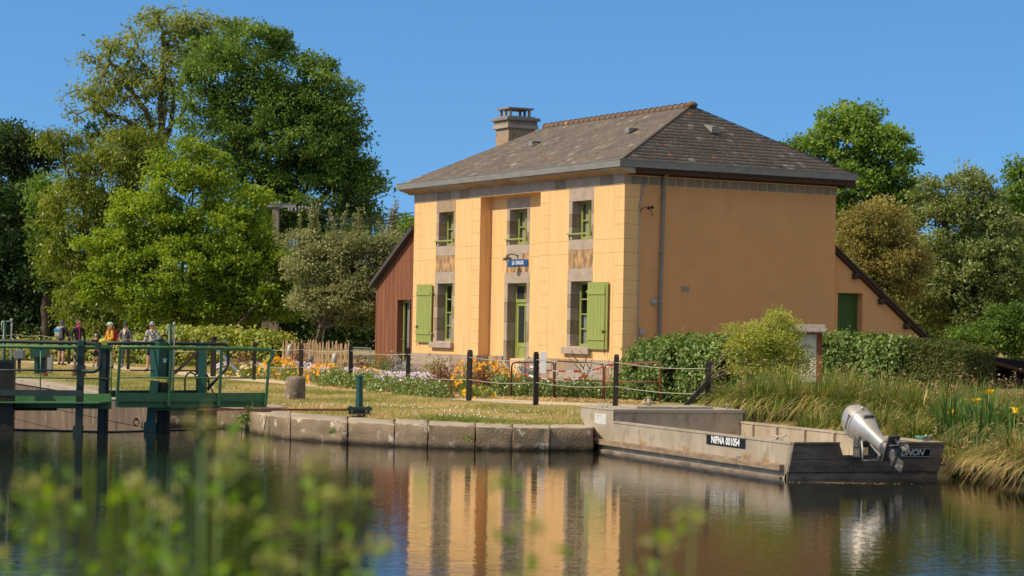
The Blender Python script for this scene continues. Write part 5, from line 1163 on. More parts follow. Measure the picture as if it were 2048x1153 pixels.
# ---- bushes and bedding plants
def bush(name, label, base, w_, h_, leaf, size, n, cat='shrub', group=None, wl=.5, up=.6, stem=None, flower=None, fn=0, fsize=.05, spiky=0, fname='blossoms', dep=1.0):
    root = thing(name, label, cat, tuple(base), 0, group); b = MB(); ns = 9; P = []
    for i in range(ns):
        a = random.uniform(0, 2 * PI); r = math.sqrt(random.random()); tip = Vector((math.cos(a) * w_ / 2 * r, math.sin(a) * w_ / 2 * r * dep, h_ * (1 - .45 * r * r) * random.uniform(.75, 1)))
        b.tube([(tip.x * .08, tip.y * .08, 0), (tip.x * .5, tip.y * .5, tip.z * .6), tip], [.012 * h_ ** .5, .008 * h_ ** .5, .004], 4)
    b.build('stems', stem or M['bark'], root)
    d = rand_dirs(n, .3); d[:, 2] = np.abs(d[:, 2]); r = (.25 + .75 * RNG.random((n, 1)) ** .5)
    lump = 1 + .22 * np.sin(d[:, :1] * 7 + base[0]) * np.cos(d[:, 1:2] * 6) + RNG.normal(size=(n, 1)) * .06
    P = d * r * lump * np.array([w_ / 2, w_ / 2 * dep, h_]); D = unit(d * .5 + rand_dirs(n) * .8 + np.array([0, 0, spiky])); nn = unit(d + RNG.normal(size=(n, 3)) * up); nn = unit(nn - D * (nn * D).sum(1, keepdims=True))
    sz = size * (.6 + .8 * RNG.random(n)); V, Q = leaf_quads(P, nn, D, sz, sz * wl); np_mesh('foliage', V, Q, leaf, root, np.clip(.5 + RNG.normal(size=n) * .2, 0, 1))
    if flower is not None and fn:
        d = rand_dirs(fn, .9); d[:, 2] = np.abs(d[:, 2]); c = d * np.array([w_ / 2, w_ / 2 * dep, h_]) * (1.0 + .12 * RNG.random((fn, 1)))
        pv = []; pn = []; pd = []
        for k in range(5):
            a = 2 * PI * k / 5 + RNG.random(fn); f = unit(np.array([[-.45, -.75, .6]]) + RNG.normal(size=(fn, 3)) * .35); s1 = unit(np.cross(f, np.array([[0, 0, 1.]]))); s2 = np.cross(f, s1)
            dd = unit(s1 * np.cos(a)[:, None] + s2 * np.sin(a)[:, None] + f * .35); pv.append(c); pd.append(dd); pn.append(unit(f - dd * (f * dd).sum(1, keepdims=True)))
        pv, pn, pd = map(np.concatenate, (pv, pn, pd)); sz = fsize * (.8 + .4 * RNG.random(len(pv))); V, Q = leaf_quads(pv, pn, pd, sz, sz * .95, .1); np_mesh(fname, V, Q, flower, root, RNG.random(len(pv)))
    return root
# willow bush
x, y, z = gp_(1545, 46.5)
make_tree('willow_bush', 'tall pale yellow green willow bush in front of the information board', (x, y, z), [LB_(1545, 680, 70, 40, 46.5), LB_(1500, 690, 55, 40, 46.5), LB_(1578, 705, 45, 42, 46.5), LB_(1560, 650, 45, 25, 46.5), LB_(1540, 730, 85, 40, 46.5), LB_(1475, 665, 25, 18, 46.5), LB_(1558, 632, 18, 14, 46.5)],
          LM['willow'], M['bark_pale'], ncl=270, per=46, size=.075, rc=.24, trunk_r=.03, stems=6, fork=.05, tip_r=.004, cat='bush', wl=.32, shell=.4)
# low glossy rose shrubs along the path
RS = [(672, 779, 1.0, .48), (722, 784, 1.0, .45), (772, 790, 1.05, .45), (822, 796, 1.0, .42), (868, 801, .9, .40), (1010, 796, .9, .50), (1060, 798, .95, .5), (1112, 800, .95, .48), (1168, 801, .9, .5), (1222, 803, .95, .48), (1275, 805, .9, .48), (1325, 805, .9, .45), (1375, 806, .9, .45)]
LBL = ['first low rose shrub beside the stone bollard path bend', 'low glossy rose shrub behind the green iron column', 'low glossy rose shrub right of the green iron column', 'low glossy rose shrub under the middle black post', 'last low rose shrub of the row before the path opens', 'glossy shrub left of the third barrier panel behind the black post', 'glossy shrub at the foot of the leftmost barrier panel', 'glossy shrub under the sagging striped tape', 'glossy shrub at the foot of the bare young tree', 'glossy shrub under the middle barrier panel', 'glossy shrub left of the post behind the barge bow', 'glossy shrub before the rightmost barrier panel', 'glossy shrub at the foot of the ivy hedge']
for (px, py, w_, h_), l in zip(RS, LBL):
    p = gnd(px, py - 4); bush('rose_shrub', l, p, w_, h_, LM['rose'], .062, 1500, 'shrub', 'low glossy shrubs along the path', wl=.6)
FL = [  # px, base py, width, height, leaf, flower, n, size, label
    (500, 752, 1.2, .40, 'bedgreen', 'lilac', 90, .042, 'lilac daisy clump left of the orange poppies at the bed end'), (455, 748, .9, .35, 'bedgreen', 'lilac', 60, .042, 'lilac daisy clump behind the gate end rail'),
    (505, 757, .9, .40, 'bedgreen', 'cream', 40, .05, 'cream poppy clump beside the first black post of the bed'), (475, 755, .8, .40, 'bedgreen', 'orange', 26, .05, 'small orange poppy clump at the left end of the bed'),
    (560, 760, 1.3, .60, 'bedgreen', 'orange', 70, .055, 'big orange poppy clump above the gate end rail'), (585, 764, .9, .45, 'bedgreen', 'orange', 20, .05, 'thin orange poppy clump behind the stone bollard'),
    (600, 757, 1.3, .45, 'bedgreen', 'lilac', 110, .042, 'lilac daisy clump behind the stone bollard'), (640, 761, 1.2, .40, 'bedgreen', 'lilac', 90, .042, 'lilac daisy clump in front of the paling fence'),
    (650, 771, 1.1, .55, 'bedgreen', 'orange', 55, .055, 'orange poppy clump right of the stone bollard'), (680, 772, .9, .42, 'bedgreen', 'cream', 20, .05, 'pale flowering clump among poppies right of the bollard'),
    (700, 768, 1.3, .40, 'bedgreen', 'lilac', 130, .042, 'lilac daisy clump under the second black post'), (735, 772, 1.1, .45, 'bedgreen', 'orange', 26, .05, 'sparse orange poppy clump behind the iron column'),
    (745, 770, 1.2, .38, 'bedgreen', 'lilac', 110, .042, 'lilac daisy clump behind the iron column'), (790, 774, 1.3, .36, 'bedgreen', 'lilac', 150, .042, 'lilac daisy clump before the annex door'),
    (840, 776, 1.3, .36, 'bedgreen', 'lilac', 150, .042, 'lilac daisy clump under the left ground floor window'),
    (940, 786, 1.0, .75, 'bedgreen', 'orange', 60, .06, 'orange poppy clump at the tall black post before the recess'), (985, 786, 1.0, .75, 'bedgreen', 'orange', 55, .06, 'orange poppy clump left of the front door'), (1020, 791, .9, .55, 'bedgreen', 'orange', 34, .055, 'orange poppy clump before the leftmost barrier'),
    (955, 797, .8, .25, 'bedgreen', 'yellowflower', 20, .045, 'low yellow flowered clump at the path edge'), (830, 786, .7, .22, 'bedgreen', 'yellowflower', 18, .045, 'tiny yellow flowered clump at the black post foot')]
for px, py, w_, h_, lf, fl, n, fs, lab in FL:
    p = gnd(px, py); bush('flower_clump', lab, p, w_, h_, LM[lf], .10, 700, 'flowers', 'flower clumps in the bed', wl=.22, flower=LM[fl], fn=int(n * {'orange': 1.15, 'lilac': 2.0}.get(fl, 1.4)), fsize=fs * (1.12 if fl != 'orange' else 1.0), stem=M['stem'], spiky=.8)
for px, py, w_, h_, lf, lab, sz in [(487, 752, 1.0, .75, 'redleaf', 'red leaved shrub by the laurel hedge end', .08), (600, 756, .8, .8, 'redleaf', 'red leaved shrub before the paling fence', .08), (722, 766, .8, .70, 'redleaf', 'red leaved shrub by the wire mesh panel', .08), (888, 783, 1.0, .65, 'redleaf', 'red leaved shrub under the left window sill', .08), (968, 789, .7, .6, 'redleaf', 'red leaved shrub behind the orange poppies', .08),
        (792, 764, 1.0, .75, 'silver', 'silver leaved bush before the annex door', .10), (820, 766, .7, .5, 'silver', 'small silver leaved bush at the plinth corner', .09), (1052, 781, .8, .75, 'silver', 'silver leaved bush right of the front door', .09), (1140, 793, .9, .4, 'silver', 'low silver bush behind the barrier panel', .08),
        (870, 776, .9, .85, 'yellow', 'straw coloured bush under the left ground floor window', .08), (762, 764, .7, .75, 'bedgreen', 'slim green bush at the annex wall', .08), (910, 780, 1.4, .35, 'bedgreen', 'low green bedding plants before the recess', .08), (1195, 792, 1.1, .35, 'bedgreen', 'low green bedding behind the middle barrier panel', .07), (1090, 791, 1.1, .35, 'bedgreen', 'low green bedding before the striped tape', .07)]:
    p = gnd(px, py); bush('bed_shrub', lab, p, w_, h_, LM[lf], sz, 900, 'shrub', wl=.4)
# dry mulch strewn on the bed edges
def scatter(name, label, pts, n, spread, leaf, size, kind='stuff', z0=.012, cat='mulch'):
    c = np.array([tuple(gnd(*q)) for q in pts]); P = []
    k = RNG.integers(0, len(c) - 1, n); t = RNG.random((n, 1)); P = c[k] * (1 - t) + c[k + 1] * t; P[:, 1] += RNG.normal(size=n) * spread; P[:, 0] += RNG.normal(size=n) * spread * .3
    P[:, 2] = gh(P[:, 0], P[:, 1]) + z0 + RNG.random(n) * .02; d = rand_dirs(n); d[:, 2] *= .2; d = unit(d); nn = rand_dirs(n, 2.5); nn = unit(nn - d * (nn * d).sum(1, keepdims=True)); V, Q = leaf_quads(P, nn, d, size * (.5 + RNG.random(n)), size * .4 * (.5 + RNG.random(n)))
    o = np_mesh(name, V, Q, leaf, None, RNG.random(n)); tag(o, label, cat, kind=kind)
scatter('bark_mulch', 'dry brown bark mulch along the flower bed', [(640, 772), (720, 781), (800, 789), (900, 795), (1050, 799), (1200, 803), (1300, 807)], 6000, .5, LM['straw'], .07)
# ---- lawn grass
def grass(n, regions, name, hmin, hmax, w_, m):
    px = []; 
    P = np.empty((0, 3))
    while len(P) < n:
        x = RNG.uniform(-16, 9, n); y = 36.5 + 44 * RNG.random(n) ** 1.7; ok = np.ones(n, bool)
        pxv = 1024 + FPX * x / y; ok &= (pxv > -60) & (pxv < 1600)
        r = np.hypot(x, y); edge_r = np.interp(np.arctan2(x, y), np.arctan2([e[0] for e in edge], [e[1] for e in edge]), [math.hypot(e[0], e[1]) for e in edge])
        ok &= r > edge_r + np.where(pxv < 540, .35, .03)
        pa = np.array([(p.x, p.y) for p in PATH]); dmin = np.full(n, 99.)
        for a, b in zip(pa[:-1], pa[1:]):
            t = np.clip(((x - a[0]) * (b[0] - a[0]) + (y - a[1]) * (b[1] - a[1])) / ((b - a) @ (b - a)), 0, 1); dmin = np.minimum(dmin, np.hypot(x - a[0] - t * (b[0] - a[0]), y - a[1] - t * (b[1] - a[1])))
        ok &= dmin > .72 + RNG.random(n) * .3
        py_ = np.interp(x, [p.x for p in PATH], [p.y for p in PATH]); ok &= ~((y > py_ + .5) & (x > -6.8))
        P = np.concatenate([P, np.column_stack([x, y, gh(x, y) - .052 * np.clip(1 - (r - edge_r) / 1.5, 0, 1)])[ok]])
    P = P[:n]; h = RNG.uniform(hmin, hmax, n) * (1 + .5 * np.sin(P[:, 0] * 1.7 + P[:, 1] * .9)); a = RNG.random(n) * PI; s = np.column_stack([np.cos(a), np.sin(a), np.zeros(n)]) * w_ / 2; lean = RNG.normal(size=(n, 3)) * h[:, None] * .45; lean[:, 2] = h
    V = np.empty((n, 3, 3)); V[:, 0] = P - s; V[:, 1] = P + s; V[:, 2] = P + lean
    o = np_mesh(name, V.reshape(-1, 3), np.arange(3 * n).reshape(n, 3), m, None, np.clip(.55 + RNG.normal(size=n) * .2, 0, 1)); return o
tag(grass(150000, None, 'grass', .03, .075, .016, LM['grass']), 'short sun dried lawn grass', 'grass', kind='stuff')
def daisies(n):
    P = np.empty((0, 3))
    cl = [gnd(*q) for q in ((905, 838), (1030, 845), (720, 832), (1120, 848), (700, 815), (850, 820), (470, 800), (420, 780), (960, 828), (780, 845), (640, 815), (1100, 830))]
    c = np.array([tuple(q) for q in cl]); k = RNG.integers(0, len(c), n); P = c[k] + RNG.normal(size=(n, 3)) * np.array([.7, .5, 0]); P[:, 2] = gh(P[:, 0], P[:, 1]) + .045 + RNG.random(n) * .03
    r = np.hypot(P[:, 0], P[:, 1]); edge_r = np.interp(np.arctan2(P[:, 0], P[:, 1]), np.arctan2([e[0] for e in edge], [e[1] for e in edge]), [math.hypot(e[0], e[1]) for e in edge])
    P = P[r > edge_r + .15]; n = len(P); V = []; 
    nn = unit(np.array([[-.2, -.7, .7]]) + RNG.normal(size=(n, 3)) * .3); s1 = unit(np.cross(nn, np.array([[0, 0, 1.]]))); s2 = np.cross(nn, s1); rr = .008 + .005 * RNG.random((n, 1))
    V = np.empty((n, 6, 3))
    for j in range(6): V[:, j] = P + s1 * rr * math.cos(j * PI / 3) + s2 * rr * math.sin(j * PI / 3)
    tag(np_mesh('lawn_daisies', V.reshape(-1, 3), np.arange(6 * n).reshape(n, 6), M['white'], None), 'tiny white daisies in the lawn', 'daisies', kind='stuff')
daisies(300)

# ---- sedge tussocks, irises
def blades(n, h, spread, w_, arch, base_r, seg=5, hvar=.35, up=.9):
    a = RNG.random(n) * 2 * PI; r0 = base_r * np.sqrt(RNG.random(n)); base = np.column_stack([np.cos(a) * r0, np.sin(a) * r0, np.zeros(n)])
    a2 = a + RNG.normal(size=n) * .6; H_ = h * (1 - hvar + hvar * RNG.random(n)); out = spread * (.15 + .85 * RNG.random(n)) ; dirv = np.column_stack([np.cos(a2), np.sin(a2), np.zeros(n)])
    side = np.column_stack([-np.sin(a2), np.cos(a2), np.zeros(n)]) * w_ / 2; ca = arch * (out / spread)
    V = np.empty((n, seg + 1, 2, 3))
    for i in range(seg + 1):
        t = i / seg; z = H_ * (up * t * 1.25 - ca * t ** 2.6 * .95 - .12 * t * t); rr = out * t ** 1.5; c = base + dirv * rr[:, None]; c[:, 2] += z; wt = (1 - t ** 2 * .9)
        V[:, i, 0] = c - side * wt; V[:, i, 1] = c + side * wt
    tip = V[:, -1].mean(1); k = 2 * (seg + 1); b0 = (np.arange(n) * k)[:, None]; Q = np.concatenate([np.column_stack([b0 + 2 * i, b0 + 2 * i + 1, b0 + 2 * i + 3, b0 + 2 * i + 2]) for i in range(seg)])
    return V.reshape(-1, 3), Q, np.tile(np.arange(n), seg), tip, dirv
def tussock(label, base, h, spread, n=750, dry=.35, group='sedge tussocks on the bank', seeds=60, name='sedge_tussock', leaf='sedge'):
    root = thing(name, label, 'sedge', tuple(base), random.random() * 6, group)
    V, Q, bi, tip, dv = blades(n, h, spread, .017, 1.05, .26); np_mesh('blades', V, Q, LM[leaf], root, np.clip(.40 + RNG.normal(size=n) * .24, 0, 1)[bi])
    V, Q, bi, tip, dv = blades(int(n * dry), h * .95, spread * 1.12, .015, 1.25, .24); np_mesh('dry_blades', V, Q, LM['straw'], root, np.clip(.4 + RNG.normal(size=int(n * dry)) * .25, 0, 1)[bi])
    V, Q, bi, tip, dv = blades(seeds, h * 1.22, spread * .85, .006, .55, .15); V2, Q2 = leaf_quads(tip - dv * .05, unit(RNG.normal(size=(seeds, 3))), unit(dv + np.array([0, 0, -.35]) + RNG.normal(size=(seeds, 3)) * .4), np.full(seeds, .085), np.full(seeds, .014), .1)
    V3, Q3 = leaf_quads(tip - dv * .05, unit(np.cross(dv, np.array([[0, 0, 1.]]))), unit(dv + np.array([0, 0, -.35]) + RNG.normal(size=(seeds, 3)) * .4), np.full(seeds, .08), np.full(seeds, .014), .1)
    np_mesh('seed_heads', np.concatenate([V, V2, V3]), np.concatenate([Q, Q2 + len(V), Q3 + len(V) + len(V2)]), LM['seed'], root, RNG.random(len(Q) + len(Q2) + len(Q3)))
    return root
def bankz(x, y):
    r = math.hypot(x, y); er = np.interp(math.atan2(x, y), np.arctan2([e[0] for e in edge], [e[1] for e in edge]), [math.hypot(e[0], e[1]) for e in edge]); z = gh(x, y)
    return -.35 + (z + .35) * min(1, max(0, (r - er) / 1.6))
TS = [(1465, 41.5, .85, .8, 'sedge tussock beside the braced end post of the fence'), (1520, 40.6, 1.0, .9, 'sedge tussock below the willow bush behind the barge foredeck'), (1585, 40.2, 1.05, 1.0, 'wide sedge tussock in front of the willow bush'), (1650, 39.6, 1.05, 1.0, 'sedge tussock below the information board'),
      (1715, 39.0, 1.05, 1.0, 'sedge tussock left above the outboard motor'), (1780, 38.2, 1.05, 1.0, 'sedge tussock just behind the outboard motor'), (1845, 37.2, 1.05, .95, 'sedge tussock right above the outboard motor'), (1560, 43.0, 1.1, 1.0, 'back sedge tussock behind the willow foot'), (1690, 42.6, 1.15, 1.0, 'back sedge tussock at the board post foot'),
      (1800, 42, 1.15, 1.0, 'back sedge tussock before the clipped hedge'), (1900, 40, 1.1, 1.0, 'back sedge tussock at the clipped hedge end'), (1905, 35.8, .9, .85, 'sedge tussock at the stern corner of the barge'), (1960, 36.5, .95, .9, 'sedge tussock among the yellow irises'), (2010, 34, .9, .9, 'sedge tussock right of the yellow irises'),
      (1630, 37.8, .85, .85, 'front sedge tussock leaning over the barge side'), (1760, 36.0, .85, .85, 'front sedge tussock touching the barge rail'), (1700, 36.9, .85, .85, 'front sedge tussock over the middle of the barge rail'), (1830, 35.0, .75, .8, 'front sedge tussock by the rope cleat'), (1990, 39.5, .9, .9, 'far sedge tussock before the dark shed'), (1965, 43, 1.0, 1.0, 'hindmost sedge tussock at the foot of the clipped hedge corner'), (2040, 41, 1.0, 1.0, 'hindmost sedge tussock in front of the shed opening'), (2060, 37, .95, .95, 'sedge tussock cut by the right edge before the shed')]
for px, Y, h_, s_, lab in TS:
    x = xat(px, Y); tussock(lab, (x, Y, bankz(x, Y) + .0), h_ * (1.2 if px < 1790 else 1.05), s_ * 1.05, 1050, dry=.22, seeds=26)
for px, Y, h_, s_, lab in [(2040, 30.8, 1.0, 1.0, 'big straw skirted sedge tussock at the right edge by the water'), (2110, 30.0, 1.0, 1.0, 'outermost straw sedge tussock cut by the right edge'), (1905, 33.2, .65, .5, 'dry brown sedge tuft at the waterline beside the stern'), (1965, 32.3, .55, .5, 'small dry reed tuft in the water right of the stern')]:
    x = xat(px, Y); tussock(lab, (x, Y, .12), h_, s_, 700, dry=.9, seeds=45)
IR = [(1905, 34.6, .95, [(1904, 825)], 'iris with one yellow flower beside the stern corner'), (1950, 34.0, 1.0, [(1952, 800)], 'iris with a yellow flower in front of the dark shed'), (1978, 33.6, 1.05, [(1978, 783)], 'tallest yellow iris in front of the shed'), (1935, 33.0, .8, [], 'flowerless clump of upright iris leaves near the water'), (2020, 33.0, .95, [(2030, 822)], 'rightmost iris clump beside the straw tussock')]
for px, Y, h_, fl, lab in IR:
    x = xat(px, Y); zb = bankz(x, Y) if bankz(x, Y) > 0 else 0; root = thing('yellow_iris', lab, 'iris', (x, Y, zb))
    V, Q, bi, tip, dv = blades(60, h_, .35, .035, .25, .22, hvar=.5); np_mesh('leaves', V, Q, LM['iris'], root, RNG.random(60)[bi])
    for fx, fy in fl:
        c = at(fx, fy, Y) - Vector((x, Y, zb)); b = MB(); b.tube([(c.x * .6, c.y * .6, 0), (c.x, c.y, c.z)], .008, 5); b.build('stem', M['stem'], root)
        n = 12; d = unit(RNG.normal(size=(n, 3)) * np.array([1, 1, .5])); nn = rand_dirs(n); nn = unit(nn - d * (nn * d).sum(1, keepdims=True)); V, Q = leaf_quads(np.tile(np.array(c), (n, 1)), nn, d, np.full(n, .085), np.full(n, .055)); np_mesh('flower', V, Q, LM['yellowflower'], root, RNG.random(n))
# small plants rooted in the masonry
for px, py, Y, lab in [(500, 850, 42.0, 'small green fern growing in the corner of the lock abutment'), (664, 868, 38.45, 'small green weed rooted between the quay blocks below the capstan'), (936, 885, 37.25, 'small weed at the waterline of the quay blocks')]:
    c = at(px, py, Y); bush('wall_fern', lab, c, .45 if px == 500 else .16, .35 if px == 500 else .14, LM['bedgreen'], .07 if px == 500 else .035, 260 if px == 500 else 80, 'plant', stem=M['stem'])

# ---- tall herbs on the near bank, close to the camera
def herb(label, Y, top, foot_px, leafy, size, umb=True, nb=6):
    """stalk rising from the near bank to a measured top"""
    c = at(*top, Y); fx = xat(foot_px, Y); base = Vector((fx, Y, .66)); root = thing('wild_herb', label, 'wild plant', tuple(base), 0, 'wild herbs on the near bank'); tv = c - base; b = MB()
    def stalk(t): return Vector((tv.x * t ** 1.3, tv.y * t, tv.z * t))
    b.tube([stalk(t) for t in np.linspace(0, 1, 8)], [(.0065 if nb == 7 else .0036) * (1 - .6 * t) for t in np.linspace(0, 1, 8)], 7)
    ends = [(stalk(1.0), 1)]
    for i in range(nb):
        t = random.uniform(.72, .97); a = random.uniform(0, 2 * PI); L = random.uniform(.03, .075); s0 = stalk(t); e = s0 + Vector((math.cos(a) * L, math.sin(a) * L * .6, L * random.uniform(.3, .9))); b.tube([s0, (s0 + e) / 2 + Vector((0, 0, -.01)), e], [.003, .0025, .0018], 5); ends.append((e, .8))
    b.build('stem', M['stem'], root)
    P = []
    for e, k in ends:
        n = max(2, int(leafy * k * .22)); P.append(np.array(e) + RNG.normal(size=(n, 3)) * np.array([.017, .017, .02]) + np.array([0, 0, -.012]))
    n = int(leafy * .55); t = RNG.random(n) * .22 + .74; P.append(np.array([tuple(stalk(q)) for q in t]) + RNG.normal(size=(n, 3)) * .022)
    P = np.concatenate(P); n = len(P); d = rand_dirs(n, .2); nn = rand_dirs(n, .8); nn = unit(nn - d * (nn * d).sum(1, keepdims=True)); sz = size * (.6 + .8 * RNG.random(n)); V, Q = leaf_quads(P, nn, d, sz, sz * .45); np_mesh('leaves', V, Q, LM['fore'], root, np.clip(.5 + RNG.normal(size=n) * .2, 0, 1))
    if umb:
      for e, k in ends[:3]:
        P = np.array(e) + RNG.normal(size=(26, 3)) * np.array([.012, .012, .006]) + np.array([0, 0, .01]); n = len(P); d = rand_dirs(n, 1); nn = rand_dirs(n); nn = unit(nn - d * (nn * d).sum(1, keepdims=True)); V, Q = leaf_quads(P, nn, d, np.full(n, .012), np.full(n, .008)); np_mesh('umbel', V, Q, LM['umbel'], root, RNG.random(n))
    return root
HB_ = [(3.0, (60, 985), 40, 34, .027, 'leftmost blurred herb with a pale head in the foreground'), (3.1, (110, 1010), 100, 30, .027, 'second blurred herb from the left edge'), (2.9, (270, 985), 280, 34, .027, 'bushy blurred herb left of the tall stalk'), (3.2, (330, 1040), 320, 26, .027, 'short blurred herb left of the tall stalk'),
       (2.7, (405, 865), 440, 7, .027, 'tallest blurred stalk with thin side branches'), (3.1, (440, 905), 436, 8, .03, 'slim blurred herb twined with the tallest stalk'), (2.8, (540, 1075), 545, 30, .027, 'low blurred herb just right of the tall stalk'), (3.0, (625, 950), 640, 14, .027, 'blurred herb before the quay reflection'), (2.9, (655, 1010), 680, 26, .027, 'bushy blurred herb before the annex reflection'),
       (3.0, (985, 985), 990, 9, .027, 'slender blurred herb in front of the house reflection'), (2.8, (1060, 1075), 1050, 16, .027, 'short blurred herb in front of the house reflection'), (3.0, (1385, 1050), 1375, 9, .027, 'rightmost pale headed blurred herb'), (2.9, (1335, 1100), 1345, 10, .027, 'short blurred herb left of the rightmost pale head'), (3.1, (750, 1110), 745, 12, .027, 'small blurred herb below the sky reflection')]
for Y, top, fp, lf, sz, lab in HB_: herb(lab, Y, top, fp, lf, sz, nb=7 if 'tallest' in lab else 6)

n = 260; x = RNG.uniform(-9, 7, n); y = RNG.uniform(20, 40, n); y[:120] = RNG.uniform(33, 40.5, 120); x[:120] = RNG.uniform(-9.5, -4.8, 120)
d = rand_dirs(n); d[:, 2] = 0; d = unit(d); sz = RNG.uniform(.012, .035, n); V, Q = leaf_quads(np.column_stack([x, y, np.full(n, .004)]), np.tile(np.array([[0, 0, 1.]]), (n, 1)), d, sz, sz * .7, .02)
tag(np_mesh('floating_specks', V, Q, LM['straw'], None, RNG.random(n)), 'tiny leaf bits and pollen floating on the canal', 'debris', kind='stuff')
c = at(1690, 968, 30.6); P = np.column_stack([RNG.normal(size=140) * .42 + c.x, RNG.normal(size=140) * .05 + c.y, np.full(140, .005)]); d = rand_dirs(140); d[:, 2] = 0; d = unit(d); sz = RNG.uniform(.02, .05, 140)
V, Q = leaf_quads(P, np.tile(np.array([[0, 0, 1.]]), (140, 1)), d, sz, sz * .7, .02); tag(np_mesh('floating_scum', V, Q, LM['straw'], None, RNG.random(140)), 'thin yellowish streak of floating scum below the barge stern', 'scum', kind='stuff')
# ------------------------------------------------------------------ work barge
BC = Vector((3.99, 31.32, 0)); BRZ = math.atan2(.346, .938)
boat = thing('work_barge', 'flat aluminium work barge with black plank stern moored along the reedy bank', 'barge', BC, BRZ)
BM = Matrix.Translation(BC) @ Matrix.Rotation(BRZ, 4, 'Z'); BI = BM.inverted()
W_, ZG, ZF, YF, LB0 = 2.50, .53, .74, 6.36, 7.86
def ysec(z): return -.20 * (z / .53) if z > 0 else 0          # raked stern
def bow(z): return 7.05 + (LB0 - 7.05) * min(1, max(0, (z - .12) / .42)) ** .75   # raked bow
b = MB()
zs = [-.25, .0, .12, .20, .36, .53]
def sidew(x, t, inner):
    """hull side at x, plated from stern to bow"""
    V_ = []; 
    for z in zs: V_ += [(x, ysec(max(z, 0)), z), (x, 2.2, z), (x, 4.4, z), (x, YF, z), (x, bow(z), z)]
    return V_, [(5 * i + j, 5 * i + j + 1, 5 * i + j + 6, 5 * i + j + 5) for i in range(len(zs) - 1) for j in range(4)]
for x in (0, W_):
    V_, F_ = sidew(x, 0, False); b.add(V_, F_)
    b.add([(x, YF, ZG), (x, LB0, ZG), (x, LB0, ZF - .02), (x, YF, ZF - .02)], [(0, 1, 2, 3)])
for x, s_ in ((0, 1), (W_, -1)):                           # inner skin and cap rail
    b.poly([(x + s_ * .07, .05, .08), (x + s_ * .07, YF, .08), (x + s_ * .07, YF, ZG - .02), (x + s_ * .07, -.12, ZG - .02)])
    b.box(min(x - s_ * .012, x + s_ * .085), max(x - s_ * .012, x + s_ * .085), -.21, YF - .002, ZG - .02, ZG + .012)
    for y in (.9, 1.9, 2.9, 3.9, 4.9, 5.8): b.box(x + s_ * .07 - .025 + s_ * .02, x + s_ * .07 + .025 + s_ * .02, y, y + .05, .09, ZG - .022)
b.poly([(.02, YF, .05), (W_ - .02, YF, .05), (W_ - .02, YF, ZF - .02), (.02, YF, ZF - .02)])
b.poly([(.0, LB0, ZF - .02), (W_, LB0, ZF - .02), (W_, LB0, .54), (0, LB0, .54)])
for za, zb in zip(zs[1:-1], zs[2:]): b.poly([(0, bow(za), za), (W_, bow(za), za), (W_, bow(zb), zb), (0, bow(zb), zb)])
b.poly([(.07, .0, .08), (W_ - .07, .0, .08), (W_ - .07, YF, .08), (.07, YF, .08)])
b.build('hull', M['alu'], boat)
b = MB(); b.box(-.012, W_ + .012, YF - .03, LB0 + .012, ZF - .019, ZF + .004); b.box(.0, W_, YF - .034, YF - .028, ZF - .05, ZF - .02); b.build('foredeck', M['alu_deck'], boat, None, .004)
b = MB(); b.box(.55, 1.28, 6.62, 7.35, ZF + .005, ZF + .045); b.box(1.30, 2.02, 6.62, 7.35, ZF + .005, ZF + .045)
b.box(1.24, 1.34, 6.60, 6.63, ZF + .01, ZF + .035); b.build('deck_hatch', M['alu_deck'], boat, None, .006)
b = MB(); c_ = BI @ at(1298, 808, 38.2); b.tube([(c_.x, c_.y, ZF), (c_.x, c_.y, ZF + .19)], .035, 12); b.tube([(c_.x - .13, c_.y, ZF + .09), (c_.x + .13, c_.y, ZF + .09)], .016, 8); b.lathe([(.05, ZF + .185), (.05, ZF + .20)], 12, Matrix.Translation((c_.x, c_.y, 0))); b.build('tow_bitt', M['alu'], boat)
def cleat(x, y, z, rz=0):
    b = MB(); T = Matrix.Translation((x, y, z)) @ Matrix.Rotation(rz, 4, 'Z')
    for s_ in (-.045, .045): b.tube([T @ Vector((0, s_, 0)), T @ Vector((0, s_, .055))], .012, 6)
    b.tube([T @ Vector(q) for q in ((0, -.125, .085), (0, -.09, .062), (0, 0, .055), (0, .09, .062), (0, .125, .085))], .012, 6); b.box(x - .02, x + .02, y - .06, y + .06, z - .005, z + .006)
    b.build('cleat', M['steel'], boat)
cleat(.14, 7.1, ZF + .004, .6); cleat(W_ - .14, 6.75, ZF + .004, -.6); cleat(.035, .25, ZG + .012, .5); cleat(W_ - .035, .12, ZG + .012, -.9)
# timber rub rail and the recessed lower hull
b = MB()
for ya, yb in ((.0, 1.4), (1.41, 2.9), (2.91, 4.3), (4.31, 5.9), (5.91, 7.18)):
    b.box(-.085, -.002, ya, yb, .112, .205)
b.build('rub_rail', M['plank'], boat, None, .008)
b = MB(); b.box(W_ + .002, W_ + .085, .0, 7.1, .112, .205); b.build('rub_rail', M['plank'], boat, None, .008)
b = MB(); b.box(-.05, -.004, .06, 6.9, -.2, .03); b.build('bilge_runner', M['blackboat'], boat, None, .01)
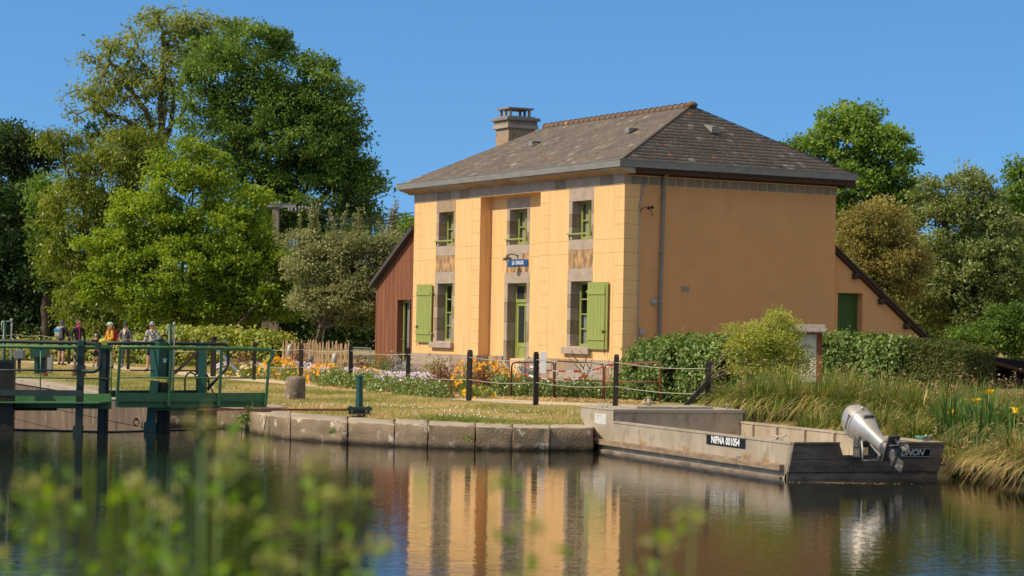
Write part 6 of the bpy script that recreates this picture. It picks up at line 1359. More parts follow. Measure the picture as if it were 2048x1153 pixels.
# black plank stern with the motor notch
b = MB()
def stern(x0, x1, z0, z1, t=.05, mi=0):
    o_ = .035
    V_ = [(x, ysec(z) - o_ + d, z) for d in (-t, 0) for x, z in ((x0, z0), (x1, z0), (x1, z1), (x0, z1))]
    b.add(V_, [(0, 1, 2, 3), (7, 6, 5, 4), (0, 4, 5, 1), (1, 5, 6, 2), (2, 6, 7, 3), (3, 7, 4, 0)], mi)
nx0, nx1 = .76, 1.60
stern(0.0, W_, .10, .283); stern(0, nx0, .289, .50); stern(nx1, W_, .289, .50); stern(nx0 + .06, nx1 - .06, .289, .35)
stern(0, W_, -.2, .09, .02)
b.build('stern_planks', M['blackboat'], boat, None, .004)
b = MB(); stern(-.01, nx0 - .02, .505, .545, .07); stern(nx1 + .02, W_ + .01, .505, .545, .07); b.build('stern_cap', M['blackboat'], boat, None, .006)
b = MB()
V_ = [(x, ysec(z) - .03 + d, z) for d in (0, .06) for x, z in ((0, .08), (W_, .08), (W_, ZG), (nx1, ZG), (nx1 - .12, .33), (nx0 + .12, .33), (nx0, ZG), (0, ZG))]
b.add(V_, [tuple(range(8)), tuple(reversed(range(8, 16)))] + [(i, i + 8, (i + 1) % 8 + 8, (i + 1) % 8) for i in range(8)]); b.build('stern_plate', M['alu'], boat)
b = MB()
for x in (.35, 1.0, 1.85, 2.3):
    for z in (.16, .37):
        if nx0 < x < nx1 and z > .3: continue
        b.ball((x, ysec(z) - .088, z), (.014, .008, .012), 6)
b.build('bolts', M['steel'], boat)
# plates with lettering
def side_xy(px, py):
    d = BI.to_3x3() @ ray(px, py); o_ = BI @ _O; t = (-.0 - o_.x) / d.x; q = o_ + d * t; return q.y, q.z
y0, z1 = side_xy(1414, 869); y1, z0 = side_xy(1491, 894)
zc, yc = (side_xy(1414, 869)[1] + side_xy(1414, 887)[1]) / 2 - .005, (y0 + y1) / 2; hh = .075
b = MB(); b.box(-.010, -.003, y1, y0, zc - hh, zc + hh); pl = b.build('registration_plate', M['plate'], boat)
TS_ = Matrix(((0, 0, -1, -.012), (-1, 0, 0, yc), (0, 1, 0, zc), (0, 0, 0, 1)))
lettering('registration_letters', 'NIFNA 001054', .155, M['white'], pl, TS_, abs(y0 - y1) / 1.28 * .78 / .80, bold=.004)
d = BI.to_3x3() @ ray(1863, 911); o_ = BI @ _O; t = (-.25 - o_.y) / d.y; q = o_ + d * t
d2 = BI.to_3x3() @ ray(1770, 911); t2 = (-.25 - o_.y) / d2.y; q2 = o_ + d2 * t2; xa, xb, zz_ = q2.x, min(q.x, W_ - .03), .385
tilt = Matrix.Translation(((xa + xb) / 2, ysec(zz_) - .092, zz_)) @ Matrix.Rotation(PI / 2 + .36, 4, 'X')
wd = xb - xa; hh = .155
def flat(nm, w_, h_, d_, m, par):
    b = MB(); b.box(-w_ / 2, w_ / 2, -h_ / 2, h_ / 2, d_, d_ + .003, M=tilt); return b.build(nm, m, par)
pl = flat('name_plate', wd, hh, 0, M['plate'], boat)
b = MB()
for u0, u1, v0, v1 in ((-wd / 2 + .01, wd / 2 - .01, hh / 2 - .018, hh / 2 - .012), (-wd / 2 + .01, wd / 2 - .01, -hh / 2 + .012, -hh / 2 + .018), (-wd / 2 + .01, -wd / 2 + .016, -hh / 2 + .012, hh / 2 - .012), (wd / 2 - .016, wd / 2 - .01, -hh / 2 + .012, hh / 2 - .012)): b.box(u0, u1, v0, v1, .0035, .005, M=tilt)
b.build('plate_border', M['white'], pl)
lettering('name_letters', 'LE LINON', .135, M['white'], pl, tilt @ Matrix.Translation((.0, 0, .005)) @ Matrix(((1, .18, 0, 0), (0, 1, 0, 0), (0, 0, 1, 0), (0, 0, 0, 1))), .92, bold=.003)
b = MB(); ya, za = side_xy(1190, 826); yb, zb = side_xy(1213, 850); b.box(-.004, -.002, yb, ya, zb, za); b.build('faded_sticker', mat('faded_sticker', (.58, .55, .50), .7, col2=(.46, .43, .38), scale=9), boat)
b = MB()
for px, py in ((1242, 887), (1478, 915)): y, z = side_xy(px, py); b.box(-.006, -.002, y - .09 if px < 1300 else y - .08, y + .09 if px < 1300 else y + .08, z - .018, z + .018)
b.build('draught_mark', M['cabinet'], boat)
def grasstuft(px, label):
    y, z = side_xy(px, 905); root = thing('grass_tuft', label, 'grass tuft', BM @ Vector((-.045, y, .205)))
    V, Q, bi, tip, dv = blades(26, .13, .07, .006, .2, .05, seg=3); np_mesh('blades', V, Q, LM['straw'], root, RNG.random(26)[bi])
for px, l in ((1496, 'dry grass tuft rooted on the rub rail right of the registration plate'), (1536, 'thin dry grass tuft on the rub rail near the stern corner'), (1375, 'tiny dry grass tuft on the rub rail left of the registration plate'), (1289, 'small brown weed on the rub rail near the bow')): grasstuft(px, l)
# mooring rope of the stern cleat
e = BM @ Vector((W_ - .03, .12, ZG + .05)); t_ = thing('mooring_rope', 'thin pale rope from the stern cleat into the sedge', 'rope', e)
f = at(1962, 935, 32.0); b = MB(); b.tube([(0, 0, 0), (.03, -.08, -.06)] + [tuple((f - e) * k + Vector((0, 0, -.22 * math.sin(PI * k)))) for k in (.2, .4, .6, .8, 1)], .008, 6); b.build('rope', M['grey'], t_)
b = MB(); 
for k in range(5): b.tube([(math.cos(a) * (.05 + .01 * k) - .12, math.sin(a) * .06 - .02, -.02 + .01 * k) for a in np.linspace(0, 2 * PI, 11)], .009, 5, cap=False)
b.build('rope_coil', mat('green_rope', (.16, .30, .24), .9), t_)

# outboard motor, tilted up on the stern
O0 = at(1738, 868, 31.25); mo = thing('outboard_motor', 'silver outboard motor tilted up over the stern of the barge', 'outboard motor', O0, BRZ)
Uz = Vector((-.10, .86, .46)).normalized(); Ux = Vector((1, 0, 0)); Ux = (Ux - Uz * Ux.dot(Uz)).normalized(); Uy = Uz.cross(Ux)
MM = Matrix(((Ux.x, Uy.x, Uz.x, 0), (Ux.y, Uy.y, Uz.y, 0), (Ux.z, Uy.z, Uz.z, 0), (0, 0, 0, 1)))
def loft(b, secs, n=20, mi=0, pw=2.6):
    V_ = []
    for z, wx, wy, oy in secs:
        for j in range(n):
            t = 2 * PI * j / n; c, s = math.cos(t), math.sin(t); k = (abs(c) ** pw + abs(s) ** pw) ** (-1 / pw); V_.append(MM @ Vector((wx * c * k, oy + wy * s * k, z)))
    F_ = [(i * n + j, i * n + (j + 1) % n, (i + 1) * n + (j + 1) % n, (i + 1) * n + j) for i in range(len(secs) - 1) for j in range(n)]
    b.add(V_, F_, mi, True); b.add([V_[j] for j in range(n)], [tuple(range(n))], mi); b.add([V_[-n + j] for j in range(n)], [tuple(range(n))], mi)
b = MB(); loft(b, [(.58, .03, .04, 0), (.57, .08, .10, 0), (.54, .13, .165, 0), (.47, .17, .215, 0), (.37, .188, .235, 0), (.255, .192, .238, 0)]); b.build('engine_cowl', M['motor'], mo)
b = MB(); loft(b, [(.255, .184, .23, 0), (.245, .184, .23, 0)]); b.build('cowl_seam', M['iron'], mo)
b = MB(); loft(b, [(.245, .191, .237, 0), (.12, .178, .215, -.005), (0, .145, .165, -.02), (-.12, .105, .12, -.03), (-.25, .085, .10, -.03), (-.40, .078, .095, -.03)]); b.build('mid_section', M['motor'], mo)
b = MB(); loft(b, [(-.40, .085, .10, -.03), (-.46, .09, .115, -.03), (-.52, .07, .10, -.03), (-.60, .04, .09, -.03), (-.70, .035, .085, -.03)]); b.box(-.10, .10, -.30, .12, -.565, -.545, M=MM); b.tube([MM @ Vector((0, y, -.70)) for y in (.16, .10, 0, -.12, -.20)], [.01, .04, .055, .055, .04], 12); b.prism([(-.008, -.74), (.008, -.74), (.008, -.90), (-.008, -.86)], -.06, .10, M=MM)
b.build('lower_unit', M['motorgrey'], mo, None)
b = MB(); b.tube([MM @ Vector((0, y, -.70)) for y in (-.20, -.27, -.31)], [.035, .03, .01], 10)
for k in range(3):
    a = 2 * PI * k / 3 + .4; R1 = MM @ Matrix.Translation((0, -.24, -.70)) @ Matrix.Rotation(a, 4, 'Y')
    pts = [(-.03, .0, .02), (.03, .02, .02), (.075, .035, .09), (.05, .03, .14), (-.02, -.01, .145), (-.06, -.03, .09)]
    V_ = [R1 @ Vector((x, y + o_, z)) for o_ in (-.004, .004) for x, y, z in pts]; b.add(V_, [tuple(range(6)), tuple(reversed(range(6, 12)))] + [(i, (i + 1) % 6, (i + 1) % 6 + 6, i + 6) for i in range(6)])
b.build('propeller', M['motorgrey'], mo)
# face towards the camera is -Uy side: latch, air slot, lettering-free detail
b = MB(); b.box(-.03, .03, -.255, -.225, .30, .36, M=MM); b.ball(MM @ Vector((0, -.25, .30)), .028, 8); b.build('cowl_latch', M['steel'], mo)
b = MB(); b.box(-.085, .085, -.242, -.20, .10, .135, M=MM); b.build('air_slot', M['motorgrey'], mo)
b = MB()
for u in (-.05, -.025, .01, .035): b.box(u, u + .016, -.20, -.192, .475, .51, M=MM)
for i in range(7): b.box(-.192, -.186, -.14 + i * .035, -.12 + i * .035, .30, .335, M=MM)
b.build('cowl_lettering', M['plate'], mo)
b = MB(); nz_ = BI @ O0
b.box(-.17, .17, .02, .16, -.20, -.04); b.box(-.15, -.09, .0, .2, -.34, -.02); b.box(.09, .15, .0, .2, -.34, -.02); b.bar((-.1, .02, -.1), (-.02, -.20, -.05), .05); b.bar((.1, .02, -.1), (.03, -.20, -.05), .05); b.build('clamp_bracket', M['motorgrey'], mo, None, .008)
b = MB()
for x in (-.13, .13): b.tube([(x, -.02, -.10), (x, -.06, -.26), (x, -.06, -.38)], .016, 6)
b.tube([(-.13, -.06, -.38), (.13, -.06, -.38)], .016, 6); b.bar((-.02, -.1, -.14), (.06, -.24, -.30), .06, .02); b.build('tilt_bracket', M['steel'], mo)

# ------------------------------------------------------------------ fences
def post_mesh(h, w_=.10):
    b = MB(); c = w_ / 2; e = c * .72
    b.add([(-c * .8, -c * .8, -.05), (c * .8, -c * .8, -.05), (c * .8, c * .8, -.05), (-c * .8, c * .8, -.05), (-c, -c, .06), (c, -c, .06), (c, c, .06), (-c, c, .06), (-c, -c, h - .06), (c, -c, h - .06), (c, c, h - .06), (-c, c, h - .06), (-e, -e, h), (e, -e, h), (e, e, h), (-e, e, h)],
          [(3, 2, 1, 0), (12, 13, 14, 15)] + [(4 * k + i, 4 * k + (i + 1) % 4, 4 * k + 4 + (i + 1) % 4, 4 * k + 4 + i) for k in range(3) for i in range(4)]); return b
M['wire'] = mat('fence_wire', (.42, .38, .28), .6, .3)
def wire_fence(name, label, posts, wires, brace=()):
    base = Vector((posts[0][0], posts[0][1], gh(posts[0][0], posts[0][1]))); root = thing(name, label, 'fence', base)
    P = []
    for x, y, zt in posts:
        z = gh(x, y); o = post_mesh(zt - z).build('post', M['black'], root, None, 0, (x - base.x, y - base.y, z - base.z)); o.rotation_euler = (random.uniform(-.012, .012), random.uniform(-.012, .012), random.uniform(-.3, .3)); P.append((x, y, z, zt))
    for k in wires:
        b = MB()
        for (xa, ya, za, ta), (xb, yb, zb, tb) in zip(P[:-1], P[1:]):
            A = Vector((xa, ya - .055, ta - k)) - base; B = Vector((xb, yb - .055, tb - k)) - base
            b.tube([A + (B - A) * t - Vector((0, 0, .05 * math.sin(PI * t))) for t in (0, .25, .5, .75, 1)], .0085, 5)
        b.build('wire', M['wire'], root)
    for i, dx, dy in brace:
        x, y, z, zt = P[i]; b = MB(); b.bar(Vector((x, y - .04, zt - .42)) - base, Vector((x + dx, y + dy, z)) - base, .085); b.build('brace', M['black'], root)
    return root
FP = [(510, 61.8, 684), (604, 59.4, 687), (703, 57.0, 689), (817, 52.4, 695), (940, 47.9, 700), (1074, 46.2, 704), (1233, 44.2, 709), (1418, 42.0, 720)]
wire_fence('post_and_wire_fence', 'black post and wire fence running along the gravel path to the ivy hedge', [(xat(a, Y), Y, zat(a, c, Y)) for a, Y, c in FP], (.17, .66), ((7, -.62, -.1),))
FQ = [(-20, 92, 662), (33, 88, 661.5), (83, 82, 663), (139, 77.5, 666), (199, 74, 668), (258, 71.4, 670), (396, 66, 678)]
wire_fence('post_and_wire_fence', 'black post and wire fence between the walkers and the lock gate', [(xat(a, Y), Y, zat(a, c, Y)) for a, Y, c in FQ], (.16, .40), ((6, -.75, .1),))
x, Y = xat(428, 64.5), 64.5; p = Vector((x, Y, gh(x, Y))); t_ = thing('gate_post', 'single black capped post with a grey strut where the wire fence starts again', 'post', p); h_ = zat(428, 678, Y) - p.z
b = post_mesh(h_, .15); b.build('post', M['black'], t_); b = MB(); b.lathe([(.11, h_), (.02, h_ + .09)], 4); b.build('post_cap', M['iron'], t_); b = MB(); b.bar((.06, -.1, h_ - .25), (.95, -.5, .05), .07); b.build('strut', M['cabinet'], t_)
# cleft chestnut paling
def paling(name, label, ptsY, n, h_, parent_gap=.02, jag=.09):
    (pa, Ya), (pb, Yb) = ptsY; A = Vector((xat(pa, Ya), Ya, 0)); B = Vector((xat(pb, Yb), Yb, 0)); base = Vector((A.x, A.y, gh(A.x, A.y))); root = thing(name, label, 'fence', base)
    for i in range(n):
        p = A + (B - A) * (i / (n - 1)); p.z = gh(p.x, p.y); p -= base; hh = h_ + random.uniform(-jag, jag); r = random.uniform(.018, .027); b = MB(); lx = random.uniform(-.04, .04)
        b.tube([(0, 0, -.02), (lx * .6 + random.uniform(-.012, .012), 0, hh * .5), (lx, random.uniform(-.02, .02), hh - .05), (lx, 0, hh)], [r, r, r * .85, r * .35], 5, smooth=False); b.build('pale', M['paling'], root, None, 0, p)
    for k in (.3, .8):
        b = MB(); a = Vector((0, 0, h_ * k)); e = B - base; e.z = h_ * k + gh(B.x, B.y) - base.z; b.tube([a + Vector((0, -.03, 0)), (a + e) / 2 + Vector((0, -.03, -.01)), e + Vector((0, -.03, 0))], .006, 4); b.build('wire', M['wire'], root)
paling('paling_fence', 'cleft chestnut paling fence between the laurel hedge and the annex', ((567, 73.5), (701, 71.5)), 56, 1.02)
paling('paling_fence', 'short piece of pale chestnut paling behind the barriers by the gable', ((1212, 57.2), (1268, 56.2)), 11, .78)
for px, py, Y, lab in ((580, 700, 73.0, 'grey tin can hung on the left end of the paling fence'), (670, 717, 71.6, 'grey tin can hung on the right part of the paling fence'), (621, 722, 72.0, 'small dark can with a pale top hung low on the paling fence')):
    c = at(px, py, Y); b = MB(); r = .09; b.lathe([(r * .96, -.16), (r, -.15), (r, .12), (r * .9, .13), (r * .5, .19), (.01, .2)], 14); o = b.build('tin_can', M['steel'] if Y != 72.0 else M['cabinet'], None, None, 0, c + Vector((0, -.12, 0))); o.rotation_euler = (0, .15, 0); tag(o, lab, 'can')
# wire mesh panel
A = Vector((xat(702, 71.2), 71.2, 0)); B = Vector((xat(742, 70.6), 70.6, 0)); A.z = gh(A.x, A.y); t_ = thing('mesh_panel', 'low green wire mesh fence panel beside the annex', 'fence panel', A); e = B - A; b = MB(); hh = zat(720, 696, 71) - A.z
b.tube([(0, 0, 0), (0, 0, hh), (e.x, e.y, hh), (e.x, e.y, 0)], .022, 6); b.build('frame', M['cabinet'], t_); b = MB()
for k in range(1, 14): b.tube([(e.x * k / 14, e.y * k / 14, .05), (e.x * k / 14, e.y * k / 14, hh)], .004, 4)
for k in range(1, 14): b.tube([(0, 0, hh * k / 14), (e.x, e.y, hh * k / 14)], .004, 4)
b.build('mesh', M['wire'], t_)
# rusty barriers with striped tape
def z4(x, y): return (780 + x * .27344, 540 + y * .27344)
def barrier(label, x0, x1, top0, top1, Y0, Y1, red):
    a, c = z4(x0, top0), z4(x1, top1); A = at(*a, Y0); B = at(*c, Y1); base = Vector((A.x, A.y, gh(A.x, A.y))); root = thing('crowd_barrier', label, 'barrier', base); e = B - A; e.z = 0; hA, hB = A.z - base.z, B.z - base.z
    d = e.normalized(); b = MB(); q = d * .09; m = M['barrier'] if red else M['rust']
    b.tube([(0, 0, 0), (0, 0, hA - .1), tuple(q * .3 + Vector((0, 0, hA - .02))), tuple(q + Vector((0, 0, hA))), tuple(e - q + Vector((0, 0, hB))), tuple(e - q * .3 + Vector((0, 0, hB - .02))), tuple(e + Vector((0, 0, hB - .1))), tuple(e)], .022, 8); b.build('frame', m, root)
    b = MB(); b.tube([(0, 0, hA * .52), tuple(e + Vector((0, 0, hB * .52)))], .016, 6); b.build('mid_rail', m, root)
    b = MB(); b.tube([(0, -.3, .02), (0, .3, .02)], .016, 6); b.tube([tuple(e + Vector((0, -.3, .02))), tuple(e + Vector((0, .3, .02)))], .016, 6); b.build('foot', m, root); return root
barrier('leftmost rusty brown steel barrier in front of the door side plinth', 890, 1200, 678, 675, 51.5, 51.0, False)
barrier('middle rusty steel barrier under the right ground floor window', 1208, 1562, 668, 688, 50.9, 50.4, False)
barrier('rightmost red painted steel barrier beside the ivy hedge', 1570, 1978, 695, 678, 50.3, 49.4, True)
def tape(label, pts, Y):
    P = [at(*z4(x, y), Y + dy) for x, y, dy in pts]; root = thing('barrier_tape', label, 'tape', P[0]); seg = []
    for a, c in zip(P[:-1], P[1:]):
        n = max(1, int((c - a).length / .14))
        for k in range(n): seg.append((a + (c - a) * (k / n), a + (c - a) * ((k + 1) / n)))
    for nm, m, par in (('red_stripes', M['redtape'], 0), ('white_stripes', M['whitetape'], 1)):
        b = MB()
        for i, (a, c) in enumerate(seg):
            if i % 2 == par: b.bar(a - P[0], c - P[0], .004, .036 + .012 * math.sin(i))
        b.build(nm, m, root)
tape('upper red and white striped tape slung across the barriers', [(985, 705, .3), (1060, 712, .1), (1140, 732, .0), (1230, 742, 0), (1400, 742, 0), (1480, 735, 0), (1562, 712, 0), (1640, 700, -.2), (1720, 688, -.3), (1850, 686, -.5), (1975, 694, -.7), (2080, 702, -.8)], 50.7)
tape('lower red and white striped tape sagging between the green stake and the barrier', [(975, 760, .2), (1060, 785, 0), (1150, 800, 0), (1270, 805, 0), (1380, 795, 0), (1450, 770, 0), (1510, 735, 0), (1560, 705, -.1)], 50.4)
p = gnd(1048, 790); t_ = MB(); h_ = zat(*z4(983, 690), p.y) - p.z; t_.tube([(0, 0, -.02), (0, 0, h_ - .01), (0, 0, h_)], [.03, .03, .022], 8); o = t_.build('green_stake', M['cabinet'], None, None, 0, p); tag(o, 'dark green stake holding the striped tape right of the poppies', 'stake')
p = at(*z4(1113, 672), 47.9); b = MB(); b.box(-.07, .07, -.006, .006, -.24, .24); o = b.build('white_card', M['white'], None, None, .003, p + Vector((.02, .04, -.02))); tag(o, 'white card fixed upright behind the black post', 'card')
c = at(*z4(815, 720), 58.5); b = MB(); b.box(-.16, .16, -.015, .015, -.13, .13, M=Matrix.Rotation(-.5, 4, 'X')); t_ = thing('plant_label', 'small blue tilted board at the foot of the front door', 'board', (c.x, c.y, c.z - .3)); b.build('board', mat('board_blue', (.22, .32, .38), .4), t_, (0, 0, -.3)); b = MB(); b.bar((0, .03, -.1), (0, .03, .3), .03); b.build('peg', M['log'], t_)
# cabinet and board behind the barriers
c = at(1296, 752, 56); zb_ = gh(c.x, c.y); b = MB(); x0 = xat(1280, 56) - c.x; x1 = xat(1318, 56) - c.x; t_ = thing('meter_cabinet', 'grey metal meter cabinet at the gable behind the red barrier', 'cabinet', (c.x, c.y, zb_)); hh = zat(1296, 733, 56) - zb_; b.box(x0, x1, 0, .35, 0, hh); b.build('cabinet', M['cabinet'], t_, None, .01); b = MB(); b.box(x0 + .03, x1 - .03, -.012, 0, .05, hh - .05); b.build('door', M['cabinet'], t_, None, .004)
c = at(1262, 755, 56); zb_ = gh(c.x, c.y); b = MB(); b.box(-.30, .30, 0, .05, .02, zat(1262, 752, 56) - zb_); o = b.build('rusty_sheet', M['rust'], None, None, .004, (c.x, c.y, zb_)); tag(o, 'rusty steel sheet leaning behind the short paling', 'metal sheet')
# bare young tree
p = gnd(1168, 790); t_ = thing('bare_sapling', 'leafless young tree with thin dark branches behind the middle barrier', 'sapling', p); b = MB(); q = lambda x, y: at(*z4(x, y), p.y) - p
T0 = [(1440, 880), (1430, 830), (1425, 790)]; b.tube([q(*s) for s in T0], [.022, .02, .016], 6)
for br in ([(1425, 790), (1400, 740), (1340, 680), (1290, 620), (1262, 630)], [(1425, 790), (1415, 720), (1440, 640), (1380, 590)], [(1425, 790), (1460, 740), (1478, 660), (1482, 610)], [(1415, 720), (1350, 640), (1330, 590)], [(1465, 735), (1440, 690), (1425, 640)]): b.tube([q(*s) for s in br], [.014, .011, .008, .006, .004][:len(br)], 5)
b.build('trunk', M['bark'], t_)
# information board with small roof
Y = 48.5; x = xat(1614, Y); p = Vector((x, Y, gh(x, Y))); t_ = thing('information_board', 'roofed timber information board with a pale faded map behind the willow bush', 'notice board', p, -.12); zt = zat(1612, 658, Y) - p.z; w2 = .24
b = MB(); b.box(w2 - .02, w2 + .10, -.06, .06, 0, zt - .03); b.build('post', M['log'] if False else M['redwood'], t_, None, .006); b = MB(); b.box(-w2 - .10, -w2 + .02, -.06, .06, 0, zt - .03); b.build('post', M['redwood'], t_, None, .006)
b = MB(); b.box(-w2 + .02, w2 - .02, -.03, .03, .55, zt - .12); b.build('panel', mat('map_panel', (.66, .62, .52), .6, col2=(.55, .56, .50), scale=5, lo=.45, hi=.6, col3=(.42, .55, .55), scale3=8, amt3=(.6, .68)), t_, None, .004)
b = MB(); b.box(-w2 + .02, w2 - .02, -.045, .045, zt - .12, zt - .03); b.build('top_rail', M['redwood'], t_)
b = MB(); a = math.radians(-14)
for i in range(6): b.box(-.42 + i * .14, -.285 + i * .14, -.30, .30, zt - .01, zt + .025, M=Matrix.Translation((0, 0, zt)) @ Matrix.Rotation(math.radians(16), 4, 'X') @ Matrix.Translation((0, 0, -zt)))
b.build('roof', mat('board_roof', (.24, .205, .165), .8, col2=(.17, .145, .12), scale=6), t_, None, .004)

# ------------------------------------------------------------------ things on the far lock side
p = gnd(149, 757); r = 6.4 * p.y / FPX; hh = zat(149, 730, p.y) - p.z
for px, lab in ((149, 'round timber mooring post on the grass below the walkers'), (165, 'second round timber mooring post half hidden by the gate post')):
    b = MB(); b.lathe([(r, -.05), (r, hh - .02), (r * .9, hh), (r * .3, hh + .005)], 16); q = gnd(px, 757 + (px - 149) * .02); o = b.build('timber_bollard', M['log'], None, None, 0, q); tag(o, lab, 'bollard')
p = gnd(82, 752); k = p.y / FPX; t_ = thing('control_cabinet', 'dark green lock control cabinet with wide top on the grass', 'cabinet', p); hh = zat(74, 697, p.y) - p.z
b = MB(); b.box(-12 * k, -4 * k, -.15, .15, 0, hh - .25); b.build('leg', M['gateteal'], t_, None, .01); b = MB(); b.box(-4 * k, 9 * k, -.1, .2, 0, hh - .25); b.build('leg', M['gatedark'], t_, None, .01); b = MB(); b.box(-18 * k, 14 * k, -.25, .28, hh - .26, hh + .02); b.build('top_box', M['gateteal'], t_, None, .015)
p = gnd(103, 750); k = p.y / FPX; zb_ = zat(103, 745, p.y) - p.z; b = MB(); z1 = zat(103, 710, p.y) - p.z; t_ = thing('white_box', 'small white metal box standing by the control cabinet', 'box', p + Vector((0, -.3, 0))); b.box(-6 * k, 6 * k, -.1, .1, zb_, z1); b.build('box', M['grey'], t_, None, .01); b = MB(); b.box(-3 * k, 3 * k, -.05, .05, 0, zb_); b.build('foot', M['rust'], t_)
p = gnd(101, 755); b = MB(); k = p.y / FPX; b.lathe([(4 * k, 0), (5.5 * k, 8 * k), (5.8 * k, 8.4 * k), (5.2 * k, 8.4 * k), (4.8 * k, 6.5 * k)], 14); o = b.build('flower_pot', mat('terracotta', (.30, .10, .045), .85), None, None, 0, p + Vector((0, -.7, 0))); tag(o, 'terracotta flower pot under the small white box', 'flower pot')
p = gnd(38, 748); k = p.y / FPX; t_ = thing('meter_box', 'grey box on a thin post by the gate at the left', 'box', p); b = MB(); z0, z1 = zat(38, 718, p.y) - p.z, zat(38, 700, p.y) - p.z; b.box(-10 * k, 10 * k, -.1, .1, z0, z1); b.build('box', M['cabinet'], t_, None, .02); b = MB(); b.bar((0, 0, 0), (0, 0, z0), .08); b.build('post', M['black'], t_)

# utility pole with its wires
Y = 89; x = xat(547, Y); p = Vector((x, Y, gh(x, Y))); t_ = thing('power_pole', 'concrete power pole with a cross arm rising above the bright tree', 'power pole', p); k = Y / FPX; zt = zat(547, 404, Y) - p.z
b = MB(); b.add([(s * w_, t * w_, z) for z, w_ in ((0, .20), (zt, .125)) for s, t in ((-1, -1), (1, -1), (1, 1), (-1, 1))], [(3, 2, 1, 0), (4, 5, 6, 7)] + [(i, (i + 1) % 4, (i + 1) % 4 + 4, i + 4) for i in range(4)]); b.build('pole', M['concrete'], t_)
b = MB(); zc = zat(547, 412, Y) - p.z; b.box(-33 * k, 41 * k, -.17, -.12, zc - .075, zc + .075); b.box(-33 * k, 41 * k, -.19, -.10, zc + .06, zc + .075); b.box(-.16, .16, -.2, .16, zc - .04, zc + .02); b.build('cross_arm', M['steel'], t_, None, .006)
for dx, dz in ((-7, .10), (3, .10), (9, .10), (27, -.16), (33, -.16), (41, -.16), (48, -.08), (54, -.06), (61, -.08), (66, -.12)):
    b = MB(); b.lathe([(.02, -.07), (.06, -.06), (.035, -.02), (.06, 0), (.035, .03), (.05, .05), (.015, .08)], 10, Matrix.Translation((dx * k, -.16, zc + dz))); b.build('insulator', M['grey'], t_)
b = MB()
for dx, dz, ty in ((48, -.08, 425), (54, -.06, 432), (66, -.12, 440)):
    e = at(828, ty, 72.7) - p; a = Vector((dx * k, -.16, zc + dz)); b.tube([Vector((40 * k, -.15, zc)), a], .012, 4); b.tube([a + (e - a) * t - Vector((0, 0, .35 * math.sin(PI * t))) for t in np.linspace(0, 1, 9)], .014, 4)
b.build('power_lines', M['iron'], t_)
b = MB(); b.tube([(.12, -.1, zc - .3), (.5, -.1, zc - .9), (.3, -.1, zc - 1.5), (.1, -.1, zc - 2)], .012, 5); b.build('cable_loop', M['iron'], t_)
# ------------------------------------------------------------------ people walking on the lock side
def skin_mesh(nodes, edges, sub=1):
    """one continuous surface grown over a skeleton: nodes are (x, y, z, rx, ry)"""
    me = bpy.data.meshes.new('skeleton'); me.from_pydata([n[:3] for n in nodes], edges, []); o = bpy.data.objects.new('skeleton', me); COL.objects.link(o)
    md = o.modifiers.new('skin', 'SKIN'); md.use_smooth_shade = True; md.branch_smoothing = .4
    for i, n in enumerate(nodes): me.skin_vertices[0].data[i].radius = (n[3], n[4]); me.skin_vertices[0].data[i].use_root = (i == 0)
    s_ = o.modifiers.new('sub', 'SUBSURF'); s_.levels = sub; s_.render_levels = sub
    r = bpy.data.meshes.new_from_object(o.evaluated_get(bpy.context.evaluated_depsgraph_get())); bpy.data.objects.remove(o); return r
class Sk:
    def __init__(s): s.n = []; s.e = []
    def chain(s, pts, start=None):
        last = start
        for p in pts:
            s.n.append(tuple(p[:3]) + ((p[3], p[4]) if len(p) > 4 else (p[3], p[3])))
            if last is not None: s.e.append((last, len(s.n) - 1))
            last = len(s.n) - 1
        return last
def head_shape(c, s, turn):
    """skull, jaw, nose, ears, brow and mouth"""
    b = MB(); R_ = Matrix.Rotation(turn, 4, 'Z'); n = 16; m = 12; V_ = []
    for i in range(m + 1):
        a = PI * i / m
        for j in range(n):
            t = 2 * PI * j / n; x = .078 * math.sin(a) * math.cos(t); y = .098 * math.sin(a) * math.sin(t); z = .118 * math.cos(a)
            if z < -.02: x *= 1 - .28 * (-z - .02) / .1; y = y * (1 - .20 * (-z - .02) / .1) - .012 * (-z - .02) / .1
            if y < -.06 and abs(x) < .03: y -= .006 * (1 if -.03 < z < .03 else 0)
            V_.append(R_ @ Vector((x * s, y * s, z * s)) + c)
    b.add(V_, [(i * n + j, (i + 1) * n + j, (i + 1) * n + (j + 1) % n, i * n + (j + 1) % n) for i in range(m) for j in range(n)], 0, True)
    for q, r in (((0, -.108, -.012), (.013, .022, .024)), ((-.080, .005, 0), (.010, .022, .032)), ((.080, .005, 0), (.010, .022, .032)), ((0, -.094, -.055), (.024, .008, .006)), ((0, -.088, -.095), (.026, .02, .018))): b.ball(R_ @ Vector(q) * s + c, tuple(k * s for k in r), 8)
    return b, R_
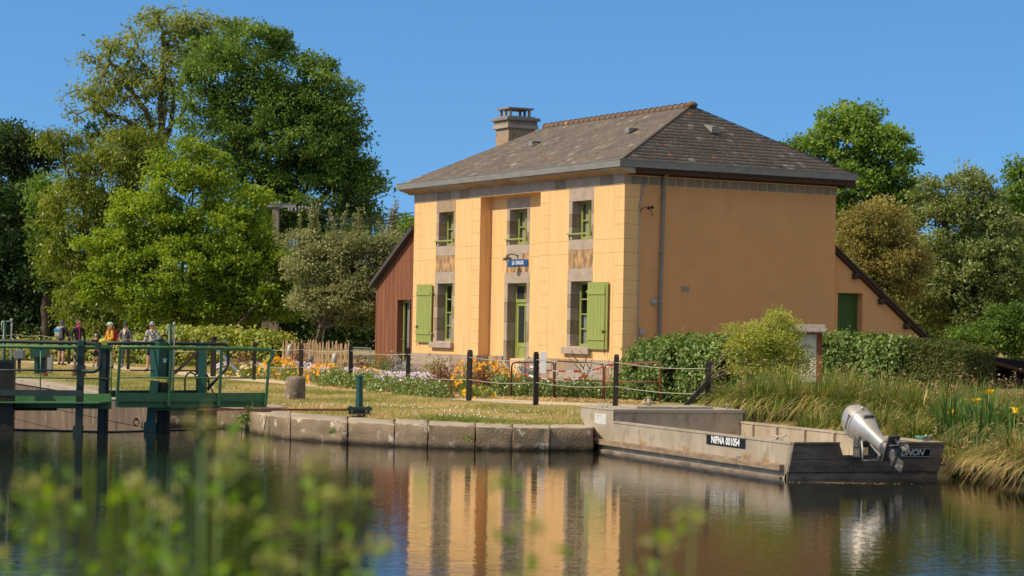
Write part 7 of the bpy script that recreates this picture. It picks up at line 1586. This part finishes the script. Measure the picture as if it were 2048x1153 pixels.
def person(label, px, foot_py, head_py, face, skin, top, legs, hair, hat, arms, stride=.0, shorts=False, long_hair=False, glasses=None, shoe='shoe_dark', female=False, extra=None, jacket_zip=None, shirt_sleeve=1.0, scarf=None, turn=0.0, hood=False, lean=0.0):
    g = gnd(px, foot_py); H_ = zat(px, head_py, g.y) - g.z; k = H_ / 1.70; root = thing('person', label, 'person', g, face)
    sw = .185 if not female else .165; S = Sk(); P = lambda *a: tuple(v * k for v in a)
    hip = (0, 0, .93); 
    i0 = S.chain([P(0, 0, .95, .125, .095), P(0, lean * .3, 1.10, .115, .085), P(0, lean * .7, 1.28, .135, .09), P(0, lean, 1.40, .10, .075), P(0, lean - .005, 1.47, .048, .05), P(0, lean - .015, 1.54, .045, .05)])
    sp = i0; chest = 2
    hands = []
    for s_, (el, wr) in zip((-1, 1), arms):
        sh_ = (s_ * sw, lean, 1.39); j = S.chain([P(*sh_, .052), P(*el, .040), P(*wr, .027)], 3)
        e = Vector(el); w_ = Vector(wr); d = (w_ - e).normalized(); side = Vector((0, -1, 0)) if abs(d.y) < .8 else Vector((1, 0, 0)); palm = w_ + d * .045; pj = S.chain([P(*palm, .030, .018)], j)
        sp_ = d.cross(side).normalized()
        for q, (ln, off) in enumerate(((.062, -.026), (.075, -.009), (.070, .009), (.055, .025))):
            a = palm + d * .035 + side * off; m_ = a + d * ln * .55 + sp_ * .006; tp = a + d * ln + sp_ * .022; S.chain([P(*a, .0095), P(*m_, .0085), P(*tp, .0065)], pj)
        a = w_ + d * .02 + side * -.03; S.chain([P(*a, .012), P(*(a + d * .035 + side * -.022), .010), P(*(a + d * .06 + side * -.025), .008)], pj); hands.append(palm)
    feet = []
    for s_ in (-1, 1):
        dy = stride * s_; kn = (s_ * .095, dy * .55 - .015, .50); an = (s_ * .095, dy + .01, .09)
        j = S.chain([P(s_ * .095, dy * .1, .88, .088), P(*kn, .056), P(s_ * .095, dy * .8 + .012, .36, .055), P(*an, .038), P(s_ * .10, dy - .06, .045, .038, .03), P(s_ * .105, dy - .14, .035, .034, .022)], 0); feet.append((kn, an, dy))
    me = skin_mesh(S.n, S.e); hc = Vector((0, lean - .02, 1.585)) * k; hb, R_ = head_shape(hc, k, turn)
    bm = bmesh.new(); bm.from_mesh(me); hm = bpy.data.meshes.new('h'); hm.from_pydata(hb.v, [], hb.f); bm.from_mesh(hm)
    for f in bm.faces: f.smooth = True
    bm.to_mesh(me); bm.free(); me.name = 'body'; me.materials.clear(); link('body', me, M[skin], root)
    # clothing: slightly larger surfaces on the same skeleton
    S = Sk(); S.chain([P(0, 0, .90, .150, .115), P(0, lean * .3, 1.08, .140, .108), P(0, lean * .7, 1.28, .158, .115), P(0, lean, 1.405, .112, .09), P(0, lean - .003, 1.455, .062, .06)])
    for s_, (el, wr) in zip((-1, 1), arms):
        e = Vector(el); w_ = Vector(wr); S.chain([P(s_ * sw, lean, 1.39, .068), P(*el, .055)] + ([P(*(e + (w_ - e) * .93), .040)] if shirt_sleeve > .6 else []), 3)
    me = skin_mesh(S.n, S.e); me.name = 'top'; me.materials.clear(); link('jacket' if shirt_sleeve > .6 else 'shirt', me, M[top], root)
    S = Sk(); S.chain([P(0, 0, .96, .142, .108), P(0, 0, .90, .145, .112)])
    for s_, (kn, an, dy) in zip((-1, 1), feet):
        pts = [P(s_ * .095, dy * .1, .85, .100), P(kn[0], kn[1], .52 if shorts else .50, .080 if shorts else .068)]
        if not shorts: pts += [P(s_ * .095, dy * .8 + .012, .33, .062), P(an[0], an[1], .10, .055)]
        S.chain(pts, 1)
    me = skin_mesh(S.n, S.e); me.name = 'legs'; me.materials.clear(); link('shorts' if shorts else 'trousers', me, M[legs], root)
    for s_, (kn, an, dy) in zip((-1, 1), feet):
        b = MB(); b.tube([P(an[0], dy + .045, .045), P(an[0], dy - .02, .05), P(an[0] + s_ * .005, dy - .10, .045), P(an[0] + s_ * .008, dy - .175, .035), P(an[0] + s_ * .008, dy - .20, .03)], [.03 * k, .05 * k, .046 * k, .038 * k, .015 * k], 10); b.tube([P(an[0], dy + .01, .05), P(an[0], dy + .01, .12)], [.05 * k, .046 * k], 10); b.build('shoe', M[shoe], root)
    if hair:
        b = MB(); b.ball(hc + R_ @ Vector((0, .016, .02)) * k, (.088 * k, .100 * k, .112 * k), 14)
        if hair == 'bun': b.ball(hc + R_ @ Vector((0, .06, .12)) * k, .045 * k, 10)
        # keep the face clear of hair
        b.v = [tuple(hc + R_ @ Vector((q.x, max(q.y, -.062 * k) if q.z < .055 * k else q.y, q.z))) for q in [R_.inverted() @ (Vector(v) - hc) for v in b.v]]
        b.build('hair', M[{'bun': 'hair_brown'}.get(hair, hair)], root)
        if long_hair:
            b = MB()
            for i in range(26):
                a = random.uniform(-2.2, 2.2); s0 = hc + R_ @ Vector((math.sin(a) * .085, .02 + math.cos(a) * .075, .02)) * k; L = random.uniform(.26, .40) * k; w0 = R_ @ Vector((math.sin(a) * .05, math.cos(a) * .05, 0)) * k
                b.tube([s0, s0 + w0 + Vector((0, 0, -L * .35)), s0 + w0 * 1.4 + Vector((random.uniform(-.02, .02), random.uniform(-.02, .02), -L * .7)), s0 + w0 * 1.2 + Vector((random.uniform(-.04, .04), 0, -L))], [.022 * k, .028 * k, .024 * k, .008 * k], 6)
            b.build('long_hair', M[hair], root)
    if hat:
        kind, hm_ = hat; b = MB(); T = Matrix.Translation(hc) @ R_ @ Matrix.Rotation(math.radians(-6), 4, 'X')
        if kind == 'cap':
            b.lathe([(.096 * k, .030 * k), (.098 * k, .065 * k), (.088 * k, .105 * k), (.06 * k, .132 * k), (.02 * k, .142 * k)], 16, T @ Matrix.Translation((0, .008 * k, 0)) @ Matrix.Diagonal((.92, 1.1, 1, 1)))
            n = 9; V_ = [T @ Vector((.085 * k * math.cos(a), -.055 * k + .0 - .05 * k * math.sin(a), .034 * k)) for a in np.linspace(0, PI, n)] + [T @ Vector((.082 * k * math.cos(a), -.060 * k - .14 * k * math.sin(a), (.030 - .018 * math.sin(a)) * k)) for a in np.linspace(0, PI, n)]
            V_ += [v - Vector((0, 0, .006 * k)) for v in V_]; b.add(V_, [(i, i + 1, n + i + 1, n + i) for i in range(n - 1)] + [(2 * n + i, 3 * n + i, 3 * n + i + 1, 2 * n + i + 1) for i in range(n - 1)] + [(n + i, n + i + 1, 3 * n + i + 1, 3 * n + i) for i in range(n - 1)])
        elif kind == 'bucket': b.lathe([(.140 * k, .005 * k), (.135 * k, .018 * k), (.100 * k, .055 * k), (.094 * k, .115 * k), (.06 * k, .137 * k), (.01 * k, .14 * k)], 18, T @ Matrix.Diagonal((.92, 1.08, 1, 1)))
        else: b.lathe([(.094 * k, .018 * k), (.099 * k, .022 * k), (.099 * k, .05 * k), (.095 * k, .055 * k), (.088 * k, .10 * k), (.06 * k, .132 * k), (.015 * k, .145 * k)], 16, T @ Matrix.Translation((0, .012 * k, 0)) @ Matrix.Diagonal((.94, 1.12, 1, 1)))
        b.build({'cap': 'cap', 'bucket': 'sun_hat', 'beanie': 'beanie'}[kind], M[hm_], root)
    if glasses:
        b = MB()
        for s_ in (-1, 1): b.ball(hc + R_ @ Vector((s_ * .034, -.098, .012)) * k, (.031 * k, .012 * k, .022 * k), 8); b.bar(hc + R_ @ Vector((s_ * .062, -.09, .018)) * k, hc + R_ @ Vector((s_ * .082, .0, .016)) * k, .008 * k)
        b.bar(hc + R_ @ Vector((-.02, -.104, .016)) * k, hc + R_ @ Vector((.02, -.104, .016)) * k, .008 * k); b.build('sunglasses', M[glasses], root)
    else:
        b = MB()
        for s_ in (-1, 1): b.ball(hc + R_ @ Vector((s_ * .03, -.092, .012)) * k, (.011 * k, .006 * k, .007 * k), 6)
        b.build('eyes', M['iron'], root)
    if jacket_zip:
        b = MB(); b.bar(P(0, lean * .3 - .125, .86), P(0, lean * .7 - .130, 1.28), .018 * k); b.bar(P(0, lean * .7 - .130, 1.28), P(0, lean - .075, 1.46), .018 * k); b.build('zip', M[jacket_zip], root); b = MB(); b.lathe([(.070 * k, 0), (.078 * k, .03 * k), (.075 * k, .065 * k)], 14, Matrix.Translation(P(0, lean, 1.435))); b.build('collar', M[jacket_zip], root)
    if scarf:
        b = MB(); b.lathe([(.075 * k, 0), (.095 * k, .02 * k), (.09 * k, .05 * k), (.07 * k, .07 * k)], 14, Matrix.Translation(P(0, lean - .01, 1.42))); b.add([P(-.05, lean - .095, 1.45), P(.05, lean - .095, 1.45), P(.015, lean - .135, 1.25), P(-.015, lean - .135, 1.25)], [(0, 1, 2, 3)]); b.build('scarf', M[scarf], root)
    if hood:
        b = MB(); b.tube([P(.085 * math.cos(a), .02 + lean - .085 * math.sin(a) * -1, 1.44) for a in np.linspace(-.3, PI + .3, 11)], .035 * k, 8); b.build('hood', M[top], root)
        b = MB()
        for s_ in (-.025, .025): b.tube([P(s_, lean - .08, 1.42), P(s_ * 1.2, lean - .13, 1.30), P(s_ * 1.1, lean - .132, 1.20)], .005 * k, 5)
        b.build('drawstring', M['iron'], root)
    return root, k
M['skin'] = mat('skin', (.55, .30, .20), .6, col2=(.47, .25, .165), scale=8)
M['hair_brown'] = mat('brown_hair', (.13, .065, .03), .7, col2=(.20, .11, .05), scale=20, stretch=(3, 3, .5)); M['hair_red'] = mat('auburn_hair', (.28, .11, .04), .7, col2=(.38, .18, .07), scale=18, stretch=(3, 3, .5)); M['hair_grey'] = mat('grey_hair', (.22, .20, .18), .7)
M['jacket_black'] = mat('black_jacket', (.014, .013, .014), .7, col2=(.025, .023, .024), scale=6); M['navy'] = mat('navy_cloth', (.018, .022, .038), .85); M['black_cloth'] = mat('black_cloth', (.016, .015, .015), .85)
M['pattern'] = mat('patterned_cloth', (.45, .40, .33), .85, col2=(.05, .045, .04), scale=11, lo=.46, hi=.54, detail=1); M['pink'] = mat('pink_trim', (.62, .03, .20), .6); M['mint'] = mat('mint_cap', (.42, .66, .56), .8); M['mustard'] = mat('mustard_knit', (.72, .42, .05), .9, col2=(.62, .35, .04), scale=10)
M['quilt'] = mat('grey_quilted', (.085, .082, .085), .5, col2=(.15, .145, .15), scale=4, stretch=(1, 1, 9), lo=.4, hi=.6); M['grey_cloth'] = mat('grey_trousers', (.10, .095, .095), .85); M['beige'] = mat('beige_trousers', (.36, .27, .19), .85); M['cream'] = mat('cream_scarf', (.72, .62, .42), .9)
M['camo'] = mat('camo_print', (.42, .40, .37), .85, col2=(.07, .065, .06), scale=13, lo=.50, hi=.58, detail=2, col3=(.55, .53, .50), scale3=10, amt3=(.55, .6)); M['darkgreenhat'] = mat('dark_green_hat', (.022, .045, .035), .8); M['greyknit'] = mat('grey_knit', (.085, .08, .078), .9)
M['shoe_dark'] = mat('dark_shoes', (.025, .024, .024), .6); M['shoe_grey'] = mat('grey_shoes', (.28, .26, .24), .7); M['lens'] = mat('dark_lens', (.010, .010, .012), .12, spec=.7); M['lens_blue'] = mat('blue_lens', (.01, .08, .28), .1, spec=.8)
M['packgrey'] = mat('pack_grey', (.36, .34, .31), .8, col2=(.26, .25, .23), scale=5); M['packblue'] = mat('pack_blue', (.015, .13, .26), .7); M['packred'] = mat('pack_red', (.45, .015, .035), .7); M['lime'] = mat('lime_cloth', (.50, .55, .06), .7)
DN = [((-.25, .02, 1.12), (-.26, -.04, .87)), ((.25, .02, 1.12), (.26, -.04, .87))]
r1, k1 = person('adult in black jacket navy shorts and grey beanie seen from behind', 122, 732, 641, PI - .5, 'skin', 'jacket_black', 'navy', 'hair_grey', ('beanie', 'greyknit'), [((-.27, -.02, 1.14), (-.16, -.22, 1.10)), ((.27, -.02, 1.14), (.17, -.22, 1.08))], shorts=True, turn=.5)
person('woman in black jacket with pink zip and patterned trousers wearing sunglasses', 155, 733, 641, .55, 'skin', 'jacket_black', 'pattern', 'bun', None, [((-.25, .03, 1.12), (-.20, -.14, .93)), ((.25, .03, 1.12), (.24, -.10, .90))], female=True, glasses='lens', jacket_zip='pink', turn=.35)
person('small child in black shirt and shorts with a patterned cap and sunglasses', 191, 735, 668.5, .15, 'skin', 'black_cloth', 'black_cloth', None, ('cap', 'camo'), DN, shorts=True, glasses='lens', shirt_sleeve=.5, shoe='shoe_dark')
r4, k4 = person('girl in mint cap and mustard sweater with long auburn hair', 219, 738, 646, -1.0, 'skin', 'mustard', 'beige', 'hair_red', ('cap', 'mint'), [((-.24, -.05, 1.13), (-.20, -.26, 1.02)), ((.26, .0, 1.14), (.14, -.22, 1.05))], female=True, long_hair=True, stride=.06, turn=-.25)
person('woman in grey quilted jacket cream scarf and dark sun hat', 250, 736, 646, -.3, 'skin', 'quilt', 'grey_cloth', 'hair_brown', ('bucket', 'darkgreenhat'), [((-.27, .02, 1.14), (-.14, -.14, 1.02)), ((.25, .02, 1.12), (.25, -.06, .88))], female=True, glasses='lens', scarf='cream', stride=.07, shoe='shoe_grey')
person('boy in grey patterned hoodie dark shorts and blue mirrored sunglasses walking left', 303, 744, 645, -.35, 'skin', 'camo', 'navy', None, ('cap', 'camo'), [((-.26, .02, 1.13), (-.30, -.08, .88)), ((.25, .05, 1.13), (.24, .0, .88))], shorts=True, glasses='lens_blue', hood=True, stride=.13, turn=.1)
def pack(label, root, k, main, flap, h_=.44, w_=.30):
    T = root.matrix_basis; t_ = thing('backpack', label, 'backpack', T @ (Vector((0, .10, 1.02)) * k), root.rotation_euler.z); b = MB(); kk = k
    secs = [(0, .8, .10), (.05, 1, .15), (.22, 1, .17), (.34, .95, .14), (.42, .75, .09), (h_, .5, .05)]; n = 12; V_ = []
    for z, sx, dp in secs:
        for j in range(n):
            a = 2 * PI * j / n; c, s = math.cos(a), math.sin(a); q = (abs(c) ** 4 + abs(s) ** 4) ** -.25; V_.append((w_ / 2 * sx * c * q * kk, (dp / 2 + dp / 2 * s * q) * kk, z * kk))
    b.add(V_, [(i * n + j, i * n + (j + 1) % n, (i + 1) * n + (j + 1) % n, (i + 1) * n + j) for i in range(len(secs) - 1) for j in range(n)], 0, True); b.poly(V_[:n]); b.poly(V_[-n:]); b.build('bag', M[main], t_)
    b = MB(); b.box(-w_ * .36 * kk, w_ * .36 * kk, .125 * kk, .17 * kk, .06 * kk, .22 * kk); b.build('pocket', M[main], t_, None, .02)
    b = MB(); b.add([(-w_ * .46 * kk, .03 * kk, .43 * kk), (w_ * .46 * kk, .03 * kk, .43 * kk), (w_ * .5 * kk, .165 * kk, .34 * kk), (-w_ * .5 * kk, .165 * kk, .34 * kk), (w_ * .5 * kk, .19 * kk, .27 * kk), (-w_ * .5 * kk, .19 * kk, .27 * kk)], [(0, 1, 2, 3), (3, 2, 4, 5)]); b.build('flap', M[flap], t_)
    for s_ in (-1, 1):
        b = MB(); b.tube([Vector(q) * kk for q in ((s_ * .10, .02, .38), (s_ * .12, -.06, .46), (s_ * .125, -.20, .40), (s_ * .13, -.23, .25), (s_ * .15, -.16, .08), (s_ * .13, .0, .04))], .014 * kk, 6); b.build('strap', M[flap], t_)
pack('grey backpack with blue flap on the back of the person in the beanie', r1, k1, 'packgrey', 'packblue'); pack('red backpack on the back of the girl in the mint cap', r4, k4, 'packred', 'packred', w_=.34)
c = r4.matrix_basis @ (Vector((.02, -.30, 1.02)) * k4); b = MB(); b.ball((0, 0, 0), (.13, .05, .07), 12); b.box(-.10, .10, -.03, .03, -.05, .02); o = b.build('waist_bag', M['lime'], None, None, 0, c); tag(o, 'lime yellow bag held by the girl in the mint cap', 'bag')
